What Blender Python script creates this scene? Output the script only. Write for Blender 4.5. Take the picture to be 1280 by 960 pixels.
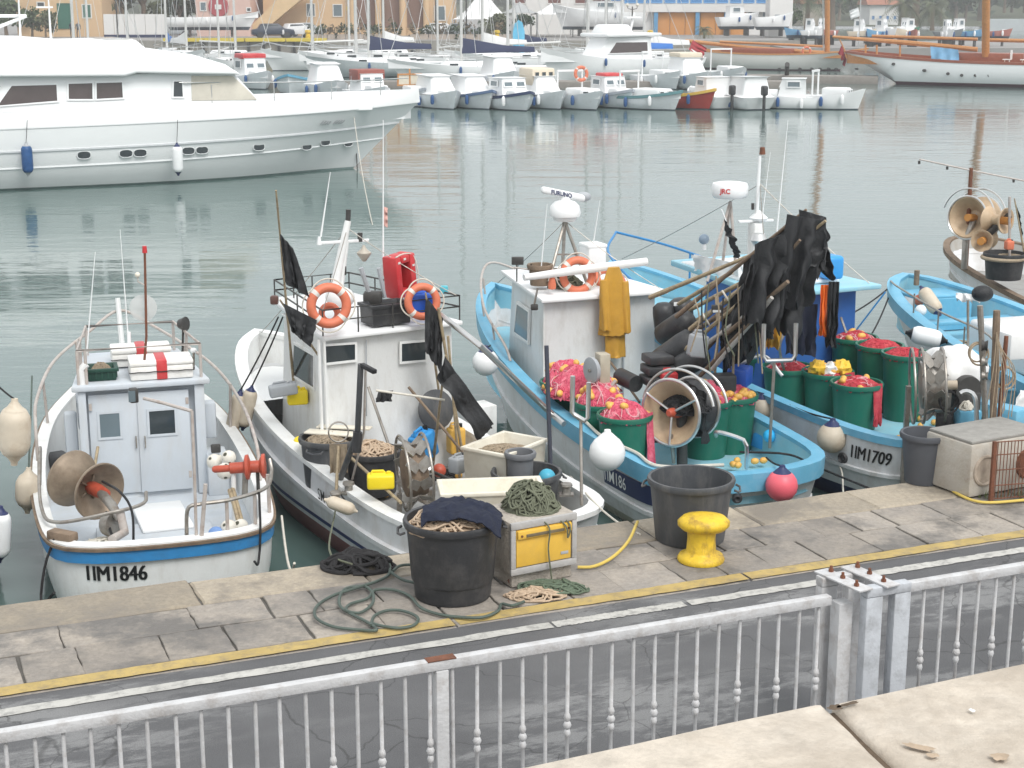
import bpy, bmesh, math, random
import numpy as np
from mathutils import Vector as V, Matrix, noise
random.seed(11)
R = math.radians
for o in list(bpy.data.objects): bpy.data.objects.remove(o)
SC = bpy.context.scene
COL = SC.collection
# ------------------------------------------------------------ camera
FPX, PITCH, CAMH = 2000.0, R(13.5), 4.6
cam = bpy.data.cameras.new('camera'); cam.sensor_width = 36; cam.lens = 36*FPX/1280
cam.clip_start = .05; cam.clip_end = 3000
camo = bpy.data.objects.new('camera', cam); COL.objects.link(camo)
camo.location = (0, 0, CAMH); camo.rotation_euler = (R(90)-PITCH, 0, 0)
SC.camera = camo
# ------------------------------------------------------------ overcast sky and sun
SUN_EL, SUN_AZ = R(52), R(150)
w = bpy.data.worlds.new('World'); SC.world = w; w.use_nodes = True
nt = w.node_tree; nt.nodes.clear()
sky = nt.nodes.new('ShaderNodeTexSky'); sky.sky_type = 'NISHITA'; sky.sun_disc = False
sky.sun_elevation = SUN_EL; sky.sun_rotation = SUN_AZ
sky.air_density = 1.0; sky.dust_density = 4.0; sky.ozone_density = 1.0
hs = nt.nodes.new('ShaderNodeHueSaturation'); hs.inputs['Saturation'].default_value = .16
mx = nt.nodes.new('ShaderNodeMix'); mx.data_type = 'RGBA'; mx.inputs[0].default_value = .72
mx.inputs[7].default_value = (7.6, 7.9, 8.1, 1)          # the even cloud layer
bg = nt.nodes.new('ShaderNodeBackground'); bg.inputs[1].default_value = .10
ow = nt.nodes.new('ShaderNodeOutputWorld')
nt.links.new(sky.outputs[0], hs.inputs['Color']); nt.links.new(hs.outputs[0], mx.inputs[6])
nt.links.new(mx.outputs[2], bg.inputs[0]); nt.links.new(bg.outputs[0], ow.inputs[0])
sl = bpy.data.lights.new('sun', 'SUN'); sl.energy = 1.3; sl.angle = R(25); sl.color = (1, .97, .93)
so = bpy.data.objects.new('sun', sl); COL.objects.link(so)
_d = V((math.sin(SUN_AZ)*math.cos(SUN_EL), math.cos(SUN_AZ)*math.cos(SUN_EL), math.sin(SUN_EL)))
so.rotation_euler = _d.to_track_quat('Z', 'Y').to_euler(); so.location = (0, -20, 60)
SC.view_settings.view_transform = 'Standard'; SC.view_settings.look = 'None'
SC.view_settings.exposure = .80; SC.view_settings.gamma = 1
# ------------------------------------------------------------ photo pixel -> point (a pixel gives a direction, the plane gives the distance)
def ray(px, py):
    x = (px-640)/FPX; y = -(py-480)/FPX
    c, s = math.cos(PITCH), math.sin(PITCH)
    return V((x, c+s*y, -s+c*y))
def at(px, py, z):
    d = ray(px, py); return V((0, 0, CAMH)) + d*((z-CAMH)/d.z)
def atY(px, py, Y):
    d = ray(px, py); return V((0, 0, CAMH)) + d*(Y/d.y)
WZ = -.9      # water level
QA = R(22.6); QU = V((math.cos(QA), math.sin(QA), 0)); QN = V((-math.sin(QA), math.cos(QA), 0)); QO = V((0, 13.44, 0))
def Q(s, t, z=0): return QO + QU*s + QN*t + V((0, 0, z))
# ------------------------------------------------------------ materials
MATS = {}
def mat(name, col=(.5, .5, .5), rough=.6, var=.1, scale=5, bump=0, bscale=40, metal=0, rnd=0, dirt=None, dscale=3, damt=.5, spec=.5, trans=0, alpha=1, emit=None, streak=None, ior=1.45):
    if name in MATS: return MATS[name]
    m = bpy.data.materials.new(name); MATS[name] = m; m.use_nodes = True
    n = m.node_tree.nodes; l = m.node_tree.links; b = n['Principled BSDF']
    col = tuple(col)+(1,)
    tc = n.new('ShaderNodeTexCoord')
    nz = n.new('ShaderNodeTexNoise'); nz.inputs['Scale'].default_value = scale; nz.inputs['Detail'].default_value = 6; nz.inputs['Roughness'].default_value = .65
    l.new(tc.outputs['Object'], nz.inputs['Vector'])
    mr = n.new('ShaderNodeMapRange'); mr.inputs[1].default_value = .25; mr.inputs[2].default_value = .75
    mr.inputs[3].default_value = 1-var; mr.inputs[4].default_value = 1+var
    l.new(nz.outputs[0], mr.inputs[0])
    vm = n.new('ShaderNodeMix'); vm.data_type = 'RGBA'; vm.blend_type = 'MULTIPLY'; vm.inputs[0].default_value = 1
    vm.inputs[6].default_value = col; l.new(mr.outputs[0], vm.inputs[7]); out = vm.outputs[2]
    if rnd:
        oi = n.new('ShaderNodeObjectInfo'); m2 = n.new('ShaderNodeMapRange'); m2.inputs[3].default_value = 1-rnd; m2.inputs[4].default_value = 1+rnd
        l.new(oi.outputs['Random'], m2.inputs[0]); v2 = n.new('ShaderNodeMix'); v2.data_type = 'RGBA'; v2.blend_type = 'MULTIPLY'; v2.inputs[0].default_value = 1
        l.new(out, v2.inputs[6]); l.new(m2.outputs[0], v2.inputs[7]); out = v2.outputs[2]
    if dirt:
        mp = n.new('ShaderNodeMapping'); l.new(tc.outputs['Object'], mp.inputs[0])
        if streak: mp.inputs['Scale'].default_value = (1, 1, streak)
        d1 = n.new('ShaderNodeTexNoise'); d1.inputs['Scale'].default_value = dscale; d1.inputs['Detail'].default_value = 8; d1.inputs['Roughness'].default_value = .7
        l.new(mp.outputs[0], d1.inputs['Vector'])
        d2 = n.new('ShaderNodeMapRange'); d2.inputs[1].default_value = .48; d2.inputs[2].default_value = .72; d2.inputs[4].default_value = damt
        l.new(d1.outputs[0], d2.inputs[0]); d3 = n.new('ShaderNodeMix'); d3.data_type = 'RGBA'
        l.new(d2.outputs[0], d3.inputs[0]); l.new(out, d3.inputs[6]); d3.inputs[7].default_value = tuple(dirt)+(1,); out = d3.outputs[2]
    l.new(out, b.inputs['Base Color'])
    b.inputs['Roughness'].default_value = rough; b.inputs['Metallic'].default_value = metal
    b.inputs['Specular IOR Level'].default_value = spec; b.inputs['IOR'].default_value = ior
    b.inputs['Transmission Weight'].default_value = trans; b.inputs['Alpha'].default_value = alpha
    if bump:
        bz = n.new('ShaderNodeTexNoise'); bz.inputs['Scale'].default_value = bscale; bz.inputs['Detail'].default_value = 5
        l.new(tc.outputs['Object'], bz.inputs['Vector']); bp = n.new('ShaderNodeBump'); bp.inputs['Strength'].default_value = bump; bp.inputs['Distance'].default_value = .02
        l.new(bz.outputs[0], bp.inputs['Height']); l.new(bp.outputs[0], b.inputs['Normal'])
    return m
WHITE = mat('white_paint', (.74, .75, .74), .4, .05, 2.5, .08, 30, dirt=(.40, .36, .30), dscale=5, damt=.38, streak=.35)
WHITE2 = mat('clean_white', (.78, .79, .79), .3, .03, 2)
GREYW = mat('grey_white_paint', (.50, .54, .58), .5, .05, 2.5, .06, 30, dirt=(.42, .38, .32), dscale=4, damt=.3, streak=.3)
HULLG = mat('hull_white', (.66, .67, .68), .42, .06, 2.5, .15, 14, dirt=(.36, .31, .25), dscale=3.2, damt=.5, streak=.5)
LBLUE = mat('light_blue_paint', (.135, .40, .575), .42, .09, 3, .1, 30, dirt=(.33, .47, .55), dscale=6, damt=.4)
LBLUE2 = mat('pale_blue_paint', (.26, .53, .64), .42, .08, 3, .1, 30, dirt=(.45, .52, .52), dscale=4, damt=.45)
BLUE = mat('blue_paint', (.035, .21, .46), .4, .1, 3, .1, 30, dirt=(.05, .10, .18), dscale=5, damt=.4)
DBLUE = mat('dark_blue_paint', (.02, .03, .10), .45, .1, 3)
RBLUE = mat('royal_blue_plastic', (.02, .10, .50), .4, .08, 4)
REDB = mat('antifoul_red', (.24, .10, .10), .6, .15, 3)
BLACK = mat('black_paint', (.012, .012, .013), .4, .1, 6)
RUBBER = mat('black_plastic', (.032, .033, .036), .45, .15, 5, .1, 40, dirt=(.16, .15, .14), dscale=5, damt=.28)
GREYP = mat('grey_plastic', (.062, .066, .072), .5, .15, 5, .1, 40, dirt=(.20, .19, .175), dscale=6, damt=.5, streak=.22)
LGREYP = mat('pale_grey_plastic', (.36, .38, .40), .45, .08, 5, dirt=(.2, .18, .16), dscale=4, damt=.3)
GREENT = mat('green_plastic', (.008, .135, .085), .42, .12, 4, .06, 40, dirt=(.08, .16, .12), dscale=4, damt=.35, streak=.4)
STEEL = mat('worn_steel', (.34, .32, .29), .42, .2, 12, .15, 50, metal=.7, dirt=(.16, .10, .06), dscale=8, damt=.6)
STAIN = mat('stainless_steel', (.62, .62, .61), .28, .1, 10, metal=.9)
RUST = mat('rust', (.17, .065, .035), .8, .3, 14, .3, 60, dirt=(.07, .04, .03), dscale=8, damt=.6)
RUSTP = mat('rail_painted', (.44, .40, .37), .5, .15, 10, dirt=(.22, .11, .06), dscale=9, damt=.55)
GALV = mat('galvanised_paint', (.58, .60, .61), .45, .08, 6, .1, 50, dirt=(.36, .36, .35), dscale=7, damt=.4)
DARKS = mat('dark_steel', (.06, .058, .055), .5, .2, 12, metal=.3)
GLASS = mat('dark_glass', (.035, .045, .05), .06, .1, 3, spec=.6)
GLASSB = mat('grey_glass', (.13, .17, .19), .08, .1, 3, spec=.6)
BRONZE = mat('bronzed_glass', (.075, .058, .055), .08, .15, 2, spec=.6)
ORANGE = mat('lifebuoy_orange', (.62, .17, .09), .5, .12, 5, dirt=(.35, .13, .08), dscale=6, damt=.4)
REFL = mat('reflective_tape', (.62, .60, .56), .4, .1, 8)
REDP = mat('red_plastic', (.52, .035, .04), .4, .1, 4, dirt=(.5, .18, .16), dscale=4, damt=.4)
REDPAINT = mat('red_paint', (.42, .075, .04), .45, .2, 12, dirt=(.2, .05, .03), dscale=8, damt=.5)
PINKB = mat('pink_buoy', (.78, .13, .17), .42, .08, 3)
YELLOW = mat('yellow_paint', (.70, .47, .03), .5, .15, 6, .35, 30, dirt=(.17, .085, .035), dscale=8, damt=.9, streak=.6)
YELLP = mat('yellow_plastic', (.80, .62, .02), .4, .06, 4)
YDOOR = mat('yellow_panel', (.74, .46, .07), .4, .06, 4, dirt=(.5, .32, .1), dscale=5, damt=.4)
OILSK = mat('oilskin_ochre', (.50, .27, .035), .5, .15, 6, .2, 20)
OILO = mat('oilskin_orange', (.75, .15, .02), .5, .12, 6)
WOOD = mat('weathered_wood', (.20, .145, .10), .75, .3, 9, .3, 40, dirt=(.09, .06, .045), dscale=7, damt=.6)
VARN = mat('varnished_spar', (.48, .22, .075), .35, .2, 8, dirt=(.3, .13, .05), dscale=5, damt=.4)
BAMB = mat('bamboo', (.34, .27, .17), .55, .25, 16, dirt=(.10, .07, .05), dscale=14, damt=.7)
TAN = mat('cream_buoy', (.56, .49, .39), .5, .1, 4, .08, 40, dirt=(.35, .23, .13), dscale=3.5, damt=.6)
CREAM = mat('cream_plastic', (.70, .66, .56), .5, .07, 4, dirt=(.42, .33, .2), dscale=5, damt=.35)
FOAM = mat('white_foam', (.78, .77, .74), .75, .04, 8, .1, 60, dirt=(.5, .45, .38), dscale=6, damt=.3)
CANV = mat('white_canvas', (.72, .72, .71), .75, .06, 4, .1, 15)
BLACKF = mat('black_flag_cloth', (.018, .019, .021), .6, .25, 12, .35, 40)
NAVY = mat('navy_cloth', (.010, .014, .032), .85, .3, 14, .5, 60)
NETB = mat('brown_rope', (.30, .24, .17), .85, .3, 20, rnd=.1)
NETG = mat('olive_rope', (.13, .14, .095), .85, .3, 20)
NETT = mat('tan_rope', (.46, .35, .25), .85, .25, 20)
NETP = mat('pink_net', (.58, .085, .145), .8, .22, 18, dirt=(.72, .32, .36), dscale=9, damt=.7)
NETR = mat('red_net', (.46, .04, .06), .8, .25, 18, dirt=(.66, .18, .16), dscale=9, damt=.5)
ROPEG = mat('green_hose', (.075, .10, .085), .55, .2, 10)
ROPEB = mat('black_rope', (.016, .015, .016), .8, .3, 20)
ROPEW = mat('white_rope', (.58, .55, .48), .8, .15, 20)
ROPEY = mat('yellow_hose', (.62, .46, .10), .5, .12, 10)
FLOATY = mat('yellow_float', (.74, .42, .10), .45, .12, 6, rnd=.12, dirt=(.6, .25, .05), dscale=5, damt=.5)
# ------------------------------------------------------------ mesh collector
def frame_of(d):
    d = V(d).normalized(); a = V((0, 0, 1)) if abs(d.z) < .95 else V((1, 0, 0))
    x = a.cross(d).normalized(); return x, d.cross(x), d
WM = {}
class MB:
    def __init__(s, M=None): s.v = []; s.f = []; s.M = M
    def add(s, vs, fs):
        k = len(s.v)
        s.v += [(s.M @ V(p)) if s.M else V(p) for p in vs]; s.f += [tuple(i+k for i in f) for f in fs]; return s
    def box(s, c, size, rz=0, rot=None, taper=1, tx=None):
        c = V(c); m = rot if rot else Matrix.Rotation(rz, 3, 'Z'); a, b, h = (q/2 for q in size); vs = []
        ty = taper; tx = taper if tx is None else tx
        for z, kx, ky in ((-h, 1, 1), (h, tx, ty)):
            for x, y in ((-1, -1), (1, -1), (1, 1), (-1, 1)): vs.append(c+m @ V((x*a*kx, y*b*ky, z)))
        return s.add(vs, [(3, 2, 1, 0), (4, 5, 6, 7), (0, 1, 5, 4), (1, 2, 6, 5), (2, 3, 7, 6), (3, 0, 4, 7)])
    def beam(s, p0, p1, w, h, up=None):
        p0, p1 = V(p0), V(p1); d = (p1-p0).normalized(); u = V(up) if up else V((0, 0, 1))
        if abs(d.dot(u)) > .98: u = V((0, 1, 0))
        x = d.cross(u).normalized(); y = x.cross(d); vs = []
        for p in (p0, p1):
            for a, b in ((-1, -1), (1, -1), (1, 1), (-1, 1)): vs.append(p+x*a*w/2+y*b*h/2)
        return s.add(vs, [(3, 2, 1, 0), (4, 5, 6, 7), (0, 1, 5, 4), (1, 2, 6, 5), (2, 3, 7, 6), (3, 0, 4, 7)])
    def quadbox(s, a, b, c, d, th):       # a slab over a quad a,b,c,d (counter-clockwise from outside), going th behind it
        a, b, c, d = map(V, (a, b, c, d)); n = (b-a).cross(d-a).normalized()*th
        return s.add([a, b, c, d, a-n, b-n, c-n, d-n], [(0, 1, 2, 3), (7, 6, 5, 4), (4, 5, 1, 0), (5, 6, 2, 1), (6, 7, 3, 2), (7, 4, 0, 3)])
    def cyl(s, p0, p1, r0, r1=None, n=10):
        r1 = r0 if r1 is None else r1; p0, p1 = V(p0), V(p1); x, y, d = frame_of(p1-p0); vs = []
        for p, r in ((p0, r0), (p1, r1)):
            for i in range(n): a = 2*math.pi*i/n; vs.append(p+x*r*math.cos(a)+y*r*math.sin(a))
        return s.add(vs, [(i, (i+1) % n, n+(i+1) % n, n+i) for i in range(n)]+[tuple(range(n-1, -1, -1)), tuple(range(n, 2*n))])
    def tube(s, pts, r, n=6, closed=False):
        pts = [V(p) for p in pts]; m = len(pts)
        if m < 2: return s
        rr = r if isinstance(r, (list, tuple)) else [r]*m
        vs = []; x = None
        for i, p in enumerate(pts):
            a = pts[i-1] if (i or closed) else p; b = pts[(i+1) % m] if (i < m-1 or closed) else p
            d = (b-a)
            d = d.normalized() if d.length > 1e-9 else V((0, 0, 1))
            if x is None: x = frame_of(d)[0]
            x = x-d*x.dot(d); x = x.normalized() if x.length > 1e-6 else frame_of(d)[0]
            y = d.cross(x)
            for k in range(n): t = 2*math.pi*k/n; vs.append(p+x*rr[i]*math.cos(t)+y*rr[i]*math.sin(t))
        fs = []
        for i in range(m if closed else m-1):
            j = (i+1) % m
            for k in range(n): fs.append((i*n+k, i*n+(k+1) % n, j*n+(k+1) % n, j*n+k))
        if not closed: fs += [tuple(range(n-1, -1, -1)), tuple(range((m-1)*n, m*n))]
        return s.add(vs, fs)
    def lathe(s, prof, o=(0, 0, 0), axis=(0, 0, 1), n=20, sx=1, sy=1):
        x, y, d = frame_of(axis); o = V(o)
        if abs(V(axis).normalized().z) > .999: x, y = V((1, 0, 0)), V((0, 1, 0))
        vs = []; fs = []
        for r, z in prof:
            for i in range(n): a = 2*math.pi*i/n; vs.append(o+d*z+x*r*sx*math.cos(a)+y*r*sy*math.sin(a))
        for j in range(len(prof)-1):
            for i in range(n): fs.append((j*n+i, j*n+(i+1) % n, (j+1)*n+(i+1) % n, (j+1)*n+i))
        if prof[0][0] > 1e-4: fs.append(tuple(range(n-1, -1, -1)))
        if prof[-1][0] > 1e-4: fs.append(tuple(range((len(prof)-1)*n, len(prof)*n)))
        return s.add(vs, fs)
    def ball(s, c, r, sc=(1, 1, 1), n=16, m=10, rot=None):
        c = V(c); vs = [c+(rot @ V((0, 0, -r*sc[2])) if rot else V((0, 0, -r*sc[2])))]; fs = []
        for j in range(1, m):
            b = -math.pi/2+math.pi*j/m
            for i in range(n):
                a = 2*math.pi*i/n; q = V((r*sc[0]*math.cos(b)*math.cos(a), r*sc[1]*math.cos(b)*math.sin(a), r*sc[2]*math.sin(b)))
                vs.append(c+(rot @ q if rot else q))
        q = V((0, 0, r*sc[2])); vs.append(c+(rot @ q if rot else q)); L = len(vs)-1
        for i in range(n):
            fs.append((0, 1+(i+1) % n, 1+i)); fs.append((L, L-n+i, L-n+(i+1) % n))
        for j in range(m-2):
            for i in range(n): fs.append((1+j*n+i, 1+j*n+(i+1) % n, 1+(j+1)*n+(i+1) % n, 1+(j+1)*n+i))
        return s.add(vs, fs)
    def torus(s, c, axis, Rr, r, n=28, m=8, a0=0, a1=2*math.pi):
        x, y, d = frame_of(axis); c = V(c); full = abs(a1-a0-2*math.pi) < 1e-6
        k = n if full else n+1
        return s.tube([c+x*Rr*math.cos(a0+(a1-a0)*i/n)+y*Rr*math.sin(a0+(a1-a0)*i/n) for i in range(k)], r, m, closed=full)
    def sheet(s, f, nu, nv, th=0):
        vs = [f(i/nu, j/nv) for i in range(nu+1) for j in range(nv+1)]
        return s.add(vs, [(i*(nv+1)+j, (i+1)*(nv+1)+j, (i+1)*(nv+1)+j+1, i*(nv+1)+j+1) for i in range(nu) for j in range(nv)])
    def build(s, name, m, parent=None, smooth=True, bevel=0, ang=38, solid=0, segs=2, tag3=None, origin=None):
        me = bpy.data.meshes.new(name); vs = s.v; o = bpy.data.objects.new(name, me); COL.objects.link(o)
        if parent is not None:
            inv = WM[parent].inverted(); vs = [inv @ p for p in vs]; o.parent = parent; WM[o] = WM[parent].copy()
        else:
            if origin is None:
                xs = [p.x for p in vs]; ys = [p.y for p in vs]; zs = [p.z for p in vs]
                origin = V(((min(xs)+max(xs))/2, (min(ys)+max(ys))/2, min(zs)))
            origin = V(origin); vs = [p-origin for p in vs]; o.location = origin; WM[o] = Matrix.Translation(origin)
        me.from_pydata([tuple(p) for p in vs], [], s.f)
        if bevel or solid:
            bm = bmesh.new(); bm.from_mesh(me)
            if solid:
                bm.normal_update(); vs0 = bm.verts[:]; fs0 = bm.faces[:]; be = [e for e in bm.edges if e.is_boundary]
                tw = {v: bm.verts.new(v.co-v.normal*solid) for v in vs0}
                for f_ in fs0: bm.faces.new([tw[v] for v in reversed(f_.verts)])
                for e in be:
                    a_, c_ = e.link_loops[0].vert, e.link_loops[0].link_loop_next.vert; bm.faces.new([c_, a_, tw[a_], tw[c_]])
            if bevel:
                es = [e for e in bm.edges if len(e.link_faces) == 2 and e.calc_face_angle(0) > .6]
                bmesh.ops.bevel(bm, geom=es, offset=bevel, segments=segs, affect='EDGES', clamp_overlap=True, profile=.5)
            bm.to_mesh(me); bm.free()
        me.materials.append(m)
        if smooth:
            me.shade_smooth(); me.set_sharp_from_angle(angle=R(ang))
        if tag3: tag(o, *tag3)
        return o
def tag(o, label, cat, group=None, kind=None):
    if label: o['label'] = label
    if cat: o['category'] = cat
    if group: o['group'] = group
    if kind: o['kind'] = kind
    return o
def thing(name, label, cat, loc=(0, 0, 0), group=None, rz=0):
    o = bpy.data.objects.new(name, None); COL.objects.link(o); o.empty_display_size = .1
    o.location = V(loc); o.rotation_euler = (0, 0, rz); WM[o] = Matrix.Translation(V(loc)) @ Matrix.Rotation(rz, 4, 'Z')
    return tag(o, label, cat, group)
def copy_tree(o, loc, rz=0, sc=1, label=None, group=None, parent=None):
    c = o.copy(); COL.objects.link(c)
    if parent is None:
        c.location = V(loc); c.rotation_euler = (0, 0, rz); c.scale = (sc, sc, sc) if not isinstance(sc, (tuple, list)) else sc
        WM[c] = Matrix.Translation(V(loc)) @ Matrix.Rotation(rz, 4, 'Z') @ Matrix.Diagonal(tuple(c.scale)+(1,))
        if label: c['label'] = label
        if group: c['group'] = group
    else: c.parent = parent; WM[c] = WM[parent].copy()
    for ch in [q for q in o.children]: copy_tree(ch, None, parent=c)
    return c
def inst(me_obj, name, M, parent=None, m=None):       # another piece that shares mesh data; M is its matrix in its parent's space
    o = bpy.data.objects.new(name, me_obj.data if hasattr(me_obj, 'data') else me_obj); COL.objects.link(o)
    o.parent = parent; o.matrix_local = M if parent else M
    if parent is None: o.matrix_world = M
    return o
def struct(o): o['kind'] = 'structure'; return o
def crom(pts, n):            # Catmull-Rom through points (tuples), n samples evenly by chord length
    P = [np.array(p, float) for p in pts]; P = [2*P[0]-P[1]]+P+[2*P[-1]-P[-2]]
    out = []; seg = [np.linalg.norm(P[i+1]-P[i]) for i in range(1, len(P)-2)]; tot = sum(seg); cum = np.cumsum([0]+seg)
    for k in range(n):
        d = tot*k/(n-1); i = min(int(np.searchsorted(cum, d, 'right')-1), len(seg)-1); t = (d-cum[i])/max(seg[i], 1e-9)
        a, b, c, e = P[i], P[i+1], P[i+2], P[i+3]
        out.append(.5*((2*b)+(-a+c)*t+(2*a-5*b+4*c-e)*t*t+(-a+3*b-3*c+e)*t**3))
    return out
def curve(pts, n=24): return [V(p) for p in crom([tuple(p) for p in pts], n)]
def sag(p0, p1, s, n=12):
    p0, p1 = V(p0), V(p1); return [p0.lerp(p1, i/n)-V((0, 0, s*4*(i/n)*(1-i/n))) for i in range(n+1)]
def text_mesh(txt, size, bold=0, extr=0):
    cu = bpy.data.curves.new('t', 'FONT'); cu.body = txt; cu.size = size; cu.offset = bold; cu.resolution_u = 3
    o = bpy.data.objects.new('t', cu); COL.objects.link(o); bpy.context.view_layer.update()
    me = bpy.data.meshes.new_from_object(o.evaluated_get(bpy.context.evaluated_depsgraph_get()))
    bm = bmesh.new(); bm.from_mesh(me); bmesh.ops.triangulate(bm, faces=bm.faces[:])
    for _ in range(2):
        bmesh.ops.subdivide_edges(bm, edges=[e for e in bm.edges if e.calc_length() > size*.25], cuts=1)
        bmesh.ops.triangulate(bm, faces=bm.faces[:])
    vs = [v.co.copy() for v in bm.verts]; fs = [[v.index for v in f.verts] for f in bm.faces]
    bm.free(); bpy.data.objects.remove(o); bpy.data.curves.remove(cu); bpy.data.meshes.remove(me)
    return vs, fs
def lettering(name, txt, size, org, ex, ey, m, parent, bold=0, sx=1):
    vs, fs = text_mesh(txt, size, bold); org, ex, ey = V(org), V(ex).normalized(), V(ey).normalized(); b = MB()
    b.add([org+ex*p.x*sx+ey*p.y for p in vs], fs); return b.build(name, m, parent, smooth=False)
def window(parent, a, b, c, d, fm, gm, fw=.03, th=.02, name='window'):
    # a..d: outer corners, counter-clockwise seen from outside; frame bars stand proud, pane set back between them
    a, b, c, d = map(V, (a, b, c, d)); n = (b-a).cross(d-a).normalized(); mb = MB()
    def ins(p, q, r): return p+(q-p).normalized()*fw+(r-p).normalized()*fw
    ia, ib, ic, id_ = ins(a, b, d), ins(b, a, c), ins(c, d, b), ins(d, c, a)
    for q in ((a, b, ib, ia), (b, c, ic, ib), (c, d, id_, ic), (d, a, ia, id_)):
        mb.quadbox(*[p+n*th for p in q], th*1.5)
    f = mb.build(name, fm, parent, smooth=False)
    g = MB().quadbox(*[p+n*.006 for p in (ia, ib, ic, id_)], .012).build('pane', gm, f, smooth=False)
    return f
# ============================================================ WATER
def water_material():
    m = bpy.data.materials.new('harbour_water'); m.use_nodes = True; n = m.node_tree.nodes; l = m.node_tree.links; b = n['Principled BSDF']
    b.inputs['Base Color'].default_value = (.085, .135, .126, 1); b.inputs['Roughness'].default_value = .06; b.inputs['IOR'].default_value = 1.34
    tc = n.new('ShaderNodeTexCoord')
    def nz(scale, sx, sy, det, rot=0):
        mp = n.new('ShaderNodeMapping'); mp.inputs['Scale'].default_value = (sx, sy, 1); mp.inputs['Rotation'].default_value = (0, 0, rot)
        t = n.new('ShaderNodeTexNoise'); t.inputs['Scale'].default_value = scale; t.inputs['Detail'].default_value = det; t.inputs['Roughness'].default_value = .55
        l.new(tc.outputs['Object'], mp.inputs[0]); l.new(mp.outputs[0], t.inputs['Vector']); return t
    a = nz(.55, .35, 1.0, 3, .1); c = nz(2.1, .45, 1.1, 4, -.12); g = nz(.05, .6, 1.4, 3, .2)
    # gusts: some patches lie smoother than others
    mr = n.new('ShaderNodeMapRange'); mr.inputs[1].default_value = .38; mr.inputs[2].default_value = .66; mr.inputs[3].default_value = .12; mr.inputs[4].default_value = .5
    l.new(g.outputs[0], mr.inputs[0])
    mu = n.new('ShaderNodeMath'); mu.operation = 'MULTIPLY'; l.new(c.outputs[0], mu.inputs[0]); l.new(mr.outputs[0], mu.inputs[1])
    ad = n.new('ShaderNodeMath'); ad.operation = 'MULTIPLY_ADD'; l.new(a.outputs[0], ad.inputs[0]); ad.inputs[1].default_value = .75; l.new(mu.outputs[0], ad.inputs[2])
    bp = n.new('ShaderNodeBump'); bp.inputs['Strength'].default_value = .33; bp.inputs['Distance'].default_value = .10
    l.new(ad.outputs[0], bp.inputs['Height']); l.new(bp.outputs[0], b.inputs['Normal'])
    return m
wm_ = MB(); wm_.add([(-400, -30, WZ), (700, -30, WZ), (700, 900, WZ), (-400, 900, WZ)], [(0, 1, 2, 3)])
struct(wm_.build('water', water_material(), smooth=False, origin=(0, 0, WZ)))
# ============================================================ QUAY
MORT = mat('quay_joint', (.095, .088, .078), .9, .3, 6, .3, 40)
def stone_mat(name, c1, c2, stain):
    m = bpy.data.materials.new(name); m.use_nodes = True; n = m.node_tree.nodes; l = m.node_tree.links; b = n['Principled BSDF']
    geo = n.new('ShaderNodeNewGeometry'); oi = n.new('ShaderNodeObjectInfo')
    def nz(s, d, r=.65):
        t = n.new('ShaderNodeTexNoise'); t.inputs['Scale'].default_value = s; t.inputs['Detail'].default_value = d; t.inputs['Roughness'].default_value = r
        l.new(geo.outputs['Position'], t.inputs['Vector']); return t
    def mix(f, a, b2, blend='MIX'):
        x = n.new('ShaderNodeMix'); x.data_type = 'RGBA'; x.blend_type = blend
        if hasattr(f, 'is_linked') or not isinstance(f, (int, float)): l.new(f, x.inputs[0])
        else: x.inputs[0].default_value = f
        for i, v in ((6, a), (7, b2)):
            if isinstance(v, tuple): x.inputs[i].default_value = v+(1,)
            else: l.new(v, x.inputs[i])
        return x.outputs[2]
    def rng(s, a, b2, c=0, d=1):
        x = n.new('ShaderNodeMapRange'); x.inputs[1].default_value = a; x.inputs[2].default_value = b2; x.inputs[3].default_value = c; x.inputs[4].default_value = d
        l.new(s, x.inputs[0]); return x.outputs[0]
    base = mix(rng(nz(2.2, 5).outputs[0], .35, .65), c1, c2)
    fine = rng(nz(22, 6, .75).outputs[0], .3, .7, .78, 1.18)
    base = mix(1.0, base, fine, 'MULTIPLY')
    base = mix(1.0, base, rng(oi.outputs['Random'], 0, 1, .80, 1.18), 'MULTIPLY')
    st = rng(nz(1.0, 7, .72).outputs[0], .48, .60, 0, .85)            # grimy, damp patches
    base = mix(st, base, stain)
    st2 = rng(nz(5.5, 7, .75).outputs[0], .58, .70, 0, .55)
    base = mix(st2, base, tuple(q*.7 for q in stain))
    l.new(base, b.inputs['Base Color']); l.new(rng(st, 0, .75, .85, .5), b.inputs['Roughness'])
    bp = n.new('ShaderNodeBump'); bp.inputs['Strength'].default_value = .5; bp.inputs['Distance'].default_value = .02
    l.new(nz(16, 8, .7).outputs[0], bp.inputs['Height']); l.new(bp.outputs[0], b.inputs['Normal'])
    return m
COPE = stone_mat('coping_limestone', (.37, .315, .24), (.31, .27, .215), (.19, .165, .135))
SLAB = stone_mat('slab_stone', (.34, .30, .255), (.25, .228, .205), (.115, .107, .098))
quay = thing('quay', None, None, Q(0, 0, 0), rz=QA); struct(quay)
b = MB()
def qbox(b, s0, s1, t0, t1, z0, z1):
    b.add([Q(s0, t0, z0), Q(s1, t0, z0), Q(s1, t1, z0), Q(s0, t1, z0), Q(s0, t0, z1), Q(s1, t0, z1), Q(s1, t1, z1), Q(s0, t1, z1)],
          [(3, 2, 1, 0), (4, 5, 6, 7), (0, 1, 5, 4), (1, 2, 6, 5), (2, 3, 7, 6), (3, 0, 4, 7)])
qbox(b, -40, 40, -1.60, -.03, -3, -.022); b.build('quay_body', MORT, quay, smooth=False)
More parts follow.
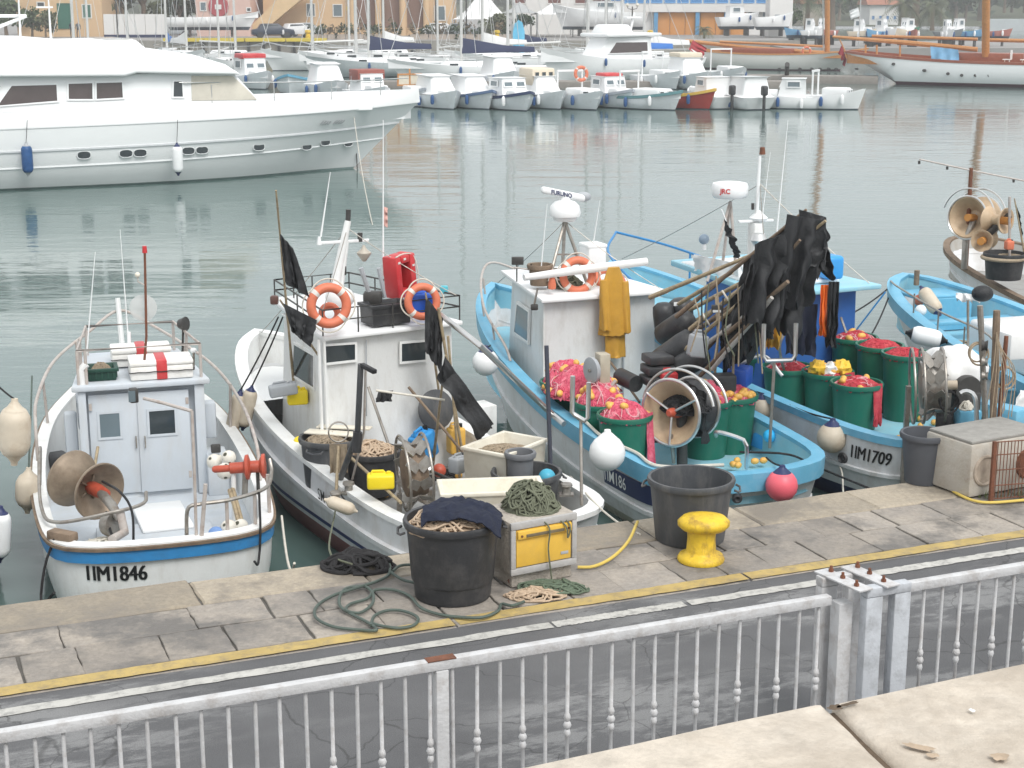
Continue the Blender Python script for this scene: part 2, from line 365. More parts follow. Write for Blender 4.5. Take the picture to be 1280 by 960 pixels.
def stone(s0, s1, t0, t1, z1, th, m, name, seed, wob=.012, bev=.014):
    rr = random.Random(seed); j = lambda k=wob: rr.uniform(-k, k)
    g = .0065; cs = [(s0+g+j(), t0+g+j()), (s1-g+j(), t0+g+j()), (s1-g+j(), t1-g+j()), (s0+g+j(), t1-g+j())]
    ns = 5; top = []
    # outline with a few extra points so that edges are not ruler straight
    out = []
    for i in range(4):
        a, c = cs[i], cs[(i+1) % 4]
        for k in range(ns): f = k/ns; out.append((a[0]+(c[0]-a[0])*f+(j(.006) if k else 0), a[1]+(c[1]-a[1])*f+(j(.006) if k else 0)))
    n = len(out); b = MB(); dz = [j(.006) for _ in range(4)]
    def zz(p): u = (p[0]-s0)/(s1-s0); v = (p[1]-t0)/(t1-t0); return z1+dz[0]*(1-u)*(1-v)+dz[1]*u*(1-v)+dz[2]*u*v+dz[3]*(1-u)*v
    ctr = (sum(p[0] for p in out)/n, sum(p[1] for p in out)/n)
    inn = [(ctr[0]+(p[0]-ctr[0])*(1-bev*2/(s1-s0)), ctr[1]+(p[1]-ctr[1])*(1-bev*2/(t1-t0))) for p in out]
    vs = [Q(p[0], p[1], z1-th) for p in out]+[Q(p[0], p[1], zz(p)-bev) for p in out]+[Q(p[0], p[1], zz(p)) for p in inn]+[Q(ctr[0], ctr[1], zz(ctr))]
    fs = []
    for i in range(n):
        k = (i+1) % n; fs += [(i, k, n+k, n+i), (n+i, n+k, 2*n+k, 2*n+i), (2*n+i, 2*n+k, 3*n)]
    b.add(vs, fs); return b.build(name, m, quay, ang=30)
s = -12.0; k = 0
rq = random.Random(5)
while s < 14:
    L = rq.uniform(1.05, 1.75); stone(s, s+L, -.60, -.085 if -4.2 < s < -1.4 else -rq.uniform(0, .03), 0, .42, COPE, 'coping_stone', k, .014, .016); s += L; k += 1
for row, (t0, t1) in enumerate(((-1.08, -.61), (-1.60, -1.085))):
    s = -10.0+row*.3
    while s < 12:
        L = rq.uniform(.38, .66)
        if rq.random() < .12: L *= 1.5
        stone(s, s+L, t0, t1, -.004, .08, SLAB, 'paving_slab', 100+k, .012, .006); s += L; k += 1
# quay wall blocks in the water side
b = MB(); s = -30
while s < 30:
    L = rq.uniform(1.3, 2); qbox(b, s+.01, s+L-.01, -.3, -.03+rq.uniform(0, .02), -2.5, -.43); s += L
b.build('quay_wall', COPE, quay, smooth=False)
# ============================================================ ROAD
def asphalt():
    m = bpy.data.materials.new('asphalt'); m.use_nodes = True; n = m.node_tree.nodes; l = m.node_tree.links; b = n['Principled BSDF']
    tc = n.new('ShaderNodeTexCoord')
    def nz(s, d, r=.6, sx=1, sy=1):
        mp = n.new('ShaderNodeMapping'); mp.inputs['Scale'].default_value = (sx, sy, 1); l.new(tc.outputs['Object'], mp.inputs[0])
        t = n.new('ShaderNodeTexNoise'); t.inputs['Scale'].default_value = s; t.inputs['Detail'].default_value = d; t.inputs['Roughness'].default_value = r
        l.new(mp.outputs[0], t.inputs['Vector']); return t.outputs[0]
    def rng(s, a, b2, c=0, d=1):
        x = n.new('ShaderNodeMapRange'); x.inputs[1].default_value = a; x.inputs[2].default_value = b2; x.inputs[3].default_value = c; x.inputs[4].default_value = d
        l.new(s, x.inputs[0]); return x.outputs[0]
    def mix(f, a, c, blend='MIX'):
        x = n.new('ShaderNodeMix'); x.data_type = 'RGBA'; x.blend_type = blend
        if isinstance(f, float): x.inputs[0].default_value = f
        else: l.new(f, x.inputs[0])
        for i, v in ((6, a), (7, c)):
            if isinstance(v, tuple): x.inputs[i].default_value = v+(1,)
            else: l.new(v, x.inputs[i])
        return x.outputs[2]
    c = mix(rng(nz(.8, 4), .4, .62), (.105, .105, .108), (.083, .083, .086))
    worn = rng(nz(2.6, 8, .75, .45, 1.2), .47, .55)         # pale worn and patched skin of the road
    zone = rng(nz(.55, 2, .5, .5, 1.6), .42, .52)
    mm = n.new('ShaderNodeMath'); mm.operation = 'MULTIPLY'; l.new(worn, mm.inputs[0]); l.new(zone, mm.inputs[1])
    c = mix(mm.outputs[0], c, (.19, .19, .19))
    c = mix(1.0, c, rng(nz(110, 3, .8), .3, .7, .72, 1.3), 'MULTIPLY')
    vo = n.new('ShaderNodeTexVoronoi'); vo.feature = 'DISTANCE_TO_EDGE'; vo.inputs['Scale'].default_value = .85
    wv = n.new('ShaderNodeTexNoise'); wv.inputs['Scale'].default_value = 1.6; wv.inputs['Detail'].default_value = 5
    l.new(tc.outputs['Object'], wv.inputs['Vector'])
    va = n.new('ShaderNodeVectorMath'); va.operation = 'MULTIPLY_ADD'; l.new(wv.outputs['Color'], va.inputs[0]); va.inputs[1].default_value = (.55, .55, 0); l.new(tc.outputs['Object'], va.inputs[2])
    l.new(va.outputs[0], vo.inputs['Vector'])
    ck = rng(vo.outputs['Distance'], .0015, .006, .5, 0)
    c = mix(ck, c, (.018, .017, .016))
    l.new(c, b.inputs['Base Color']); l.new(rng(nz(1.1, 4), .4, .65, .62, .85), b.inputs['Roughness'])
    bp = n.new('ShaderNodeBump'); bp.inputs['Strength'].default_value = .5; bp.inputs['Distance'].default_value = .006
    l.new(nz(140, 3), bp.inputs['Height']); l.new(bp.outputs[0], b.inputs['Normal'])
    return m
ASPH = asphalt()
b = MB(); b.add([(-60, -22, 0), (60, -22, 0), (60, -1.61, 0), (-60, -1.61, 0), (-60, -22, -.5), (60, -22, -.5), (60, -1.61, -.5), (-60, -1.61, -.5)], [(0, 1, 2, 3), (2, 6, 7, 3), (0, 4, 5, 1)])
road = b.build('road', ASPH, smooth=False, origin=(0, 0, 0)); road.location = Q(0, 0, -.012); road.rotation_euler = (0, 0, QA); struct(road)
WM[road] = Matrix.Translation(road.location) @ Matrix.Rotation(QA, 4, 'Z')
LINEY = mat('yellow_line_paint', (.43, .315, .115), .7, .2, 4, .2, 60, dirt=(.16, .14, .12), dscale=7, damt=.75)
LINEW = mat('white_line_paint', (.46, .45, .42), .7, .15, 4, .2, 60, dirt=(.17, .165, .16), dscale=11, damt=.9)
def strip(name, s0, s1, t0, t1, z, m, parent, amp=.012, n=60, seed=1):
    b = MB(); rr = random.Random(seed); vs = []
    for i in range(n+1):
        s = s0+(s1-s0)*i/n; vs += [Q(s, t0+rr.uniform(-amp, amp), z), Q(s, t1+rr.uniform(-amp, amp), z)]
    b.add(vs, [(2*i, 2*i+2, 2*i+3, 2*i+1) for i in range(n)]); return b.build(name, m, parent, smooth=False)
# the yellow line is painted on a low row of kerb stones that break at the joints
s = -9; k = 0
while s < 12:
    L = rq.uniform(1.8, 3.4); stone(s, s+L, -1.80, -1.605, -.002, .1, SLAB, 'kerb_stone', 900+k, .006, .008)
    strip('yellow_line', s+.004+rq.uniform(0, .02), s+L-.004-rq.uniform(0, .02), -1.785, -1.635, .0065, LINEY, quay, .006, 30, 900+k); s += L; k += 1
for (a, c, i) in ((-12, -.52, 0), (-.50, .62, 1), (.66, 4.2, 2), (4.23, 14, 3)):
    strip('white_line', a, c, -2.085, -1.975, -.006, LINEW, road, .008, 80, 50+i)
# ============================================================ FENCE along the near side of the road
FT = -4.5
FENCEP = mat('fence_paint', (.53, .53, .535), .55, .10, 6, .25, 50, dirt=(.27, .23, .20), dscale=9, damt=.6)
def baluster_mesh(knot):
    b = MB(); p = [(.0115, 0)]
    if knot:
        for z, r in ((q-.155, r) for q, r in ((.40, .0115), (.405, .016), (.425, .021), (.445, .016), (.45, .012), (.455, .018), (.475, .026), (.495, .018), (.50, .012), (.505, .016), (.525, .021), (.545, .016), (.55, .0115))): p.append((r, z))
    p.append((.0115, .84)); b.lathe(p, n=8); return b
def fence(name, label, s0, s1, posts, group):
    root = thing(name, label, 'fence', Q((s0+s1)/2, FT, 0), group)
    b = MB(); b.beam(Q(s0, FT, .965), Q(s1, FT, .965), .06, .06); b.build('top_rail', FENCEP, root, bevel=.005)
    b = MB(); b.beam(Q(s0, FT, .12), Q(s1, FT, .12), .045, .04); b.build('bottom_rail', FENCEP, root, bevel=.004)
    inv = WM[root].inverted(); protos = {}
    n = int((s1-s0)/.142)
    for i in range(n):
        s = s0+(i+.5)*(s1-s0)/n
        if any(abs(s-p) < .06 for p in posts): continue
        kn = i % 2
        if kn not in protos:
            o = baluster_mesh(kn); o.M = None; mb = MB(); mb.v = [Q(s, FT, .12)+p for p in o.v]; mb.f = o.f; ob = mb.build('baluster', FENCEP, root, ang=60)
            protos[kn] = (ob, s)
        else:
            ob, sp = protos[kn]; inst(ob, 'baluster', Matrix.Translation(QU*(s-sp+rq.uniform(-.004, .004))) @ Matrix.Rotation(rq.uniform(-.006, .006), 4, 'Y'), root)
    for p in posts:
        b = MB(); b.box(Q(p, FT, .466), (.075, .075, .932), QA); b.build('post', FENCEP, root, bevel=.006)
    return root
f1 = fence('fence_panel', 'pale grey painted steel railing with a rusty joint on its top rail', -8.6, .27, (-2.31,), None)
b = MB(); b.box(Q(-2.31, FT, .9965), (.17, .066, .006), QA); b.build('rust_patch', RUST, f1)
f2 = fence('fence_panel', 'pale grey painted steel railing running on from the bolted post pair', .775, 6.2, (3.4,), None)
gp = thing('gate_post_pair', 'two grey steel portal posts bolted together with plates between railings', 'gate post', Q(.49, FT, 0))
GPW = mat('worn_post_paint', (.48, .50, .53), .55, .1, 5, .2, 50, dirt=(.20, .20, .20), dscale=6, damt=.6)
def portal(s0, s1, t, top, lw, d, name, m):
    b = MB()
    b.box(Q(s0+lw/2, t, (top-.062)/2), (lw, d, top-.062), QA); b.build('post_leg', m, gp, bevel=.006)
    b = MB(); b.box(Q(s1-lw/2, t, (top-.062)/2), (lw, d, top-.062), QA); b.build('post_leg', m, gp, bevel=.006)
    b = MB(); b.box(Q((s0+s1)/2, t, top-.03), (s1-s0, d+.004, .06), QA); b.build('post_cap', m, gp, bevel=.006)
portal(.29, .61, FT+.15, 1.06, .12, .075, 'back', FENCEP)
portal(.44, .77, FT-.12, 1.06, .12, .075, 'front', GPW)
b = MB(); b.box(Q(.365, FT-.0, .47), (.10, .10, .94), QA); b.build('middle_post', FENCEP, gp, bevel=.005)
for s in (.38, .58):
    b = MB(); b.box(Q(s, FT+.02, 1.068), (.11, .42, .012), QA+R(8)); b.build('link_plate', FENCEP, gp, bevel=.002)
    for dt in (-.13, .02, .15):
        b = MB(); b.cyl(Q(s+.01, FT+.02+dt, 1.074), Q(s+.01, FT+.02+dt, 1.090), .017, n=6); b.cyl(Q(s+.01, FT+.02+dt, 1.09), Q(s+.01, FT+.02+dt, 1.112), .010, n=8); b.build('bolt', RUST, gp)
# ============================================================ PARAPET in front of the viewer
PARC = stone_mat('parapet_concrete', (.55, .485, .405), (.61, .55, .475), (.38, .32, .255))
PARC.node_tree.nodes['Principled BSDF'].inputs['Specular IOR Level'].default_value = .3
pa = math.atan(.455); pu = V((math.cos(pa), math.sin(pa), 0)); pn = V((-math.sin(pa), math.cos(pa), 0)); po = V((.46, 2.17, 0))
par = thing('parapet_wall', 'pale concrete parapet with a dark dirt filled joint and small stains', 'wall', po+pn*-.35)
def pbox(u0, u1, t0, t1, z0, z1, name, m, seed=0, wob=.004, skew=0):
    rr = random.Random(seed); b = MB(); n = 26; ring = []
    for i in range(n+1): u = u0+(u1-u0)*i/n; ring.append((u, t1+noise.noise(V((u*9, seed, 0)))*wob))
    for i in range(n//2): t = t1+(t0-t1)*(i+.5)/(n//2); ring.append((u1+skew*(t1-t)+noise.noise(V((t*14, seed+3, 0)))*wob*1.3, t))
    for i in range(n+1): u = u1+(u0-u1)*i/n; ring.append((u+skew*(t1-t0), t0))
    for i in range(n//2): t = t0+(t1-t0)*(i+.5)/(n//2); ring.append((u0+skew*(t1-t)+noise.noise(V((t*14, seed+7, 0)))*wob*1.3, t))
    k = len(ring); vs = []
    cu = sum(r[0] for r in ring)/k; ct = sum(r[1] for r in ring)/k
    for z, f in ((z0, 0), (z1-.012, 0), (z1-.003, .004), (z1, .014)):
        for r in ring:
            d = V((cu-r[0], ct-r[1])); d.normalize(); vs.append(po+pu*(r[0]+d.x*f)+pn*(r[1]+d.y*f)+V((0, 0, z)))
    fs = [(j*k+i, j*k+(i+1) % k, (j+1)*k+(i+1) % k, (j+1)*k+i) for j in range(3) for i in range(k)]
    # top as a grid of rings towards the middle
    m0 = 3*k
    vs.append(po+pu*cu+pn*ct+V((0, 0, z1))); fs += [(m0+i, m0+(i+1) % k, len(vs)-1) for i in range(k)]
    b.add(vs, [tuple(reversed(f)) for f in fs]); return b.build(name, m, par, ang=50)
b = MB(); MM = Matrix.Translation(po) @ Matrix.Rotation(pa, 4, 'Z')
b.M = MM; b.box((0, -.42, 1.74), (9, .70, 3.52)); b.build('wall_body', PARC, par, smooth=False)
pbox(-4, -.006, -.8, 0, 3.47, 3.6, 'coping_block', PARC, 3, skew=-.18)
pbox(.008, 4, -.8, -.004, 3.47, 3.597, 'coping_block', PARC, 9, skew=-.18)
DIRT = mat('joint_dirt', (.11, .08, .055), .95, .35, 30, .5, 60)
def jw(t):  # the joint's skewed line
    return .18*t
b = MB(); b.add([po+pu*(-.02+jw(t))+pn*t+V((0, 0, 3.586)) if k else po+pu*(.022+jw(t))+pn*t+V((0, 0, 3.586)) for t in (-.78, -.01) for k in (0, 1)], [(0, 1, 3, 2)]); b.build('joint_filling', DIRT, par)
STN = mat('brown_stain', (.40, .31, .225), .9, .35, 25, .3, 50)
def blot(px, py, w, h, ang, seed, m, parent, z):
    c = at(px, py, z); b = MB(); n = 40; vs = [c]
    for i in range(n):
        a = 2*math.pi*i/n; k = 1+.55*noise.noise(V((math.cos(a)*1.7, math.sin(a)*1.7, seed)))+.25*noise.noise(V((math.cos(a)*6, math.sin(a)*6, seed)))
        p = V((w*k*math.cos(a), h*k*math.sin(a), 0)); p.rotate(Matrix.Rotation(ang, 3, 'Z')); vs.append(c+p)
    b.add(vs, [(0, 1+i, 1+(i+1) % n) for i in range(n)]); return b.build('stain', m, parent, smooth=False)
blot(1150, 934, .022, .008, -.5, 1, STN, par, 3.6025); blot(1166, 944, .010, .006, .2, 8, STN, par, 3.6025)
blot(1250, 946, .014, .010, .4, 5, STN, par, 3.6025); blot(1043, 884, .012, .008, .6, 3, DIRT, par, 3.6025); blot(1060, 880, .022, .004, .5, 13, DIRT, par, 3.6025)
blot(1215, 888, .004, .005, .4, 22, WHITE2, par, 3.6025)
# ============================================================ BOAT HULLS
def sstep(x): x = max(0, min(1, x)); return x*x*(3-2*x)
class Boat:
    def __init__(s, root, S, f, table, draft=.55, deck=.38, n=46, bowrake=.35, sternrake=.22):
        f = V((f[0], f[1], 0)).normalized(); s.f = f; s.l = V((-f.y, f.x, 0)); s.S = V((S[0], S[1], WZ)); s.root = root
        s.M = Matrix(((f.x, s.l.x, 0, s.S.x), (f.y, s.l.y, 0, s.S.y), (0, 0, 1, WZ), (0, 0, 0, 1)))
        s.rz = math.atan2(f.y, f.x); s.inv = s.M.inverted()
        s.T = crom(table, n); s.T[0][1] = 0; s.T[-1][1] = 0
        for p in s.T: p[1] = max(p[1], 0)
        s.L = table[-1][0]; s.draft = draft; s.deck = deck; s.br = bowrake; s.sr = sternrake
        # path: bow -> port -> stern -> starboard -> bow
        s.path = [(p[0], p[1], p[2]) for p in reversed(s.T)]+[(p[0], -p[1], p[2]) for p in s.T[1:]]
        s.nrm = []; m = len(s.path)
        for i in range(m):
            a = s.path[max(i-1, 0)]; c = s.path[min(i+1, m-1)]; d = V((c[0]-a[0], c[1]-a[1])); d = d.normalized() if d.length else V((1, 0))
            s.nrm.append(V((d.y, -d.x)) if True else None)
        # outward normal for a path that runs bow->port->stern: to the right of travel when y>0 side goes aft
        k = m//4; p = s.path[k]
        if s.nrm[k].y*p[1] < 0: s.nrm = [-q for q in s.nrm]
        s.nrm[0] = V((1, 0)); s.nrm[-1] = V((1, 0))
        s.arc = [0]
        for i in range(1, m): s.arc.append(s.arc[-1]+math.hypot(s.path[i][0]-s.path[i-1][0], s.path[i][1]-s.path[i-1][1]))
    def W(s, x, y, z): return s.M @ V((x, y, z))
    def loc(s, p): return s.inv @ V(p)
    def onx(s, px, py, x, out=0):      # photo pixel -> point on the boat's cross plane x
        d = ray(px, py); o = V((0, 0, CAMH)); p0 = s.W(x-out, 0, 0); return o+d*((p0-o).dot(s.f)/d.dot(s.f))
    def ony(s, px, py, y):
        d = ray(px, py); o = V((0, 0, CAMH)); p0 = s.W(0, y, 0); return o+d*((p0-o).dot(s.l)/d.dot(s.l))
    def atz(s, px, py, z): return at(px, py, z+WZ)
    def surf(s, i, z):                 # local hull point at path index i (float), height z above water
        i = max(0, min(len(s.path)-1.001, i)); k = int(i); t = i-k; a, c = s.path[k], s.path[k+1]
        x, y, sh = (a[q]+(c[q]-a[q])*t for q in range(3)); v = max(0, min(1, (sh-z)/(sh+s.draft))); u = x/s.L
        fb = sstep((u-.55)/.45); fs = sstep((.16-u)/.16)
        prof = (1-fb)*max(0, (1-v**3))**.6+fb*max(0, (1-v))**.7
        return V((x-fb*fb*v*s.br*s.L*.35+fs*v*s.sr*2.2, y*prof, z if z <= sh else sh))
    def hull(s, mhull, mbot, zwl=.06):
        m = len(s.path)
        for name, mt, rows in (('hull', mhull, [('f', q/7) for q in range(8)]), ('bottom_paint', mbot, [('b', q/3) for q in range(4)])):
            b = MB(s.M); vs = []
            for i in range(m):
                sh = s.path[i][2]
                for k, q in rows: vs.append(s.surf(i, sh+(zwl-sh)*q if k == 'f' else zwl+(-s.draft+.02-zwl)*q))
            r = len(rows); b.add(vs, [(i*r+j, i*r+j+1, (i+1)*r+j+1, (i+1)*r+j) for i in range(m-1) for j in range(r-1)])
            b.build(name, mt, s.root, ang=50)
        return s
    def sweep(s, name, prof, m, z=None, i0=0, i1=None, parent=None, taper=0):   # prof: (outward offset, dz) round the sheer, or round height z of the hull
        b = MB(s.M); n = len(s.path); i1 = n-1 if i1 is None else i1; vs = []; k = len(prof)
        for i in range(i0, i1+1):
            p = V(s.path[i]) if z is None else s.surf(i, z(i) if callable(z) else z); q = s.nrm[i]
            kk = min(1, max(.02, abs(p.y)/taper)) if taper else 1
            for o, dz in prof:
                o *= kk if o < 0 else 1
                y = p.y+q.y*o
                if p.y*y < 0: y = 0
                x = p.x+q.x*o
                vs.append(V((x, y, p.z+dz)))
        fs = [(i*k+j, i*k+(j+1) % k, (i+1)*k+(j+1) % k, (i+1)*k+j) for i in range(i1-i0) for j in range(k)]
        fs += [tuple(range(k)), tuple((i1-i0)*k+j for j in reversed(range(k)))]
        b.add(vs, fs); return b.build(name, m, parent or s.root, ang=40)
    def inside(s, mw, md, cap=.09, th=.02):
        b = MB(s.M); m = len(s.path); vs = []
        inn = []
        for i in range(m):
            p, q = s.path[i], s.nrm[i]; x = p[0]-q.x*cap; y = p[1]-q.y*cap
            if p[1]*y <= 0: y = 0
            inn.append((x, y, p[2]))
        for x, y, z in inn: vs += [V((x, y, z)), V((x, y*.97, s.deck))]
        b.add(vs, [(2*i, 2*i+2, 2*i+3, 2*i+1) for i in range(m-1)]); b.build('bulwark', mw, s.root, ang=50)
        b = MB(s.M); h = m//2
        vs = []; nn = 8
        for i in range(h+1):
            a = inn[i]; c = inn[m-1-i]
            for j in range(nn+1): t = j/nn; vs.append(V((a[0]+(c[0]-a[0])*t, a[1]+(c[1]-a[1])*t, s.deck)))
        b.add(vs, [(i*(nn+1)+j, i*(nn+1)+j+1, (i+1)*(nn+1)+j+1, (i+1)*(nn+1)+j) for i in range(h) for j in range(nn)])
        b.build('deck', md, s.root, smooth=False)
    def idx(s, x, side):               # path index of local x on one side (side 1 = port)
        h = len(s.path)//2; rng = range(0, h) if side > 0 else range(h, len(s.path)-1)
        for i in rng:
            a, c = s.path[i][0], s.path[i+1][0]
            if (a-x)*(c-x) <= 0 and a != c: return i+(x-a)/(c-a)
        return h
    def sheer(s, x, side, out=0, dz=0):
        i = s.idx(x, side); k = int(i); t = i-k; a, c = s.path[k], s.path[min(k+1, len(s.path)-1)]
        q = s.nrm[k]; return s.W(a[0]+(c[0]-a[0])*t+q.x*out, a[1]+(c[1]-a[1])*t+q.y*out, a[2]+(c[2]-a[2])*t+dz)
    def patch(s, name, x, side, length, z0, z1, m, off=.010, n=24):
        a0 = s.arc[int(s.idx(x, side))]; vs = []
        for k in range(n+1):
            d = a0+length*k/n; i = int(np.searchsorted(s.arc, d)-1); i = max(0, min(i, len(s.path)-2)); t = (d-s.arc[i])/max(1e-6, s.arc[i+1]-s.arc[i]); nn = s.nrm[i].lerp(s.nrm[i+1], t)
            for j in range(5): q = s.surf(i+t, z0+(z1-z0)*j/4); vs.append(V((q.x+nn.x*off, q.y+nn.y*off, q.z)))
        return MB(s.M).add(vs, [(k*5+j, (k+1)*5+j, (k+1)*5+j+1, k*5+j+1) for k in range(n) for j in range(4)]).build(name, m, s.root, ang=60)
    def foredeck(s, x0, z, m, cap=.10, name='foredeck'):
        n = 14; vs = []
        for k in range(n+1):
            x = x0+(s.L-.15-x0)*k/n; i = s.idx(x, 1); q = s.surf(i, min(z, s.path[int(i)][2])); y = max(0, q.y-.04)
            for j in range(5): vs.append(V((q.x, y*(1-j/2), z)))
        return MB(s.M).add(vs, [(k*5+j, k*5+j+1, (k+1)*5+j+1, (k+1)*5+j) for k in range(n) for j in range(4)]).build(name, m, s.root, smooth=False)
    def text(s, name, txt, size, x, side, z, m, sx=1, bold=.004, off=.008, slope=0, thick=0):
        vs, fs = text_mesh(txt, size, bold); n0 = len(vs)
        if thick: vs, fs = vs+[p+V((thick, 0, 0)) for p in vs], fs+[[q+n0 for q in f] for f in fs]
        a0 = s.arc[int(s.idx(x, side))]; out = []
        for k0, p in enumerate(vs):
            d = a0+p.x*sx; i = int(np.searchsorted(s.arc, d)-1); i = max(0, min(i, len(s.path)-2)); t = (d-s.arc[i])/max(1e-6, s.arc[i+1]-s.arc[i])
            q = s.surf(i+t, z+p.y+slope*p.x); nn = s.nrm[i].lerp(s.nrm[i+1], t); o2 = off+(.002 if k0 >= n0 else 0); out.append(V((q.x+nn.x*o2, q.y+nn.y*o2, q.z)))
        mb = MB(s.M).add(out, fs)
        return mb.build(name, m, s.root, smooth=False)
# ============================================================ SMALL KIT
def rimtub(bt, name, label, px, py, zr, rt, rb, h, m, **k):
    p = bt.atz(px, py, zr); p.z -= h; tub(name, label, p, rt, rb, h, m, **k); return p
def tub(name, label, base, rt, rb, h, m, group=None, cat='tub', rz=0, handles=True, ribs=0, n=28):
    root = thing(name, label, cat, base, group); b = MB(); p = V(base)
    pr = [(.001, 0), (rb, 0), (rb+.004, .02)]
    if ribs: pr += [(rb+(rt-rb)*.22, h*.22), (rb+(rt-rb)*.22+.012, h*.23), (rb+(rt-rb)*.3+.010, h*.26)]
    pr += [(rt-.004, h-.06), (rt+.018, h-.055), (rt+.026, h-.02), (rt+.018, h), (rt-.008, h-.003), (rb-.015, .03), (.001, .025)]
    b.lathe(pr, p, n=n); b.build('tub_body' if cat == 'tub' else 'bucket_body', m, root, ang=45)
    if handles:
        for a in (rz, rz+math.pi):
            d = V((math.cos(a), math.sin(a), 0)); t = V((-d.y, d.x, 0)); c = p+d*(rt+.022)+V((0, 0, h-.075))
            MB().tube([c-t*.09, c-t*.08+d*.035-V((0, 0, .015)), c+d*.045-V((0, 0, .03)), c+t*.08+d*.035-V((0, 0, .015)), c+t*.09], .011, 6).build('handle', m, root)
    return root
def mound_z(x, y, r, h, seed):
    d = math.hypot(x, y)/r
    return h*max(0, 1-d**2.4)*(1+.30*noise.noise(V((x*1.9/r, y*1.9/r, seed))))+.10*h*noise.noise(V((x*3.5/r, y*3.5/r, seed+9)))
def strands(b, c, r, h, n, thick, seed, sides=4, steps=16, stepl=None, sy=1, spill=0, wild=.9):
    rr = random.Random(seed); c = V(c); stepl = stepl or r*.16
    for _ in range(n):
        a = rr.uniform(0, 6.28); q = r*math.sqrt(rr.random())*.97; x, y = q*math.cos(a), q*math.sin(a); hd = rr.uniform(0, 6.28); cv = rr.uniform(-.6, .6); lift = rr.uniform(-.2, .8)*thick*2
        pts = []
        for k in range(steps):
            d = math.hypot(x, y)
            z = mound_z(x, y, r, h, seed) + lift + thick*.8*math.sin(k*.9+a)+.35*thick*noise.noise(V((x*30, y*30, seed)))
            if d > r: z -= (d-r)*spill
            pts.append(c+V((x, y*sy, z)))
            cv += rr.uniform(-wild, wild)*.4; cv = max(-1.1, min(1.1, cv)); hd += cv*.75
            nx, ny = x+math.cos(hd)*stepl, y+math.sin(hd)*stepl
            if math.hypot(nx, ny) > r*(1.0+.12*spill): hd += 2.2; nx, ny = x+math.cos(hd)*stepl, y+math.sin(hd)*stepl
            x, y = nx, ny
        b.tube(curve(pts, steps*2) if steps < 14 else pts, thick, sides)
    return b
def tangle(b, c, r, h, n, thick, seed, sy=1, rmin=.25, rmax=.6, tilt=.5, sides=6):
    # many wobbly loops of one rope thrown over a mound
    rr = random.Random(seed); c = V(c)
    for k in range(n):
        a = rr.uniform(0, 6.28); q = r*.75*math.sqrt(rr.random()); cx, cy = q*math.cos(a), q*math.sin(a); lr = r*rr.uniform(rmin, rmax); e = rr.uniform(.45, 1); ph = rr.uniform(0, 6.28); rot = Matrix.Rotation(rr.uniform(0, 6.28), 3, 'Z'); tx, ty = rr.gauss(0, tilt), rr.gauss(0, tilt); lift = h*.28*rr.random()
        pts = []; m = 20; sp = rr.uniform(.7, 1.4)
        for i in range(m+1):
            t = ph+2*math.pi*sp*i/m; g = 1+.22*noise.noise(V((math.cos(t)*2, math.sin(t)*2, k))); p = rot @ V((lr*g*math.cos(t), lr*g*e*math.sin(t), 0)); x, y = cx+p.x, cy+p.y; d = math.hypot(x, y)
            if d > r*1.05: x, y = x*r*1.05/d, y*r*1.05/d
            z = mound_z(x, y, r, h, seed)+lift*(.4+.6*math.sin(t*.5)**2)+lr*(.5*tx*math.cos(t)+.5*ty*math.sin(t))*.35
            pts.append(c+V((x, y*sy, max(z, thick*.9))))
        b.tube(curve(pts, m*2), thick, sides)
    return b
def heap(name, label, c, r, h, m, n=110, thick=.009, seed=1, cat='net', group=None, sy=1, floats=0, base=True, spill=0, parent=None, steps=18, fm=None, lm=None):
    c = V(c); b = MB(); root = None
    if base:
        def f(u, v):
            a = 2*math.pi*u; d = r*.98*v; x, y = d*math.cos(a), d*math.sin(a); return c+V((x, y*sy, mound_z(x, y, r, h, seed)*.93-thick*1.6))
        b.sheet(f, 28, 7)
    if cat == 'rope': tangle(b, c, r, h, int(n*.75), thick, seed, sy)
    else: strands(b, c, r, h, n, thick, seed, sy=sy, spill=spill, steps=steps)
    if floats:
        root = thing(name, label, cat, c, group); b.build('mesh_heap', m, root, ang=80); rr = random.Random(seed+50); q3 = MB(); strands(q3, c+V((0, 0, thick*1.5)), r*1.02, h, 6, thick*.7, seed+3, sy=sy, steps=26, wild=.6); q3.build('float_line', lm or mat('pink_cord', (.66, .36, .38), .8, .15, 20), root, ang=80)
        fb = MB(); fb.lathe([(.001, -.052), (.022, -.048), (.036, -.025), (.039, 0), (.036, .025), (.022, .048), (.001, .052)], (0, 0, 0), n=10)
        first = None
        for i in range(floats):
            a = rr.uniform(0, 6.28); q = r*rr.uniform(.45, .98); x, y = q*math.cos(a), q*math.sin(a)
            z = mound_z(x, y, r, h, seed)+.022
            Mx = Matrix.Translation(V((x, y*sy, z))) @ Matrix.Rotation(rr.uniform(0, 6.28), 4, 'Z') @ Matrix.Rotation(rr.uniform(.9, 2.0), 4, 'X')
            if first is None:
                q2 = MB(); q2.v = [V(p) for p in fb.v]; q2.f = fb.f; me = bpy.data.meshes.new('float'); me.from_pydata([tuple(p) for p in q2.v], [], q2.f); me.materials.append(fm or FLOATY); me.shade_smooth(); first = me
            inst(first, 'float', Mx, root)
        return root
    return b.build(name, m, parent, ang=80, tag3=(label, cat, group) if parent is None else None)
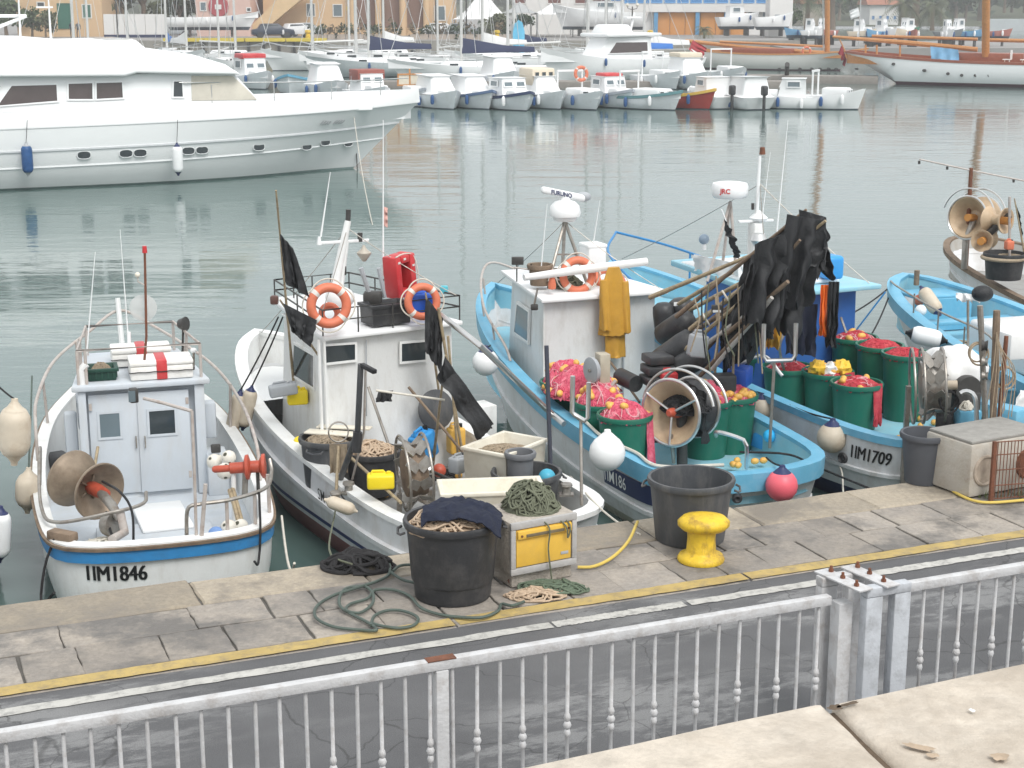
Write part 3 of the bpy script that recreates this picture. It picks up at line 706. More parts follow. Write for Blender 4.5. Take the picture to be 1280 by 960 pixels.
def ball_buoy(name, label, c, r, m, capm, group=None, hang=None, ropem=None, tilt=None):
    c = V(c); root = thing(name, label, 'buoy', c-V((0, 0, r)), group); up = V(tilt).normalized() if tilt else V((0, 0, 1)); b = MB()
    b.lathe([(.001, -r*1.0), (r*.38, -r*.93), (r*.7, -r*.72), (r*.93, -r*.38), (r, 0), (r*.93, r*.38), (r*.72, r*.7), (r*.5, r*.88)], c, up, n=24); b.build('float_body', m, root, ang=60)
    b = MB(); b.lathe([(r*.56, r*.84), (r*.47, r*.92), (r*.30, r*1.08), (r*.2, r*1.16), (r*.17, r*1.30), (.001, r*1.31)], c, up, n=18); b.build('collar', capm, root, ang=50)
    if hang is not None: MB().tube(sag(c+up*r*1.27, hang, .02), .010, 6).build('lanyard', ropem or ROPEB, root)
    return root
def fender(name, label, c, r, L, axis, m, capm, group=None, hang=None, ropem=None):
    c = V(c); d = V(axis).normalized(); root = thing(name, label, 'fender', c-V((0, 0, max(r, abs(d.z)*L/2))), group)
    h = L/2-r*.6; b = MB(); b.lathe([(r*.42, -h-r*.55), (r*.75, -h-r*.38), (r*.95, -h), (r, -h+r*.3), (r, h-r*.3), (r*.95, h), (r*.75, h+r*.38), (r*.42, h+r*.55)], c, d, n=20); b.build('fender_body', m, root, ang=60)
    for sgn in (1, -1):
        b = MB(); b.lathe([(r*.72, sgn*(h+r*.42)), (r*.48, sgn*(h+r*.60)), (r*.22, sgn*(h+r*.95)), (r*.2, sgn*(h+r*1.15)), (.001, sgn*(h+r*1.16))], c, d, n=14); b.build('end_cap', capm, root, ang=50)
    if hang is not None: MB().tube(sag(c+d*(h+r*1.1), hang, .02), .009, 6).build('lanyard', ropem or ROPEB, root)
    return root
def lifebuoy(label, c, axis, Ro=.36, group=None):
    c = V(c); x, y, d = frame_of(axis); root = thing('lifebuoy', label, 'lifebuoy', c-V((0, 0, Ro)), group); r = Ro*.21; Rr = Ro-r
    MB().torus(c, axis, Rr, r, 36, 12).build('ring', ORANGE, root, ang=80)
    for k in range(4):
        a = math.pi/4+k*math.pi/2; MB().torus(c, axis, Rr, r*1.03, 5, 12, a-.11, a+.11).build('tape_band', REFL, root, ang=80)
    pts = []
    for i in range(49):
        a = 2*math.pi*i/48+math.pi/4; q = Rr+r*1.12+.035*abs(math.sin(2*(a-math.pi/4))); pts.append(c+x*q*math.cos(a)+y*q*math.sin(a))
    MB().tube(pts, .008, 5).build('grab_line', ROPEW, root)
    return root
def jerrycan(label, base, w, d, h, rz, m, capm, tilt=None, name='jerrycan', group=None):
    root = thing(name, label, 'jerrycan', base, group); M = Matrix.Translation(V(base)) @ Matrix.Rotation(rz, 4, 'Z')
    if tilt: M = Matrix.Translation(V(base)) @ Matrix.Rotation(rz, 4, 'Z') @ Matrix.Rotation(tilt[1], 4, tilt[0])
    b = MB(M); b.box((0, 0, h*.42), (w, d, h*.84)); b.build('can_body', m, root, bevel=min(w, d)*.17, segs=3)
    b = MB(M); b.box((-w*.08, 0, h*.87), (w*.62, d*.7, h*.10), taper=.8); b.build('shoulder', m, root, bevel=.01)
    b = MB(M); b.tube([(-w*.33, 0, h*.88), (-w*.30, 0, h*1.0), (w*.10, 0, h*1.0), (w*.14, 0, h*.90)], min(w, d)*.085, 8); b.build('handle', m, root)
    b = MB(M); b.cyl((w*.30, 0, h*.82), (w*.30, 0, h*.96), min(w, d)*.15, n=12); b.build('cap', capm, root)
    return root
def crate(name, label, base, w, d, h, rz, m, group=None, cat='crate', wall=.022, rim=.02, slots=0, taper=.93):
    root = thing(name, label, cat, base, group); M = Matrix.Translation(V(base)) @ Matrix.Rotation(rz, 4, 'Z'); b = MB(M)
    def ring(k, z, off=0): a, c = w/2*k+off, d/2*k+off; return [V((-a, -c, z)), V((a, -c, z)), V((a, c, z)), V((-a, c, z))]
    rs = [ring(taper, 0), ring(1, h-.035), ring(1, h-.035, rim), ring(1, h, rim), ring(1, h, -wall), ring(taper, .025, -wall)]
    vs = [p for q in rs for p in q]; fs = [(3, 2, 1, 0)]
    for j in range(5): fs += [(4*j+i, 4*j+(i+1) % 4, 4*j+4+(i+1) % 4, 4*j+4+i) for i in range(4)]
    fs.append((20, 21, 22, 23)); b.add(vs, fs); b.build('shell', m, root, bevel=.006)
    if slots:
        for sx, sy, L, ax in ((0, -1, w, 0), (0, 1, w, 0), (-1, 0, d, 1), (1, 0, d, 1)):
            for i in range(slots):
                u = -L/2+(i+.5)*L/slots; k = (taper+1)/2
                c = V((u, sy*(d/2*k+.004), h*.5)) if ax == 0 else V((sx*(w/2*k+.004), u, h*.5))
                b = MB(M); b.box(c, (.02, .012, h*.6) if ax == 0 else (.012, .02, h*.6)); b.build('rib', m, root)
    return root
def cloth(name, p0, p1, hang, width, m, parent=None, seed=1, nu=22, nv=12, fold=.06, flare=1, th=.006, ragged=.12, tag3=None, taper=0):
    # cloth that hangs from the line p0-p1: gathers along the line, folds, ragged hem
    p0, p1, hang = V(p0), V(p1), V(hang).normalized(); ax = (p1-p0).normalized(); nn = ax.cross(hang).normalized(); L = (p1-p0).length; b = MB()
    def f(u, v):
        a = p0.lerp(p1, u); w = width*(1-taper*u)*(1+ragged*(noise.noise(V((u*7, seed, 3)))+.6*noise.noise(V((u*19, seed, 5)))))
        fl = (u-.5)*L*(flare-1)*v
        q = a+hang*w*v+ax*fl
        k = fold*(.15+v)
        q += nn*k*(math.sin(u*17+seed+1.5*noise.noise(V((u*3, v*3, seed))))+.8*noise.noise(V((u*6, v*2.5, seed)))+.5*noise.noise(V((u*14, v*6, seed+2))))+ax*k*.7*noise.noise(V((u*5, v*4, seed+5)))+hang*k*.4*noise.noise(V((u*9, v*6, seed+8)))
        return q
    b.sheet(f, nu, nv); return b.build(name, m, parent, ang=80, solid=th, tag3=tag3)
def cloth4(name, cs, m, parent=None, seed=1, nu=14, nv=16, fold=.04, th=.006, tag3=None, ragged=.05):
    a, b_, c, d = map(V, cs); n = (b_-a).cross(d-a).normalized(); bb = MB(); L = max((d-a).length, (c-b_).length)
    def f(u, v):
        p = a.lerp(d, u).lerp(b_.lerp(c, u), v); e = .25+.75*v
        p += n*fold*e*(math.sin(u*13+seed+2*v)+.8*noise.noise(V((u*5, v*4, seed))))
        p += (c-a)*ragged*v*noise.noise(V((u*6, seed, 2)))+(d-a)*ragged*noise.noise(V((v*5, seed, 7)))*u
        return p
    bb.sheet(f, nu, nv); return bb.build(name, m, parent, ang=80, solid=th, tag3=tag3)
def pole_flag(label, foot, top, cs, seed, poleM=None, group='black marker flags on poles', r=.014, fold=.04):
    foot, top = V(foot), V(top); root = thing('marker_flag', label, 'flag', foot, group); n = 16
    MB().tube([foot.lerp(top, i/n) for i in range(n+1)], [r*(1.25-.6*i/n)*(1.18 if i % 3 == 0 else 1) for i in range(n+1)], 8).build('pole', poleM or BAMB, root)
    cloth4('flag_cloth', cs, BLACKF, root, seed, fold=fold); cloth4('flag_cloth', [V(cs[0]), V(cs[1])+V((.02, .03, .02)), V(cs[2]).lerp(V(cs[0]), .25)+V((.03, .05, -.04)), V(cs[3])+V((-.02, .05, -.05))], BLACKF, root, seed+4, fold=fold*1.3)
    return root
def dan_flag(label, foot, top, f0, f1, hang, width, seed, poleM=None, group='black marker flags on poles', fold=.05, r=.014, taper=.35, flare=1):
    foot, top = V(foot), V(top); root = thing('marker_flag', label, 'flag', foot, group)
    n = 16; MB().tube([foot.lerp(top, i/n)+V((0, 0, 0)) for i in range(n+1)], [r*(1.25-.6*i/n)*(1.18 if i % 3 == 0 else 1) for i in range(n+1)], 8).build('pole', poleM or BAMB, root)
    cloth('flag_cloth', foot.lerp(top, f1), foot.lerp(top, f0), hang, width, BLACKF, root, seed, fold=fold, taper=taper, flare=flare)
    return root
def posts_rail(parent, pts, r, m, posts=(), zfoot=None, name='rail', n=40, feet=None):
    cv = curve(pts, n); MB().tube(cv, r, 8).build(name, m, parent)
    for k, i in enumerate(posts):
        p = cv[int(i*(n-1))]; q = V(feet[k]) if feet else V((p.x, p.y, zfoot))
        MB().cyl(p, q, r*.9, n=8).build('rail_post', m, parent)
def hauler_drum(parent, c, axis, Rr, w, m, hubm, fins=8, inner=.45, name='hauler_drum', spokes=5):
    # two flared flanges face to face with a hub between them, as on a net hauler
    c = V(c); d = V(axis).normalized(); x, y, _ = frame_of(d)
    for sgn in (1, -1):
        b = MB(); b.lathe([(Rr*inner, sgn*w*.10), (Rr*.9, sgn*w*.46), (Rr, sgn*w*.5), (Rr*1.01, sgn*w*.55), (Rr*.97, sgn*w*.56), (Rr*.88, sgn*w*.50), (Rr*inner, sgn*w*.16)], c, d, n=32); b.build('flange', m, parent, ang=50)
        for k in range(spokes):
            a = 2*math.pi*k/spokes; e = x*math.cos(a)+y*math.sin(a)
            MB().beam(c+d*sgn*w*.2+e*Rr*.1, c+d*sgn*w*.2+e*Rr*inner*1.08, .016, .016).build('spoke', m, parent)
    for k in range(fins):
        a = 2*math.pi*(k+.5)/fins; e = x*math.cos(a)+y*math.sin(a)
        MB().beam(c+e*Rr*inner*.8-d*w*.1, c+e*Rr*.86+d*w*.42*(1 if k % 2 else -1), .012, .05).build('fin', m, parent)
    b = MB(); b.lathe([(.001, -w*.5), (Rr*.16, -w*.48), (Rr*.2, -w*.1), (Rr*.2, w*.2), (Rr*.24, w*.25), (Rr*.24, w*.5), (Rr*.17, w*.8), (.001, w*.82)], c, d, n=16); b.build('hub', hubm, parent, ang=45)
def whip(parent, p0, p1, r=.008, m=None, name='antenna'):
    p0, p1 = V(p0), V(p1); MB().tube([p0.lerp(p1, i/6) for i in range(7)], [r*(1.2-.8*i/6) for i in range(7)], 6).build(name, m or WHITE2, parent)
# ============================================================ BOAT A: small white boat, blue band round the stern
rA = thing('fishing_boat', 'small white fishing boat with a blue band round its stern, marked 1IM1846', 'fishing boat', (-3.03, 13.36, WZ), 'fishing boats moored stern to the quay')
A = Boat(rA, (-3.03, 13.36), (-.29, .957), [(0, 0, .84), (.03, .35, .835), (.14, .68, .82), (.40, .94, .80), (1.0, 1.05, .79), (2.2, 1.1, .80), (3.4, 1.06, .86), (4.3, .92, .98), (5.0, .62, 1.12), (5.5, .30, 1.25), (5.8, .0, 1.35)], deck=.40, sternrake=.07)
A.hull(WHITE, REDB); A.inside(WHITE, GREYW, cap=.10)
A.sweep('blue_band', [(.004, -.135), (.022, -.13), (.022, -.02), (.004, -.015)], BLUE, i0=18, i1=len(A.path)-19)
A.sweep('rubbing_strake', [(.0, -.02), (.042, -.018), (.045, .012), (.0, .014)], WOOD)
A.sweep('cap_rail', [(.02, .0145), (.02, .030), (-.11, .032), (-.11, .004)], WHITE)
A.text('registration_number', '1IM1846', .205, .12, 1, .522, BLACK, sx=.78, bold=0, thick=.016)
# cabin: wheelhouse with two sliding doors
def cabin_box(bt, x0, x1, y0a, y1a, y0f, y1f, z0, z1, m, name='cabin', lean=.0, parent=None, bevel=.02):
    b = MB(bt.M); b.add([(x0, y0a, z0), (x0, y1a, z0), (x1, y1f, z0), (x1, y0f, z0), (x0+lean*.2, y0a*.98, z1), (x0+lean*.2, y1a*.98, z1), (x1-lean, y1f*.94, z1), (x1-lean, y0f*.94, z1)],
        [(0, 1, 2, 3)[::-1], (4, 5, 6, 7), (1, 0, 4, 5), (2, 1, 5, 6), (3, 2, 6, 7), (0, 3, 7, 4)])
    bm = b.build(name, m, parent or bt.root, bevel=bevel); return bm
cabA = cabin_box(A, 2.92, 4.35, -.66, .62, -.50, .47, .38, 1.60, GREYW, lean=.25)
b = MB(A.M); b.add([(2.80, -.72, 1.60), (2.80, .68, 1.60), (4.25, .50, 1.64), (4.25, -.53, 1.64), (2.80, -.72, 1.66), (2.80, .68, 1.66), (4.25, .50, 1.70), (4.25, -.53, 1.70)], [(3, 2, 1, 0), (4, 5, 6, 7), (0, 1, 5, 4), (1, 2, 6, 5), (2, 3, 7, 6), (3, 0, 4, 7)][:])
b.build('cabin_roof', GREYW, rA, bevel=.015)
def doorA(y0, y1, off, z0=.46, z1=1.54):
    b = MB(A.M); b.box((2.915-off/2, (y0+y1)/2, (z0+z1)/2), (off, y1-y0, z1-z0)); return b.build('sliding_door', GREYW, rA, bevel=.006)
d1 = doorA(.0, .52, .022); d2 = doorA(-.50, .03, .045)
window(d1, *[A.W(2.893, y, z) for y, z in ((.44, 1.06), (.19, 1.06), (.19, 1.36), (.44, 1.36))], GREYW, GLASSB, .025, .012)
window(d2, *[A.W(2.870, y, z) for y, z in ((-.06, 1.06), (-.37, 1.06), (-.37, 1.36), (-.06, 1.36))], GREYW, GLASS, .025, .012)
for y0, y1 in ((.54, .62), (-.66, -.56)):
    MB(A.M).box((2.88, (y0+y1)/2, 1.0), (.08, y1-y0, 1.18)).build('door_jamb', GREYW, rA, bevel=.006)
for y, sgn in ((.61, 1), (-.65, -1)):
    window(rA, *[A.W(x, y+sgn*(.0), z) for x, z in (((3.9, 1.1), (3.25, 1.1), (3.25, 1.38), (3.8, 1.38)) if sgn < 0 else ((3.25, 1.1), (3.9, 1.1), (3.8, 1.38), (3.25, 1.38)))][::1], GREYW, GLASS, .03, .02)
MB(A.M).box((2.9, -.76, .62), (.35, .22, .45)).build('side_locker', GREYW, rA, bevel=.02)
MB(A.M).box((3.2, -.74, 1.12), (.16, .13, .4)).build('side_vent', GREYW, rA, bevel=.03)
MB(A.M).box((3.2, .70, 1.08), (.16, .13, .45)).build('side_vent', GREYW, rA, bevel=.03)
MB(A.M).box((2.72, -.74, .92), (.05, .10, .09)).build('deck_lamp', DARKS, rA, bevel=.01)
MB(A.M).box((2.70, -.74, .80), (.05, .10, .10)).build('lamp_bracket', CREAM, rA, bevel=.006)
# deck details
for y_, x_ in ((.06, 2.885), (-.03, 2.862)): MB(A.M).tube([(x_, y_, .95), (x_-.03, y_, .96), (x_-.03, y_, 1.06), (x_, y_, 1.07)], .008, 6).build('door_handle', STEEL, rA)
for y_ in (.50, -.48):
    for z_ in (.62, 1.42): MB(A.M).box((2.875, y_, z_), (.02, .03, .07)).build('door_hinge', RUSTP, rA)
MB(A.M).box((.55, -.12, .52), (.30, .95, .26)).build('stern_bench', GREYW, rA, bevel=.02)
MB(A.M).box((1.25, .0, .43), (1.2, 1.1, .05)).build('raised_deck', GREYW, rA, bevel=.012)
h_ = MB(A.M).box((1.95, -.10, .475), (.85, .50, .045), rz=.06); h_.build('hatch_cover', WHITE2, rA, bevel=.018)
for y in (-.30, .62): MB(A.M).box((1.1, y, .47), (.015, .015, .09)).build('hatch_stop', STEEL, rA)
# rails
bow = [A.sheer(3.0, 1, -.03, .03), A.sheer(3.05, 1, -.03, .40), A.sheer(3.6, 1, -.02, .50), A.sheer(4.6, 1, 0, .52), A.sheer(5.4, 1, 0, .50), A.W(5.85, .0, 1.86), A.sheer(5.4, -1, 0, .50), A.sheer(4.4, -1, 0, .48), A.sheer(3.2, -1, 0, .45), A.sheer(2.2, -1, 0, .28), A.sheer(1.75, -1, -.03, .03)]
posts_rail(rA, bow, .018, RUSTP, name='bow_rail', n=70)
for x, sd in ((4.1, 1), (5.1, 1), (4.9, -1), (3.6, -1)): MB().cyl(A.sheer(x, sd, -.02, .52), A.sheer(x, sd, -.04, .02), .016, n=8).build('rail_post', RUSTP, rA)
MB().cyl(A.W(5.7, 0, 1.3), A.W(5.82, .02, 2.02), .035, .03, n=8).build('stem_post', WHITE, rA)
# the low guard that loops round the hauler on the port quarter
posts_rail(rA, [A.sheer(2.2, 1, -.05, .02), A.sheer(2.15, 1, -.08, .42), A.sheer(1.7, 1, -.05, .40), A.sheer(1.2, 1, -.02, .12), A.sheer(.75, 1, -.1, .10), A.W(.62, .45, .98), A.W(.75, .15, 1.0), A.W(1.0, .1, 1.03)], .017, STEEL, name='hauler_guard', n=50)
posts_rail(rA, [A.W(.16, -.18, .84), A.W(.14, -.20, 1.10), A.W(.14, -.3, 1.14), A.W(.20, -.6, 1.14), A.W(.42, -.93, 1.15), A.W(.75, -1.04, 1.20), A.W(.85, -1.04, 1.30)], .018, STEEL, name='stern_rail', n=40)
for y, x in ((-.55, .19), (-.82, .33)): MB().cyl(A.W(x, y, 1.14), A.W(x+.02, y, .84), .017, n=8).build('rail_post', RUSTP, rA)
MB().cyl(A.W(.72, -1.0, 1.19), A.W(.70, -1.0, .82), .018, n=8).build('rail_post', RUSTP, rA)
# pole with a lamp arm standing on the stern
pa_ = A.W(.10, -.20, .80)
MB().tube([A.onx(246, 690, .1), A.onx(243, 590, .12), A.onx(240, 514, .15)], .014, 8).build('lamp_pole', RUSTP, rA)
MB().tube([A.onx(240, 514, .15), A.onx(205, 504, .3), A.onx(180, 498, .5)], .016, 8).build('lamp_arm', RUSTP, rA)
q = A.onx(167, 494, .55); MB().box(q, (.075, .08, .13), rz=.4).build('work_lamp', DARKS, rA, bevel=.012)
MB().box(q+V((-.005, -.045, 0)), (.06, .01, .10), rz=.4).build('lamp_glass', GLASSB, rA)
MB().cyl(A.W(.08, -.25, .4), A.onx(257, 605, .08), .019, n=8).build('stern_post', RUSTP, rA)
# roof rack
zr, zt = 1.66, 2.02
rk = [(2.88, .60), (4.15, .46), (4.15, -.48), (2.88, -.64)]
for z in (zt, zt-.02):
    pass
b = MB(A.M); b.tube([(x, y, zt) for x, y in rk], .016, 8, closed=True); b.build('roof_rack_rail', RUSTP, rA)
for x, y in rk+[(2.88, .52), (3.5, .55), (3.5, -.56)]: MB(A.M).cyl((x, y, zr), (x, y, zt), .016, n=8).build('rack_post', RUSTP, rA)
# masts, antennas, lamps of the roof
m0, m1 = A.onx(178, 482, 2.95), A.onx(181, 316, 2.95)
MB().tube([m0, A.onx(183, 420, 2.95), m1], .013, 8).build('signal_mast', RUST, rA)
MB().cyl(m1, m1+V((0, 0, .07)), .026, .022, n=10).build('red_lamp', REDP, rA)
q = A.onx(172, 346, 2.95); MB().tube([A.onx(182, 357, 2.95), q-V((0, 0, .05)), q], .008, 6).build('lamp_bracket', RUSTP, rA)
MB().ball(q+V((0, 0, .02)), .028).build('anchor_lamp', CREAM, rA)
MB().lathe([(.001, -.01), (.13, -.004), (.14, 0), (.13, .004), (.001, .01)], A.onx(179, 385, 3.02), (.2, -1, .1), n=24).build('radar_disc', mat('hazy_plastic', (.62, .63, .62), .4, alpha=.45), rA)
whip(rA, A.onx(106, 470, 2.95), A.onx(119, 315, 2.95)); whip(rA, A.onx(162, 445, 3.7), A.onx(150, 287, 3.7), .007)
MB().cyl(A.onx(162, 445, 3.7), A.onx(161, 415, 3.7), .02, n=8).build('antenna_base', WHITE2, rA)
MB().ball(A.onx(242, 438, 3.0), .035, (1, 1, .8)).build('gps_dome', WHITE2, rA)
MB().cyl(A.onx(242, 462, 3.0), A.onx(242, 440, 3.0), .013, n=8).build('gps_post', STEEL, rA)
fl = A.onx(229, 407, 3.6); MB().cyl(A.onx(228, 446, 3.6), fl, .013, n=8).build('floodlight_post', DARKS, rA)
b = MB(); b.lathe([(.001, -.09), (.05, -.07), (.075, 0), (.078, .012), (.001, .014)], fl+V((.02, 0, .02)), (.9, -.35, .1), n=18); b.build('floodlight', DARKS, rA)
MB().tube([A.onx(104, 485, 2.9), A.onx(101, 462, 2.9), A.onx(108, 455, 2.9)], .04, 8).build('rolled_cover', CANV, rA)
# hauler
hc = atY(107, 606, 14.45)
ax_ = V((.75, -.62, -.10))
hauler_drum(rA, hc, ax_, .275, .40, BRONZE if False else mat('bronze_steel', (.27, .215, .16), .45, .2, 8, metal=.4, dirt=(.12, .08, .05), dscale=6, damt=.5), REDPAINT, fins=0, inner=.42)
MB().tube([hc+ax_.normalized()*.22, atY(140, 632, 14.0), atY(150, 650, 13.9)], .045, 10).build('hauler_arm', STEEL, rA)
MB().tube([atY(150, 640, 13.9), atY(156, 665, 13.85), A.W(.28, .46, .84)], .04, 10).build('hauler_stand', RUSTP, rA)
MB().lathe([(.001, -.05), (.11, -.045), (.12, 0), (.11, .045), (.001, .05)], atY(139, 655, 13.95), (.8, -.5, .1), n=18).build('hauler_motor', STEEL, rA)
MB().tube(curve([atY(128, 602, 14.2), atY(150, 615, 13.9), atY(165, 640, 13.8), atY(167, 690, 13.7)], 20), .013, 6).build('hydraulic_hose', BLACK, rA)
MB().tube(curve([atY(133, 640, 14.1), atY(140, 668, 13.8), atY(158, 688, 13.7)], 16), .013, 6).build('hydraulic_hose', BLACK, rA)
MB().beam(A.W(.55, .98, .86), A.W(.36, .78, .86), .12, .09).build('fairlead_block', WOOD, rA, bevel=.02)
# second red winch on the starboard side
wc = atY(307, 584, 14.9)
MB().lathe([(.02, -.32), (.035, -.30), (.035, -.16), (.055, -.15), (.055, -.02), (.12, 0), (.125, .03), (.06, .05), (.06, .13), (.12, .16), (.12, .19), (.03, .2), (.001, .2)], wc, (.97, .1, .04), n=18).build('side_winch', REDPAINT, rA, ang=40)
MB().cyl(wc, V((wc.x-.02, wc.y, WZ+.8)), .03, n=10).build('winch_stand', STEEL, rA)
MB().cyl(wc+V((-.12, 0, -.02)), V((wc.x-.13, wc.y, WZ+.4)), .025, n=10).build('winch_stand', WHITE, rA)
MB().tube([atY(322, 590, 14.9), atY(323, 615, 14.9), atY(324, 628, 14.9)], .018, 8).build('grab_handle', DARKS, rA)
# things aboard A
def foot_mat():
    m = mat('spotted_float', (.66, .63, .56), .5, .1, 6); n = m.node_tree.nodes; l = m.node_tree.links; b = n['Principled BSDF']
    vo = n.new('ShaderNodeTexVoronoi'); vo.inputs['Scale'].default_value = 13; tc = n.new('ShaderNodeTexCoord'); l.new(tc.outputs['Object'], vo.inputs['Vector'])
    mr = n.new('ShaderNodeMapRange'); mr.inputs[1].default_value = .26; mr.inputs[2].default_value = .32; mr.inputs[3].default_value = 1; mr.inputs[4].default_value = 0; l.new(vo.outputs['Distance'], mr.inputs[0])
    x = n.new('ShaderNodeMix'); x.data_type = 'RGBA'; l.new(mr.outputs[0], x.inputs[0]); src = b.inputs['Base Color'].links[0].from_socket; l.new(src, x.inputs[6]); x.inputs[7].default_value = (.06, .06, .04, 1); l.new(x.outputs[2], b.inputs['Base Color']); return m
FOOT = foot_mat()
def small_ball(label, c, r, m, name='ball_float'):
    o = MB().ball(c, r, n=18, m=12).build(name, m, ang=80); return tag(o, label, 'float')
small_ball('white spotted ball float in front of the dark deck lamp locker', atY(281, 589, 15.3), .085, FOOT)
small_ball('white spotted ball float wedged beside the cabin corner above the other', atY(268, 577, 15.7), .08, FOOT)
small_ball('small grey spotted float beside the red winch', atY(286, 572, 15.6), .075, FOOT)
small_ball('pale blue ball float lying inside the stern rail', atY(270, 668, 14.2), .075, mat('faded_blue_float', (.16, .28, .55), .5, .2, 9))
small_ball('white spotted ball float between the blue float and the rail posts', atY(286, 660, 14.25), .08, FOOT)
small_ball('cream spotted ball float nearest the stern rail corner post', atY(301, 658, 14.3), .072, FOOT)
def foam(label, base, w, d, h, rz, tapex):
    r = thing('foam_box', label, 'box', base, 'foam boxes on the cabin roof'); M = Matrix.Translation(V(base)) @ Matrix.Rotation(rz, 4, 'Z')
    MB(M).box((0, 0, h*.36), (w, d, h*.72)).build('box_body', FOAM, r, bevel=.018); MB(M).box((0, 0, h*.86), (w*1.02, d*1.02, h*.26)).build('lid', FOAM, r, bevel=.02)
    for x in tapex: MB(M).box((x*w, 0, h*.5+.004), (.11, d*1.05, h*1.02)).build('red_tape', REDP, r, bevel=.012)
    MB(M).tube([(-w*.52, -d*.53, h*.45)]+[(-w*.5+w*i/8, -d*.535, h*(.42+.03*(i % 2))) for i in range(9)]+[(w*.52, -d*.53, h*.55)], .006, 5).build('cord', ROPEB, r)
    return r
foam('white foam fish box with one red tape band on the cabin roof edge', A.W(3.06, -.24, 1.668), .64, .40, .20, A.rz-R(90), (.0,))
foam('white foam fish box with red tape behind the front foam box', A.W(3.62, -.08, 1.695), .62, .38, .19, A.rz-R(90), (.0,))
crate('fish_crate', 'small dark green crate of net beside the foam boxes on the cabin roof', A.W(3.1, .36, 1.668), .30, .28, .13, A.rz-R(90), mat('dark_green_plastic', (.01, .05, .035), .5, .2, 6), slots=5)
heap('net_bundle', 'bundle of pale fishing line in the dark green roof crate', A.W(3.1, .36, 1.71), .13, .11, NETB, n=40, thick=.006, seed=5)
tag(MB(A.M).box((3.55, .86, .60), (.22, .2, .34), rz=.3, taper=1.15).build('black_bin', RUBBER, bevel=.03), 'black bin on the side deck beside the white wheelhouse', 'bin')
MB(A.M)
rp = MB(); strands(rp, A.W(.62, .55, .66), .22, .03, 14, .010, 3, sides=5); tag(rp.build('rope_coil', ROPEW, ang=80), 'loose white rope lying on the stern bench by the hauler', 'rope')
tag(MB().tube(curve([atY(287, 613, 14.9), atY(293, 632, 14.6), atY(298, 652, 14.3)], 12), .022, 6).tube(curve([atY(291, 610, 14.9), atY(297, 632, 14.6), atY(303, 654, 14.3)], 12), .02, 6).build('bamboo_poles', BAMB), 'pair of bamboo poles leaning beside the red winch', 'poles')
tag(MB().tube(sag(A.onx(352, 645, .8), at(368, 704, 0), .25), .012, 6).build('mooring_rope', ROPEW), 'white mooring rope from the blue banded stern to the quay', 'rope')
tag(MB().tube(curve([A.W(.32, -.86, 1.15), A.W(.18, -.84, .8), A.W(.1, -.8, .55), at(318, 702, .0)], 14), .011, 6).build('mooring_rope', ROPEB), 'black mooring rope over the stern rail of the blue banded boat', 'rope')
tag(MB().tube(curve([A.W(.45, .95, .84), A.W(.40, 1.05, .6), A.W(.3, 1.1, .3), at(68, 741, -.3)], 14), .012, 6).build('mooring_rope', ROPEB), 'black mooring rope from the fairlead block down to the quay wall', 'rope')
# the neighbour on the port side: only its flank and rail reach into view
rG = thing('fishing_boat', 'white boat carrying the cream fenders beside the blue banded boat', 'fishing boat', (-5.5, 12.6, WZ), 'fishing boats moored stern to the quay')
G = Boat(rG, (-5.5, 12.6), (-.29, .957), [(0, 0, .9), (.05, .45, .9), (.2, .8, .9), (.6, 1.0, .9), (1.5, 1.08, .9), (3.0, 1.1, .95), (4.2, .95, 1.1), (5.2, .55, 1.3), (5.8, .0, 1.45)], deck=.45)
G.hull(HULLG, DBLUE); G.inside(WHITE, GREYW); G.sweep('cap_rail', [(.03, -.02), (.03, .03), (-.12, .032), (-.12, -.02)], WHITE)
cabin_box(G, 2.6, 4.2, -.6, .6, -.5, .5, .43, 1.75, WHITE, lean=.2); window(rG, *[G.W(2.59, y, z) for y, z in ((.42, 1.1), (.05, 1.1), (.05, 1.45), (.42, 1.45))], WHITE, GLASS, .03, .015); window(rG, *[G.W(2.59, y, z) for y, z in ((-.05, 1.1), (-.42, 1.1), (-.42, 1.45), (-.05, 1.45))], WHITE, GLASS, .03, .015)
posts_rail(rG, [G.sheer(.8, -1, -.04, .03), G.sheer(.9, -1, -.04, 1.05), G.sheer(2.2, -1, -.04, 1.1), G.sheer(3.6, -1, -.04, 1.1), G.sheer(3.8, -1, -.04, .03)], .017, RUSTP, name='side_rail', n=40)
for x in (1.5, 2.6): MB().cyl(G.sheer(x, -1, -.04, 1.08), G.sheer(x, -1, -.04, .02), .015, n=8).build('rail_post', RUSTP, rG)
# fenders between this boat and its neighbours
fender('boat_fender', 'large pear shaped cream fender tied to the neighbouring boat', atY(18, 540, 15.0), .155, .50, (.08, 0, 1), TAN, TAN, 'cream fenders left of the blue banded boat', G.sheer(2.3, -1, -.03, 1.1))
fender('boat_fender', 'short stubby cream fender hanging against the white bow quarter', atY(35, 613, 15.0), .12, .34, (.1, 0, 1), TAN, TAN, 'cream fenders left of the blue banded boat', atY(40, 470, 16.2), ROPEG)
fender('boat_fender', 'white fender with dark tip cut by the picture edge near the water', atY(0, 668, 14.2), .10, .45, (.1, .0, 1), WHITE2, DBLUE, None, G.sheer(1.6, -1, .0, .03))
for dx, lab in ((0, 'cream fender with blue ends of a hanging pair, the one nearer the spotted floats'), (14, 'cream fender with blue ends of a hanging pair, the one nearer the white bow')):
    c = atY(295+dx, 515-dx*.35, 17.2); fender('boat_fender', lab, c, .082, .44, (.25, 0, 1), TAN, DBLUE, 'pair of fenders with blue ends', atY(348+dx*.4, 396, 17.0), ROPEB)
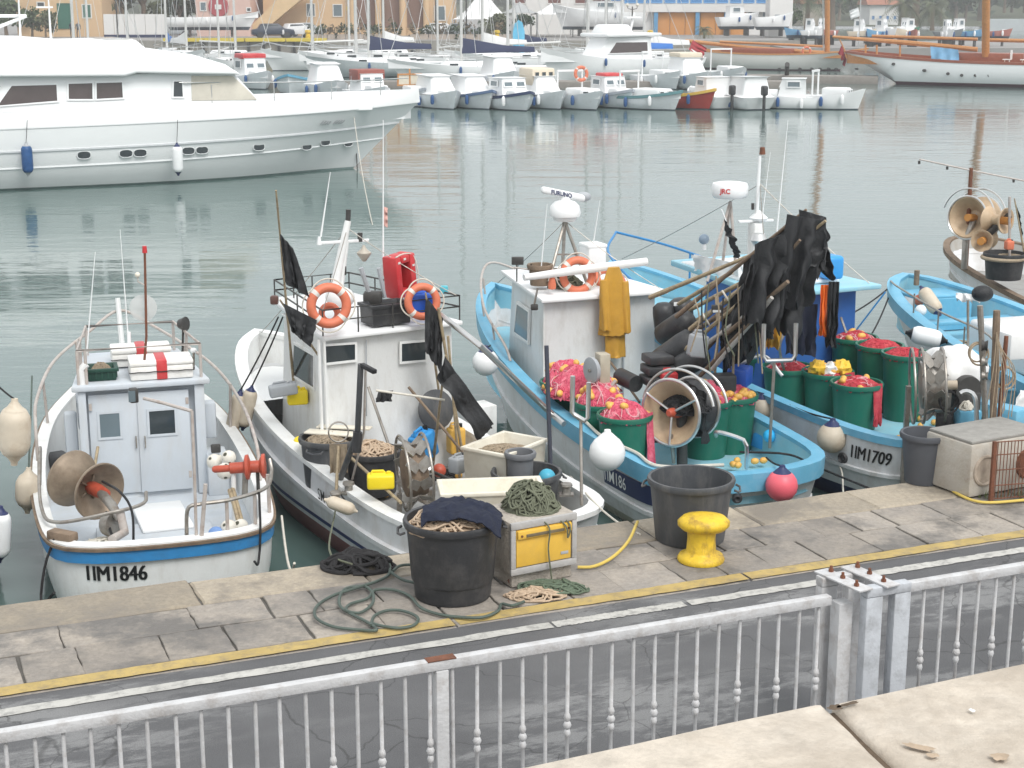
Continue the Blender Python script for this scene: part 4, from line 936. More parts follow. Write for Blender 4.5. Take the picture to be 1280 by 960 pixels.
# ============================================================ BOAT B: white boat full of gear
rB = thing('fishing_boat', 'white fishing boat with lifebuoys on its wheelhouse roof and a deck full of crates', 'fishing boat', (.245, 13.95, WZ), 'fishing boats moored stern to the quay')
B = Boat(rB, (.245, 13.95), (-.523, .853), [(0, 0, .8), (.03, .42, .8), (.15, .76, .8), (.45, .96, .8), (1.2, 1.05, .8), (2.4, 1.04, .85), (3.6, 1.0, .96), (4.6, .90, 1.12), (5.5, .68, 1.3), (6.2, .36, 1.42), (6.6, .0, 1.48)], deck=.50)
B.hull(HULLG, REDB, zwl=.24); B.inside(WHITE, mat('grey_deck', (.30, .30, .29), .7, .2, 5, dirt=(.16, .14, .12), dscale=4, damt=.6), cap=.11)
B.sweep('cap_rail', [(.03, -.02), (.03, .03), (-.12, .032), (-.12, -.02)], WHITE)
B.sweep('rubbing_strake', [(.0, -.03), (.04, -.03), (.045, .02), (.0, .03)], HULLG, z=lambda i: B.path[i][2]-.30)
B.sweep('waterline_stripe', [(.004, -.015), (.008, -.015), (.008, .02), (.004, .02)], DBLUE, z=.32)
B.text('registration_number', 'SM  1', .17, 2.35, 1, .575, BLACK, sx=.85, bold=.001, off=.03)
B.foredeck(4.7, 1.08, WHITE2)
zB = 2.08
cabB = cabin_box(B, 3.05, 4.75, -.86, .68, -.62, .50, .33, zB, WHITE, lean=.15, bevel=.03)
b = MB(B.M); b.add([(2.98, -.92, zB), (2.98, .74, zB), (5.15, .40, zB+.04), (5.15, -.55, zB+.04), (2.98, -.92, zB+.05), (2.98, .74, zB+.05), (5.15, .40, zB+.09), (5.15, -.55, zB+.09)], [(3, 2, 1, 0), (4, 5, 6, 7), (0, 1, 5, 4), (1, 2, 6, 5), (2, 3, 7, 6), (3, 0, 4, 7)]); b.build('cabin_roof', WHITE2, rB, bevel=.015)
def pwin(bt, x, corners, fm=WHITE, gm=GLASS, fw=.025, out=.004, parent=None):
    ps = [bt.onx(px, py, x, out) for px, py in corners]; return window(parent or bt.root, *ps, fm, gm, fw, .014)
pwin(B, 3.05, ((402, 457), (446, 452), (446, 427), (402, 430)))
pwin(B, 3.05, ((499, 455), (534, 452), (534, 424), (499, 427)))
MB().beam(B.onx(458, 425, 3.045, .004), B.onx(458, 520, 3.045, .004), .012, .01).build('panel_joint', LGREYP, rB)
for sgn in (1,):
    ys = .66; window(rB, *[B.W(x, y, z) for x, y, z in ((3.45, .635, 1.45), (4.2, .565, 1.45), (4.15, .555, 1.85), (3.45, .62, 1.85))], WHITE, GLASS, .03, .02)
    window(rB, *[B.W(4.62, y, z) for y, z in ((.38, 1.45), (-.1, 1.45), (-.1, 1.88), (.38, 1.88))][::-1], WHITE, GLASS, .03, .02)
# pipes down the cabin corner
for yy in (.72, .78): MB(B.M).tube([(3.0, yy, 2.1), (2.98, yy, 1.2), (2.98, yy-.02, .4)], .018, 6).build('corner_pipe', WHITE, rB)
# roof rack
rb = [(3.02, .72), (5.0, .40), (5.0, -.54), (3.02, -.90)]
for z in (zB+.32, zB+.20):
    b = MB(B.M); b.tube([(x, y, z) for x, y in rb], .010, 6, closed=True); b.build('roof_rack_rail', DARKS, rB)
for i in range(4):
    a, c = rb[i], rb[(i+1) % 4]
    for k in range(4): t = k/4; x, y = a[0]+(c[0]-a[0])*t, a[1]+(c[1]-a[1])*t; MB(B.M).cyl((x, y, zB+.05), (x, y, zB+.32), .009, n=6).build('rack_post', DARKS, rB)
# mast with crosstree
mx = 3.7
MB().tube([B.onx(418, 360, mx), B.onx(428, 310, mx), B.onx(435, 276, mx)], [.055, .045, .035], 10).build('mast', WHITE, rB)
MB().cyl(B.onx(426, 360, mx), B.onx(433, 300, mx), .03, n=8).build('mast_stay', WHITE, rB)
MB().cyl(B.onx(435, 276, mx), B.onx(435.5, 262, mx), .028, n=10).build('mast_lamp', DARKS, rB)
MB().beam(B.onx(398, 304, mx), B.onx(461, 300, mx), .03, .03).build('crosstree', WHITE2, rB, bevel=.006)
MB().cyl(B.onx(450, 302, mx), B.onx(450, 291, mx), .028, n=10).build('crosstree_lamp', DARKS, rB)
MB().cyl(B.onx(399, 306, mx), B.onx(399, 296, mx), .026, .015, n=8).build('antenna_base', WHITE2, rB)
whip(rB, B.onx(401, 296, mx), B.onx(413, 215, mx), .009)
whip(rB, B.onx(479, 345, 3.6), B.onx(479, 150, 3.6), .010)
lm = B.onx(455, 318, 3.6); MB().lathe([(.02, -.075), (.075, 0), (.08, .02), (.03, .06), (.012, .10), (.001, .1)], lm, n=12).build('deck_lantern', mat('lantern', (.42, .38, .32), .4, .2, 9), rB)
cloth('pennant', B.onx(479, 258, 3.6), B.onx(479, 282, 3.6), (1, .1, -.4), .05, mat('faded_pennant', (.55, .32, .28), .8, .3, 20), rB, 4, 8, 5, .02)
MB().box(B.onx(430, 338, 3.7), (.05, .05, .10)).build('mast_horn', DARKS, rB, bevel=.01)
MB().tube([B.onx(451, 335, 3.4), B.onx(463, 372, 3.4)], .026, 8).build('exhaust_pipe', LGREYP, rB); MB().tube([B.onx(473, 335, 3.4), B.onx(481, 372, 3.4)], .022, 8).build('exhaust_pipe', LGREYP, rB)
MB().box(B.onx(466, 372, 3.4), (.20, .16, .14)).build('roof_winch', DARKS, rB, bevel=.03)
MB().ball(B.onx(425, 372, 3.6), .16, (1, .8, .75)).build('roof_sack', CANV, rB)
MB().box(B.onx(555, 362, 3.3), (.09, .07, .09)).build('side_lamp', mat('turquoise_lamp', (.08, .42, .5), .3), rB, bevel=.02)
MB().box(B.onx(343, 375, 4.3), (.09, .07, .10)).build('side_lamp', mat('brown_lamp', (.10, .05, .04), .4), rB, bevel=.02)
# things on the roof
lifebuoy('orange lifebuoy hanging on the rail beside the furled black flag', B.onx(411, 382, 2.92), (.35, -.93, .12), .235, 'lifebuoys on the white wheelhouse')
lifebuoy('orange lifebuoy in front of the blue canister under the red float', B.onx(528, 377, 2.92), (.35, -.93, .12), .20, 'lifebuoys on the white wheelhouse')
tag(MB().torus(B.onx(412, 392, 3.12), (.3, -.9, .3), .085, .035, 20, 8).build('ring_float', ORANGE), 'small orange ring lying behind the lifebuoy by the black flag', 'float')
r_ = thing('rescue_float', 'tall red moulded plastic rescue float standing on the wheelhouse roof', 'rescue float', B.onx(502, 372, 3.55))
c0 = B.onx(500, 344, 3.5); Mx = Matrix.Translation(c0) @ Matrix.Rotation(B.rz-R(90)+.35, 4, 'Z') @ Matrix.Rotation(-.10, 4, 'Y')
w_, h_, t_ = .31, .46, .21; b = MB(Mx); fr = .085
b.box((-w_/2+fr/2, 0, 0), (fr, t_, h_)); b.box((w_/2-fr/2, 0, 0), (fr, t_, h_)); b.box((0, 0, h_/2-fr/2), (w_-2*fr-.004, t_, fr)); b.box((0, 0, -h_/2+fr/2), (w_-2*fr-.004, t_, fr)); b.build('float_ring', REDP, r_, bevel=.02)
MB(Mx).box((0, .05, 0), (w_-2*fr, .02, h_-2*fr)).build('float_back', REDP, r_)
for x, z in ((-.11, .17), (.11, .10), (-.02, .195)): MB(Mx).box((x, -t_/2-.004, z), (.035, .006, .022)).build('tape_patch', REFL, r_)
MB(Mx).tube(curve([(-.15, -.10, .24), (0, -.08, .245), (.13, -.10, .2), (.16, -.12, 0), (.15, -.11, -.2)], 16), .007, 5).build('cord', ROPEW, r_)
jerrycan('blue plastic canister behind the lifebuoy on the wheelhouse roof', B.onx(525, 395, 3.12), .30, .16, .30, B.rz-R(90), RBLUE, BLACK)
crate('fish_crate', 'black plastic crate on the wheelhouse roof between the two lifebuoys', B.onx(482, 403, 3.22)-V((0, 0, .0)), .46, .3, .22, B.rz-R(90), RUBBER, taper=.97)
def boom(p0, p1, r, m, label):
    return tag(MB().tube([V(p0).lerp(V(p1), i/8) for i in range(9)], r, 8).build('pole', m), label, 'pole')
tag(MB().tube([B.onx(540, 385, 3.0), B.onx(600, 432, 2.2), at(690, 518, .15), at(705, 530, .10)], .032, 10).build('boathook_pole', STAIN), 'long grey metal pole slanting from the roof over the starboard side', 'pole')
# black marker flags
fx = lambda x, *ps: [B.onx(a, c, x-.03*k) for k, (a, c) in enumerate(ps)]
pole_flag('furled black marker flag on the pole by the wheelhouse corner', B.atz(374, 556, .52), B.onx(345, 238, 2.95), fx(2.93, (350, 292), (355, 353), (386, 372), (366, 310)), 3)
pole_flag('drooping black marker flag hanging before the wheelhouse window corner', B.atz(478, 560, .52), B.onx(350, 375, 2.9), fx(2.88, (354, 379), (364, 414), (388, 434), (396, 400)), 7)
pole_flag('black marker flag hanging against the starboard wheelhouse window', B.atz(560, 575, .52), B.onx(532, 366, 2.7), fx(2.72, (532, 370), (531, 438), (552, 466), (554, 398)), 11)
pole_flag('long black marker flag drooping over the white fish crates', B.atz(540, 590, .52), B.onx(557, 444, 1.9), fx(1.9, (556, 446), (548, 473), (600, 553), (617, 530)), 15, fold=.035)
boom(B.atz(582, 590, .5), B.onx(548, 385, 2.6), .016, BAMB, 'bamboo pole standing among the black flags on the full deck')
boom(B.atz(575, 600, .5), B.onx(560, 420, 2.4), .014, BAMB, 'thin bamboo pole beside the light blue canister')
boom(B.onx(470, 488, 2.3), B.onx(556, 500, 2.0), .012, ROPEW, 'thin white pole lying level in front of the wheelhouse')
# deck gear
pr_ = rimtub(B, 'rope_tub', 'black tub full of tan rope on deck below the wheelhouse', 466, 562, 1.0, .27, .23, .45, RUBBER, rz=.4)
heap('rope_heap', 'coil of tan rope filling the black tub on deck', pr_+V((0, 0, .40)), .25, .10, NETT, n=55, thick=.011, seed=21, cat='rope', steps=22)
pg_ = rimtub(B, 'rope_tub', 'grey tub with pale boards laid across it by the landing net', 412, 545, 1.12, .30, .26, .52, GREYP, rz=1.2)
tag(MB().beam(pg_+V((-.25, .1, .545)), pg_+V((.30, -.06, .55)), .16, .02).beam(pg_+V((-.15, .24, .56)), pg_+V((.42, .12, .57)), .12, .02).build('wood_boards', CREAM, bevel=.006), 'pale boards laid over the grey tub', 'boards')
heap('net_bundle', 'brown net bundle filling the grey tub under the boards', pg_+V((0, 0, .45)), .27, .09, NETB, n=40, thick=.007, seed=24)
ln = thing('landing_net', 'landing net with wire hoop and long wooden handle', 'net', B.atz(418, 610, .8)); MB().torus(atY(423, 540, 15.3), (.3, -.9, .1), .10, .008, 20, 6).build('hoop', STEEL, ln); MB().tube([atY(423, 558, 15.3), atY(420, 620, 15.0)], .016, 6).build('handle', BAMB, ln)
cloth('mesh_bag', atY(412, 555, 15.32), atY(434, 555, 15.28), (0, 0, -1), .30, NETB, ln, 5, 10, 6, .02, taper=0)
rimtub(B, 'plain_bucket', 'black bucket standing against the white wheelhouse wall', 520, 529, .98, .16, .13, .36, RUBBER, cat='bucket', handles=False)
jerrycan('blue jerrycan standing behind the rope tub', B.atz(478, 552, .6), .24, .16, .36, B.rz-R(100), RBLUE, BLACK)
jerrycan('light blue canister leaning among the flag poles', B.atz(533, 572, .72), .28, .18, .36, B.rz-R(70), mat('sky_blue_plastic', (.04, .30, .68), .4, .08, 4), BLACK, tilt=('Y', -.3))
jerrycan('orange yellow canister beside the stacked white crates', B.atz(570, 566, .70), .18, .15, .34, B.rz-R(95), mat('ochre_plastic', (.72, .42, .08), .45, .08, 4), BLACK)
jerrycan('bright yellow canister hanging on the port side by the winch', atY(476, 610, 14.6), .26, .15, .17, .1, YELLP, YELLP)
jerrycan('pale grey canister hanging at the wheelhouse corner', atY(355, 494, 16.6), .30, .14, .15, .25, LGREYP, LGREYP, tilt=('Y', -.12))
jerrycan('yellow canister hanging below the pale grey one', atY(372, 505, 16.75), .22, .14, .19, .25, YELLP, YELLP)
small_ball('yellow float on the side deck below the grey canister', B.atz(374, 552, .95), .06, YELLP)
# bollard post with black head (davit) on the port rail
dv = thing('davit_post', 'grey steel davit post with a black head on the port rail', 'davit', B.sheer(2.15, 1, -.06)); p0 = B.sheer(2.15, 1, -.06)
MB().tube([p0, atY(447, 540, 14.75), atY(451, 455, 14.7)], .030, 10).build('post', GREYP, dv); MB().beam(atY(452, 456, 14.7), atY(469, 465, 14.55), .05, .045).build('head', BLACK, dv, bevel=.01)
MB().tube([p0+V((.12, .08, 0)), atY(455, 540, 14.8), atY(457, 462, 14.75)], .012, 8).build('stay', RUSTP, dv); MB().cyl(atY(446, 565, 14.75), atY(447, 540, 14.75), .045, n=10).build('collar', RUBBER, dv)
# net hauler wheel with chevron fins
hw = thing('net_hauler', 'net hauler wheel with V shaped fins beside the yellow canister', 'net hauler', B.atz(522, 640, .36))
hcB = atY(518, 590, 14.95); axB = V((.93, .25, .05))
for s_ in (-1, 1):
    MB().torus(hcB+axB*.115*s_, axB, .37, .014, 36, 8).build('rim', STEEL, hw)
for k in range(10):
    a = 2*math.pi*k/10; x_, y_, d_ = frame_of(axB); e = x_*math.cos(a)+y_*math.sin(a); t_ = -x_*math.sin(a)+y_*math.cos(a)
    for s_ in (-1, 1): MB().beam(hcB+e*.34+d_*.11*s_, hcB+e*.26+t_*.07+d_*.01*s_, .10, .012, up=e).build('fin', STEEL, hw)
MB().lathe([(.001, -.13), (.06, -.12), (.23, -.10), (.25, 0), (.23, .10), (.06, .12), (.001, .13)], hcB, axB, n=24).build('drum', WOOD, hw)
MB().beam(hcB-V((0, 0, .2))-axB*.16, V((hcB.x-.15, hcB.y, WZ+.36)), .05, .05).build('stand', STEEL, hw); MB().beam(hcB-V((0, 0, .2))+axB*.16, V((hcB.x+.15, hcB.y, WZ+.36)), .05, .05).build('stand', STEEL, hw)
MB().cyl(hcB+axB*.1, hcB+axB*.18, .05, n=12).build('hub', STAIN, hw); MB().tube([hcB+axB*.15, atY(600, 615, 14.2)], .016, 8).build('lever', DARKS, hw)
# white crates
cr = B.rz-R(90)
c1 = B.atz(638, 590, .36)
pc_ = B.atz(631, 553, 1.15); pc_.z -= .60; crate('fish_crate', 'tall white plastic fish box with net inside beside the grey bucket', pc_, .72, .52, .60, cr+.42, CREAM, 'white fish boxes on the full deck')
heap('net_bundle', 'grey brown net filling the tall white fish box', pc_+V((0, 0, .51)), .26, .04, NETB, n=60, thick=.006, seed=31, sy=.85)
crate('fish_crate', 'wide empty white fish tray resting on the stern rail behind the yellow fronted box', B.atz(614, 606, 1.22)-V((0, 0, .27)), .92, .44, .27, .12, CREAM, 'white fish boxes on the full deck', taper=.95)
tag(MB().box(B.atz(585, 565, .36)+V((.1, .3, .25)), (.38, .3, .5), rz=cr).build('white_locker', WHITE, bevel=.015), 'white locker behind the ochre canister', 'locker')
pt_ = rimtub(B, 'round_tub', 'wide dark grey tub in the stern holding a grey bucket', 658, 588, 1.0, .33, .28, .48, GREYP, rz=.3)
tub('plain_bucket', 'grey bucket standing in the wide tub', pt_+V((-.06, .05, .30)), .135, .12, .36, LGREYP if False else mat('mid_grey_plastic', (.15, .155, .165), .5, .1, 5, dirt=(.28, .26, .24), dscale=4, damt=.4), cat='bucket', handles=False)
small_ball('turquoise ball float in the wide grey tub', pt_+V((.20, -.10, .44)), .085, mat('turquoise_float', (.06, .36, .50), .45, .1, 5))
small_ball('red ball float behind the hauler wheel', atY(549, 588, 15.3), .07, REDPAINT)
jerrycan('small pale grey canister behind the wide fish tray', B.atz(574, 590, .75), .20, .15, .20, cr+.3, LGREYP, BLACK)
MB().lathe([(.001, -.02), (.20, -.015), (.22, .0), (.20, .015), (.001, .02)], B.onx(545, 512, 2.9), (.5, -.8, .2), n=26).build('wheel_disc', GREYP, rB)
tag(cloth('black_hood', B.onx(473, 490, 2.6), B.onx(491, 488, 2.6), (-.2, -.1, -1), .11, BLACKF, None, 9, 10, 6, .03), 'small black hood hanging from the thin white pole', 'hood')
# stern posts, bollards
MB().tube([B.sheer(1.35, -1, -.05, -.3), B.sheer(1.35, -1, -.05, .0), B.ony(683, 432, -1.0)], .024, 10).build('dark_post', mat('dark_blue_grey_steel', (.05, .055, .075), .5, .15, 9), rB)
for px, py, x in ((420, 628, 0), (436, 616, 0), (708, 618, 0)):
    p = B.atz(px, py, .82); MB().lathe([(.05, 0), (.04, .03), (.04, .07), (.06, .09), (.055, .11), (.001, .115)], p, n=14).build('mooring_bitt', STEEL, rB)
    MB().box(p, (.14, .10, .02)).build('bitt_plate', STEEL, rB)
fender('boat_fender', 'white cylindrical fender hanging over the port lettering', atY(426, 632, 14.55), .065, .27, (.8, .0, -.32), TAN, TAN, None, B.atz(423, 614, .84))
# ============================================================ BOAT C: light blue trimmed boat with radar
rC = thing('fishing_boat', 'white fishing boat with wide light blue gunwale and bar radar on a tripod', 'fishing boat', (2.57, 15.64, WZ), 'fishing boats moored stern to the quay')
C = Boat(rC, (2.57, 15.64), (-.38, .925), [(0, 0, .8), (.05, .42, .8), (.2, .78, .8), (.55, .98, .8), (1.3, 1.05, .82), (2.4, 1.07, .86), (3.6, 1.02, .94), (5, .92, 1.13), (6.2, .68, 1.3), (7.0, .38, 1.45), (7.5, .0, 1.55)], deck=.47)
BOTC = mat('algae_white', (.45, .44, .36), .6, .2, 4, dirt=(.20, .18, .10), dscale=5, damt=.6)
C.hull(HULLG, BOTC, zwl=.12); C.inside(LBLUE2, LBLUE2, cap=.09)
C.sweep('gunwale_band', [(.004, -.17), (.035, -.165), (.045, .0), (.045, .028), (-.10, .030), (-.10, -.01)], LBLUE)
C.sweep('rubbing_strake', [(.0, -.025), (.03, -.025), (.035, .02), (.0, .025)], HULLG, z=lambda i: C.path[i][2]-.50)
C.patch('number_panel', 1.45, 1, 1.5, .40, .615, DBLUE, .012)
C.text('registration_number', '1IM186', .20, 1.38, 1, .445, WHITE2, sx=.85, bold=.001, off=.020)
C.foredeck(5.7, 1.0, LBLUE2)
zC = 1.95
cabC = cabin_box(C, 3.98, 5.75, -.82, .74, -.58, .50, .3, zC, WHITE, lean=.12, bevel=.03)
b = MB(C.M); b.add([(3.88, -.92, zC), (3.88, .80, zC), (5.85, .54, zC+.04), (5.85, -.62, zC+.04), (3.88, -.92, zC+.05), (3.88, .80, zC+.05), (5.85, .54, zC+.09), (5.85, -.62, zC+.09)], [(3, 2, 1, 0), (4, 5, 6, 7), (0, 1, 5, 4), (1, 2, 6, 5), (2, 3, 7, 6), (3, 0, 4, 7)]); b.build('cabin_roof', WHITE2, rC, bevel=.015)
window(rC, *[C.W(x, y, z) for x, y, z in ((4.55, .685, 1.30), (5.25, .60, 1.30), (5.15, .595, 1.75), (4.55, .672, 1.75))], WHITE, GLASSB, .04, .02)
window(rC, *[C.W(5.70, y, z) for y, z in ((-.45, 1.35), (.4, 1.35), (.4, 1.80), (-.45, 1.80))], WHITE, GLASSB, .04, .02)
MB(C.M).box((3.965, -.35, 1.05), (.012, .02, 1.5)).build('panel_joint', LGREYP, rC)
MB(C.M).box((3.75, -.55, .56), (.45, .6, .10)).build('engine_box', LBLUE2, rC, bevel=.02)
MB(C.M).box((2.9, -.45, .62), (1.2, .7, .26)).build('hatch_box', LBLUE2, rC, bevel=.02)
# bow rail
posts_rail(rC, [C.sheer(4.6, 1, -.05, .03), C.sheer(4.8, 1, -.04, .16), C.sheer(6.0, 1, -.02, .24), C.sheer(7.1, 1, 0, .28), C.W(7.5, 0, 1.86), C.sheer(7.1, -1, 0, .28), C.sheer(6.2, -1, 0, .24), C.sheer(5.0, -1, -.04, .16), C.sheer(4.8, -1, -.05, .03)], .017, RUSTP, name='bow_rail', n=60)
for x, sd in ((5.4, 1), (6.3, 1), (7.1, 1), (7.1, -1), (6.3, -1)): MB().cyl(C.sheer(x, sd, -.02, .25), C.sheer(x, sd, -.05, .02), .014, n=8).build('rail_post', RUSTP, rC)
# roof rack, boom, tripod with radar
xr = 4.7
def tri(bt, feet, top, r, m, root): 
    for f in feet: MB().tube([f, V(f).lerp(V(top), .5), top], r, 8).build('tripod_leg', m, root)
top = C.onx(706, 276, xr)
tri(C, [C.onx(686, 352, xr-.35), C.onx(733, 352, xr-.2), C.onx(703, 338, xr+.45)], top, .022, STEEL, rC)
MB().beam(C.onx(696, 318, xr-.1), C.onx(722, 318, xr-.1), .02, .02).build('tripod_brace', STEEL, rC); MB().beam(C.onx(691, 336, xr-.2), C.onx(728, 336, xr-.2), .02, .02).build('tripod_brace', STEEL, rC)
b = MB(); b.lathe([(.001, 0), (.13, 0), (.15, .02), (.15, .05), (.19, .06), (.20, .10), (.18, .19), (.13, .24), (.07, .26), (.06, .30), (.001, .3)], top, n=24); b.build('radar_pedestal', WHITE2, rC)
a0, a1 = C.onx(677, 237, xr), C.onx(731, 248, xr); dd = (a1-a0).normalized(); upv = V((0, 0, 1)); MB().beam(a0, a1, .10, .085).build('radar_bar', WHITE2, rC, bevel=.03, segs=3)
rd = [o for o in rC.children if o.name.startswith('radar_bar')][0]
nv = dd.cross(V((0, 0, 1))).normalized()
lettering('radar_lettering', 'FURUNO', .075, a0+dd*.11+nv*.052-V((0, 0, .026)), dd, (0, 0, 1), DBLUE, rd, bold=.003, sx=.95)
MB().ball(C.onx(729, 246, xr), .09, (1.1, .5, .7)).build('radar_end', LGREYP, rC)
whip(rC, C.onx(675, 350, 4.4), C.onx(684, 255, 4.4), .007); whip(rC, C.onx(740, 315, 5.0), C.onx(750, 250, 5.0), .007)
MB().tube([C.onx(655, 347, 4.05), C.onx(720, 338, 4.1), C.onx(808, 327, 4.15)], [.04, .055, .05], 12).build('white_boom', CANV, rC)
MB().box(C.onx(741, 318, 5.1), (.30, .26, .28), rz=C.rz).build('roof_box', WHITE2, rC, bevel=.03); MB().box(C.onx(741, 306, 5.1)+V((0, 0, .0)), (.32, .28, .05), rz=C.rz).build('roof_box_lid', WHITE2, rC, bevel=.02)
for px in (646, 664): MB().cyl(C.onx(px, 352, 4.6), C.onx(px, 330, 4.6), .010, n=6).build('rack_post', DARKS, rC)
MB().box(C.onx(647, 326, 4.6), (.15, .05, .10)).build('roof_lamp', DARKS, rC, bevel=.012)
MB().tube([C.onx(642, 334, 4.6), C.onx(668, 338, 4.5), C.onx(700, 350, 4.3)], .010, 6).build('rack_rail', RUSTP, rC)
MB().box(C.onx(668, 384, 3.90), (.09, .07, .07)).build('deck_lamp', DARKS, rC, bevel=.015)
MB().tube([C.onx(672, 360, 3.9), C.onx(668, 380, 3.9)], .014, 6).build('lamp_bracket', STEEL, rC)
tub('wicker_tub', 'brown round basket tub on the radar boat roof', C.onx(675, 356, 4.5), .14, .12, .26, WOOD, handles=False)
lifebuoy('orange lifebuoy leaning below the bar radar tripod', C.onx(722, 344, 4.22), (.25, -.95, .1), .235, 'lifebuoys on the radar boat roof')
lifebuoy('orange lifebuoy lying by the hanging ochre oilskin', C.onx(762, 350, 4.5), (.3, -.5, .8), .22, 'lifebuoys on the radar boat roof')
b = MB(); b.lathe([(.001, 0), (.045, .01), (.05, .06), (.03, .17), (.012, .24), (.001, .25)], C.onx(690, 362, 4.1), n=12); tag(b.build('marker_cone', ORANGE), 'small orange cone on the radar boat roof edge', 'cone')
heap('rope_heap', 'dark rope heap under the lifebuoy on the radar boat roof', C.onx(708, 360, 4.45), .22, .14, NETG, n=30, thick=.012, seed=44, cat='rope', sy=.7)
# oilskin hanging on the aft wall
oj = thing('oilskin_suit', 'ochre oilskin jacket and trousers hanging on the white wheelhouse wall', 'oilskin', C.onx(768, 446, 3.85))
def garment(p_top, p_bot, wt, wb, xb, seed, name, root, m, xoff=.0):
    # two-sided hanging garment: an elliptic tube gathered at the neck, with folds
    b = MB(); n = 26; k = 12; vs = []
    for j in range(k+1):
        t = j/k; c = V(p_top).lerp(V(p_bot), t); w_ = wt+(wb-wt)*min(1, t*2.2)**.7; d_ = .035+.05*t
        for i in range(n):
            a = 2*math.pi*i/n; rr = 1+.20*t*math.sin(5*a+seed)+.12*noise.noise(V((a*2, t*3, seed)))
            vs.append(c+C.l*(-1)*w_*math.cos(a)*rr+C.f*(-1)*d_*math.sin(a)*rr+V((0, 0, .03*noise.noise(V((a*3, seed, 1)))*(t > .9))))
    b.add(vs, [(j*n+i, j*n+(i+1) % n, (j+1)*n+(i+1) % n, (j+1)*n+i) for j in range(k) for i in range(n)]+[tuple(range(n)), tuple(reversed(range(k*n, (k+1)*n)))])
    return b.build(name, m, root, ang=80)
garment(C.onx(767, 334, 3.84), C.onx(768, 418, 3.84), .075, .185, 0, 2, 'jacket', oj, OILSK); garment(C.onx(769, 400, 3.86), C.onx(768, 446, 3.86), .11, .125, 0, 6, 'trousers', oj, OILSK)
garment(C.onx(755, 350, 3.82), C.onx(757, 412, 3.80), .05, .06, 0, 9, 'sleeve', oj, OILSK); garment(C.onx(781, 352, 3.82), C.onx(781, 415, 3.80), .05, .06, 0, 12, 'sleeve', oj, OILSK)
# green tubs with pink net
TH, TR = .62, .29
def green_tub(label, base, group, r=TR, h=TH): return tub('net_tub', label, base, r, r*.82, h, GREENT, group, rz=random.uniform(0, 3), handles=False, ribs=0, n=26)
PG = 'green tubs of pink net'; NG = 'pink nets heaped in green tubs'
def on_deck(bt, px, py, zt): return bt.atz(px, py, zt)       # top centre of a tub seen at px,py
def ctub(px, py, label, bt=None, h=TH, r=TR, group=PG, deck=None):
    bt = bt or C; dz = bt.deck if deck is None else deck; p = bt.atz(px, py, dz+h); q = bt.loc(p); lim = bt.loc(bt.sheer(max(.6, q.x), 1)).y-.10-r*.85; q.y = max(-lim, min(lim, q.y)); p = bt.W(q.x, q.y, dz+.002); green_tub(label, p, group, r, h); return p
p1 = ctub(683, 478, 'green tub of pink net nearest the white wheelhouse'); p2 = ctub(727, 503, 'green tub of pink net behind the steel crutch'); p3 = ctub(778, 517, 'green tub of pink net with a net tail hanging down its side')
p4 = ctub(882, 498, 'green tub heaped with pink net behind the hauler drum', h=.66); p5 = ctub(917, 492, 'green tub heaped with pink net by the starboard gunwale', h=.66)
def pnet(p, h, mh, seed, label, fl, m=NETP, r=TR, group=NG): return heap('fishing_net', label, V(p)+V((0, 0, h-.07)), r*.99, mh, m, n=130, thick=.0075, seed=seed, group=group, floats=fl, spill=.0)
pnet(p1, TH, .30, 61, 'high pink net heap with yellow floats before the white wheelhouse', 14); pnet(p2, TH, .26, 62, 'pink net heap with yellow floats behind the steel crutch', 12)
heap('fishing_net', 'broad pink net heap bridging the two tubs before the wheelhouse', p1.lerp(p2, .5)+V((0, .05, TH-.05)), .44, .30, NETP, n=240, thick=.0075, seed=67, group=NG, floats=10)
pnet(p3, TH, .19, 63, 'smooth pink net heap in the tub with the hanging net tail', 5); pnet(p4, .66, .24, 64, 'pink net heap behind the hauler drum with few floats', 8); pnet(p5, .66, .16, 65, 'pink net heap by the starboard gunwale with pale yellow floats', 15)
tag(cloth('net_tail', p3+V((.22, -.16, TH+.03)), p3+V((.30, -.05, TH+.03)), (.05, -.05, -1), .72, NETP, None, 3, 6, 14, .03), 'pink net tail hanging down the side of a green tub', 'net')
# searchlight / sorting scale on stand
sc = thing('deck_scale', 'round dial scale in a beige box on a steel stand', 'scale', C.atz(748, 560, .5)); q = atY(748, 462, 17.6)
MB().box(q+V((.05, .05, 0)), (.13, .16, .36), rz=.35).build('housing', mat('beige_metal', (.42, .38, .30), .5, .15, 6), sc, bevel=.012)
b = MB(); b.lathe([(.001, 0), (.14, 0), (.15, .02), (.15, .05), (.135, .055), (.001, .05)], q+V((-.05, -.02, 0)), (-.85, -.5, 0), n=24); b.build('dial', LGREYP, sc)
MB().cyl(q+V((-.10, -.05, 0)), q+V((-.115, -.058, 0)), .02, n=10).build('hub', STEEL, sc)
MB().tube([q-V((0, 0, .18)), q-V((.0, 0, .5)), q-V((.01, 0, .72))], .03, 8).build('stand', STEEL, sc); MB().tube(curve([q-V((0, 0, .38)), q+V((.1, -.02, -.25)), q+V((.2, 0, -.12))], 10), .02, 8).build('stand_brace', RUSTP, sc)
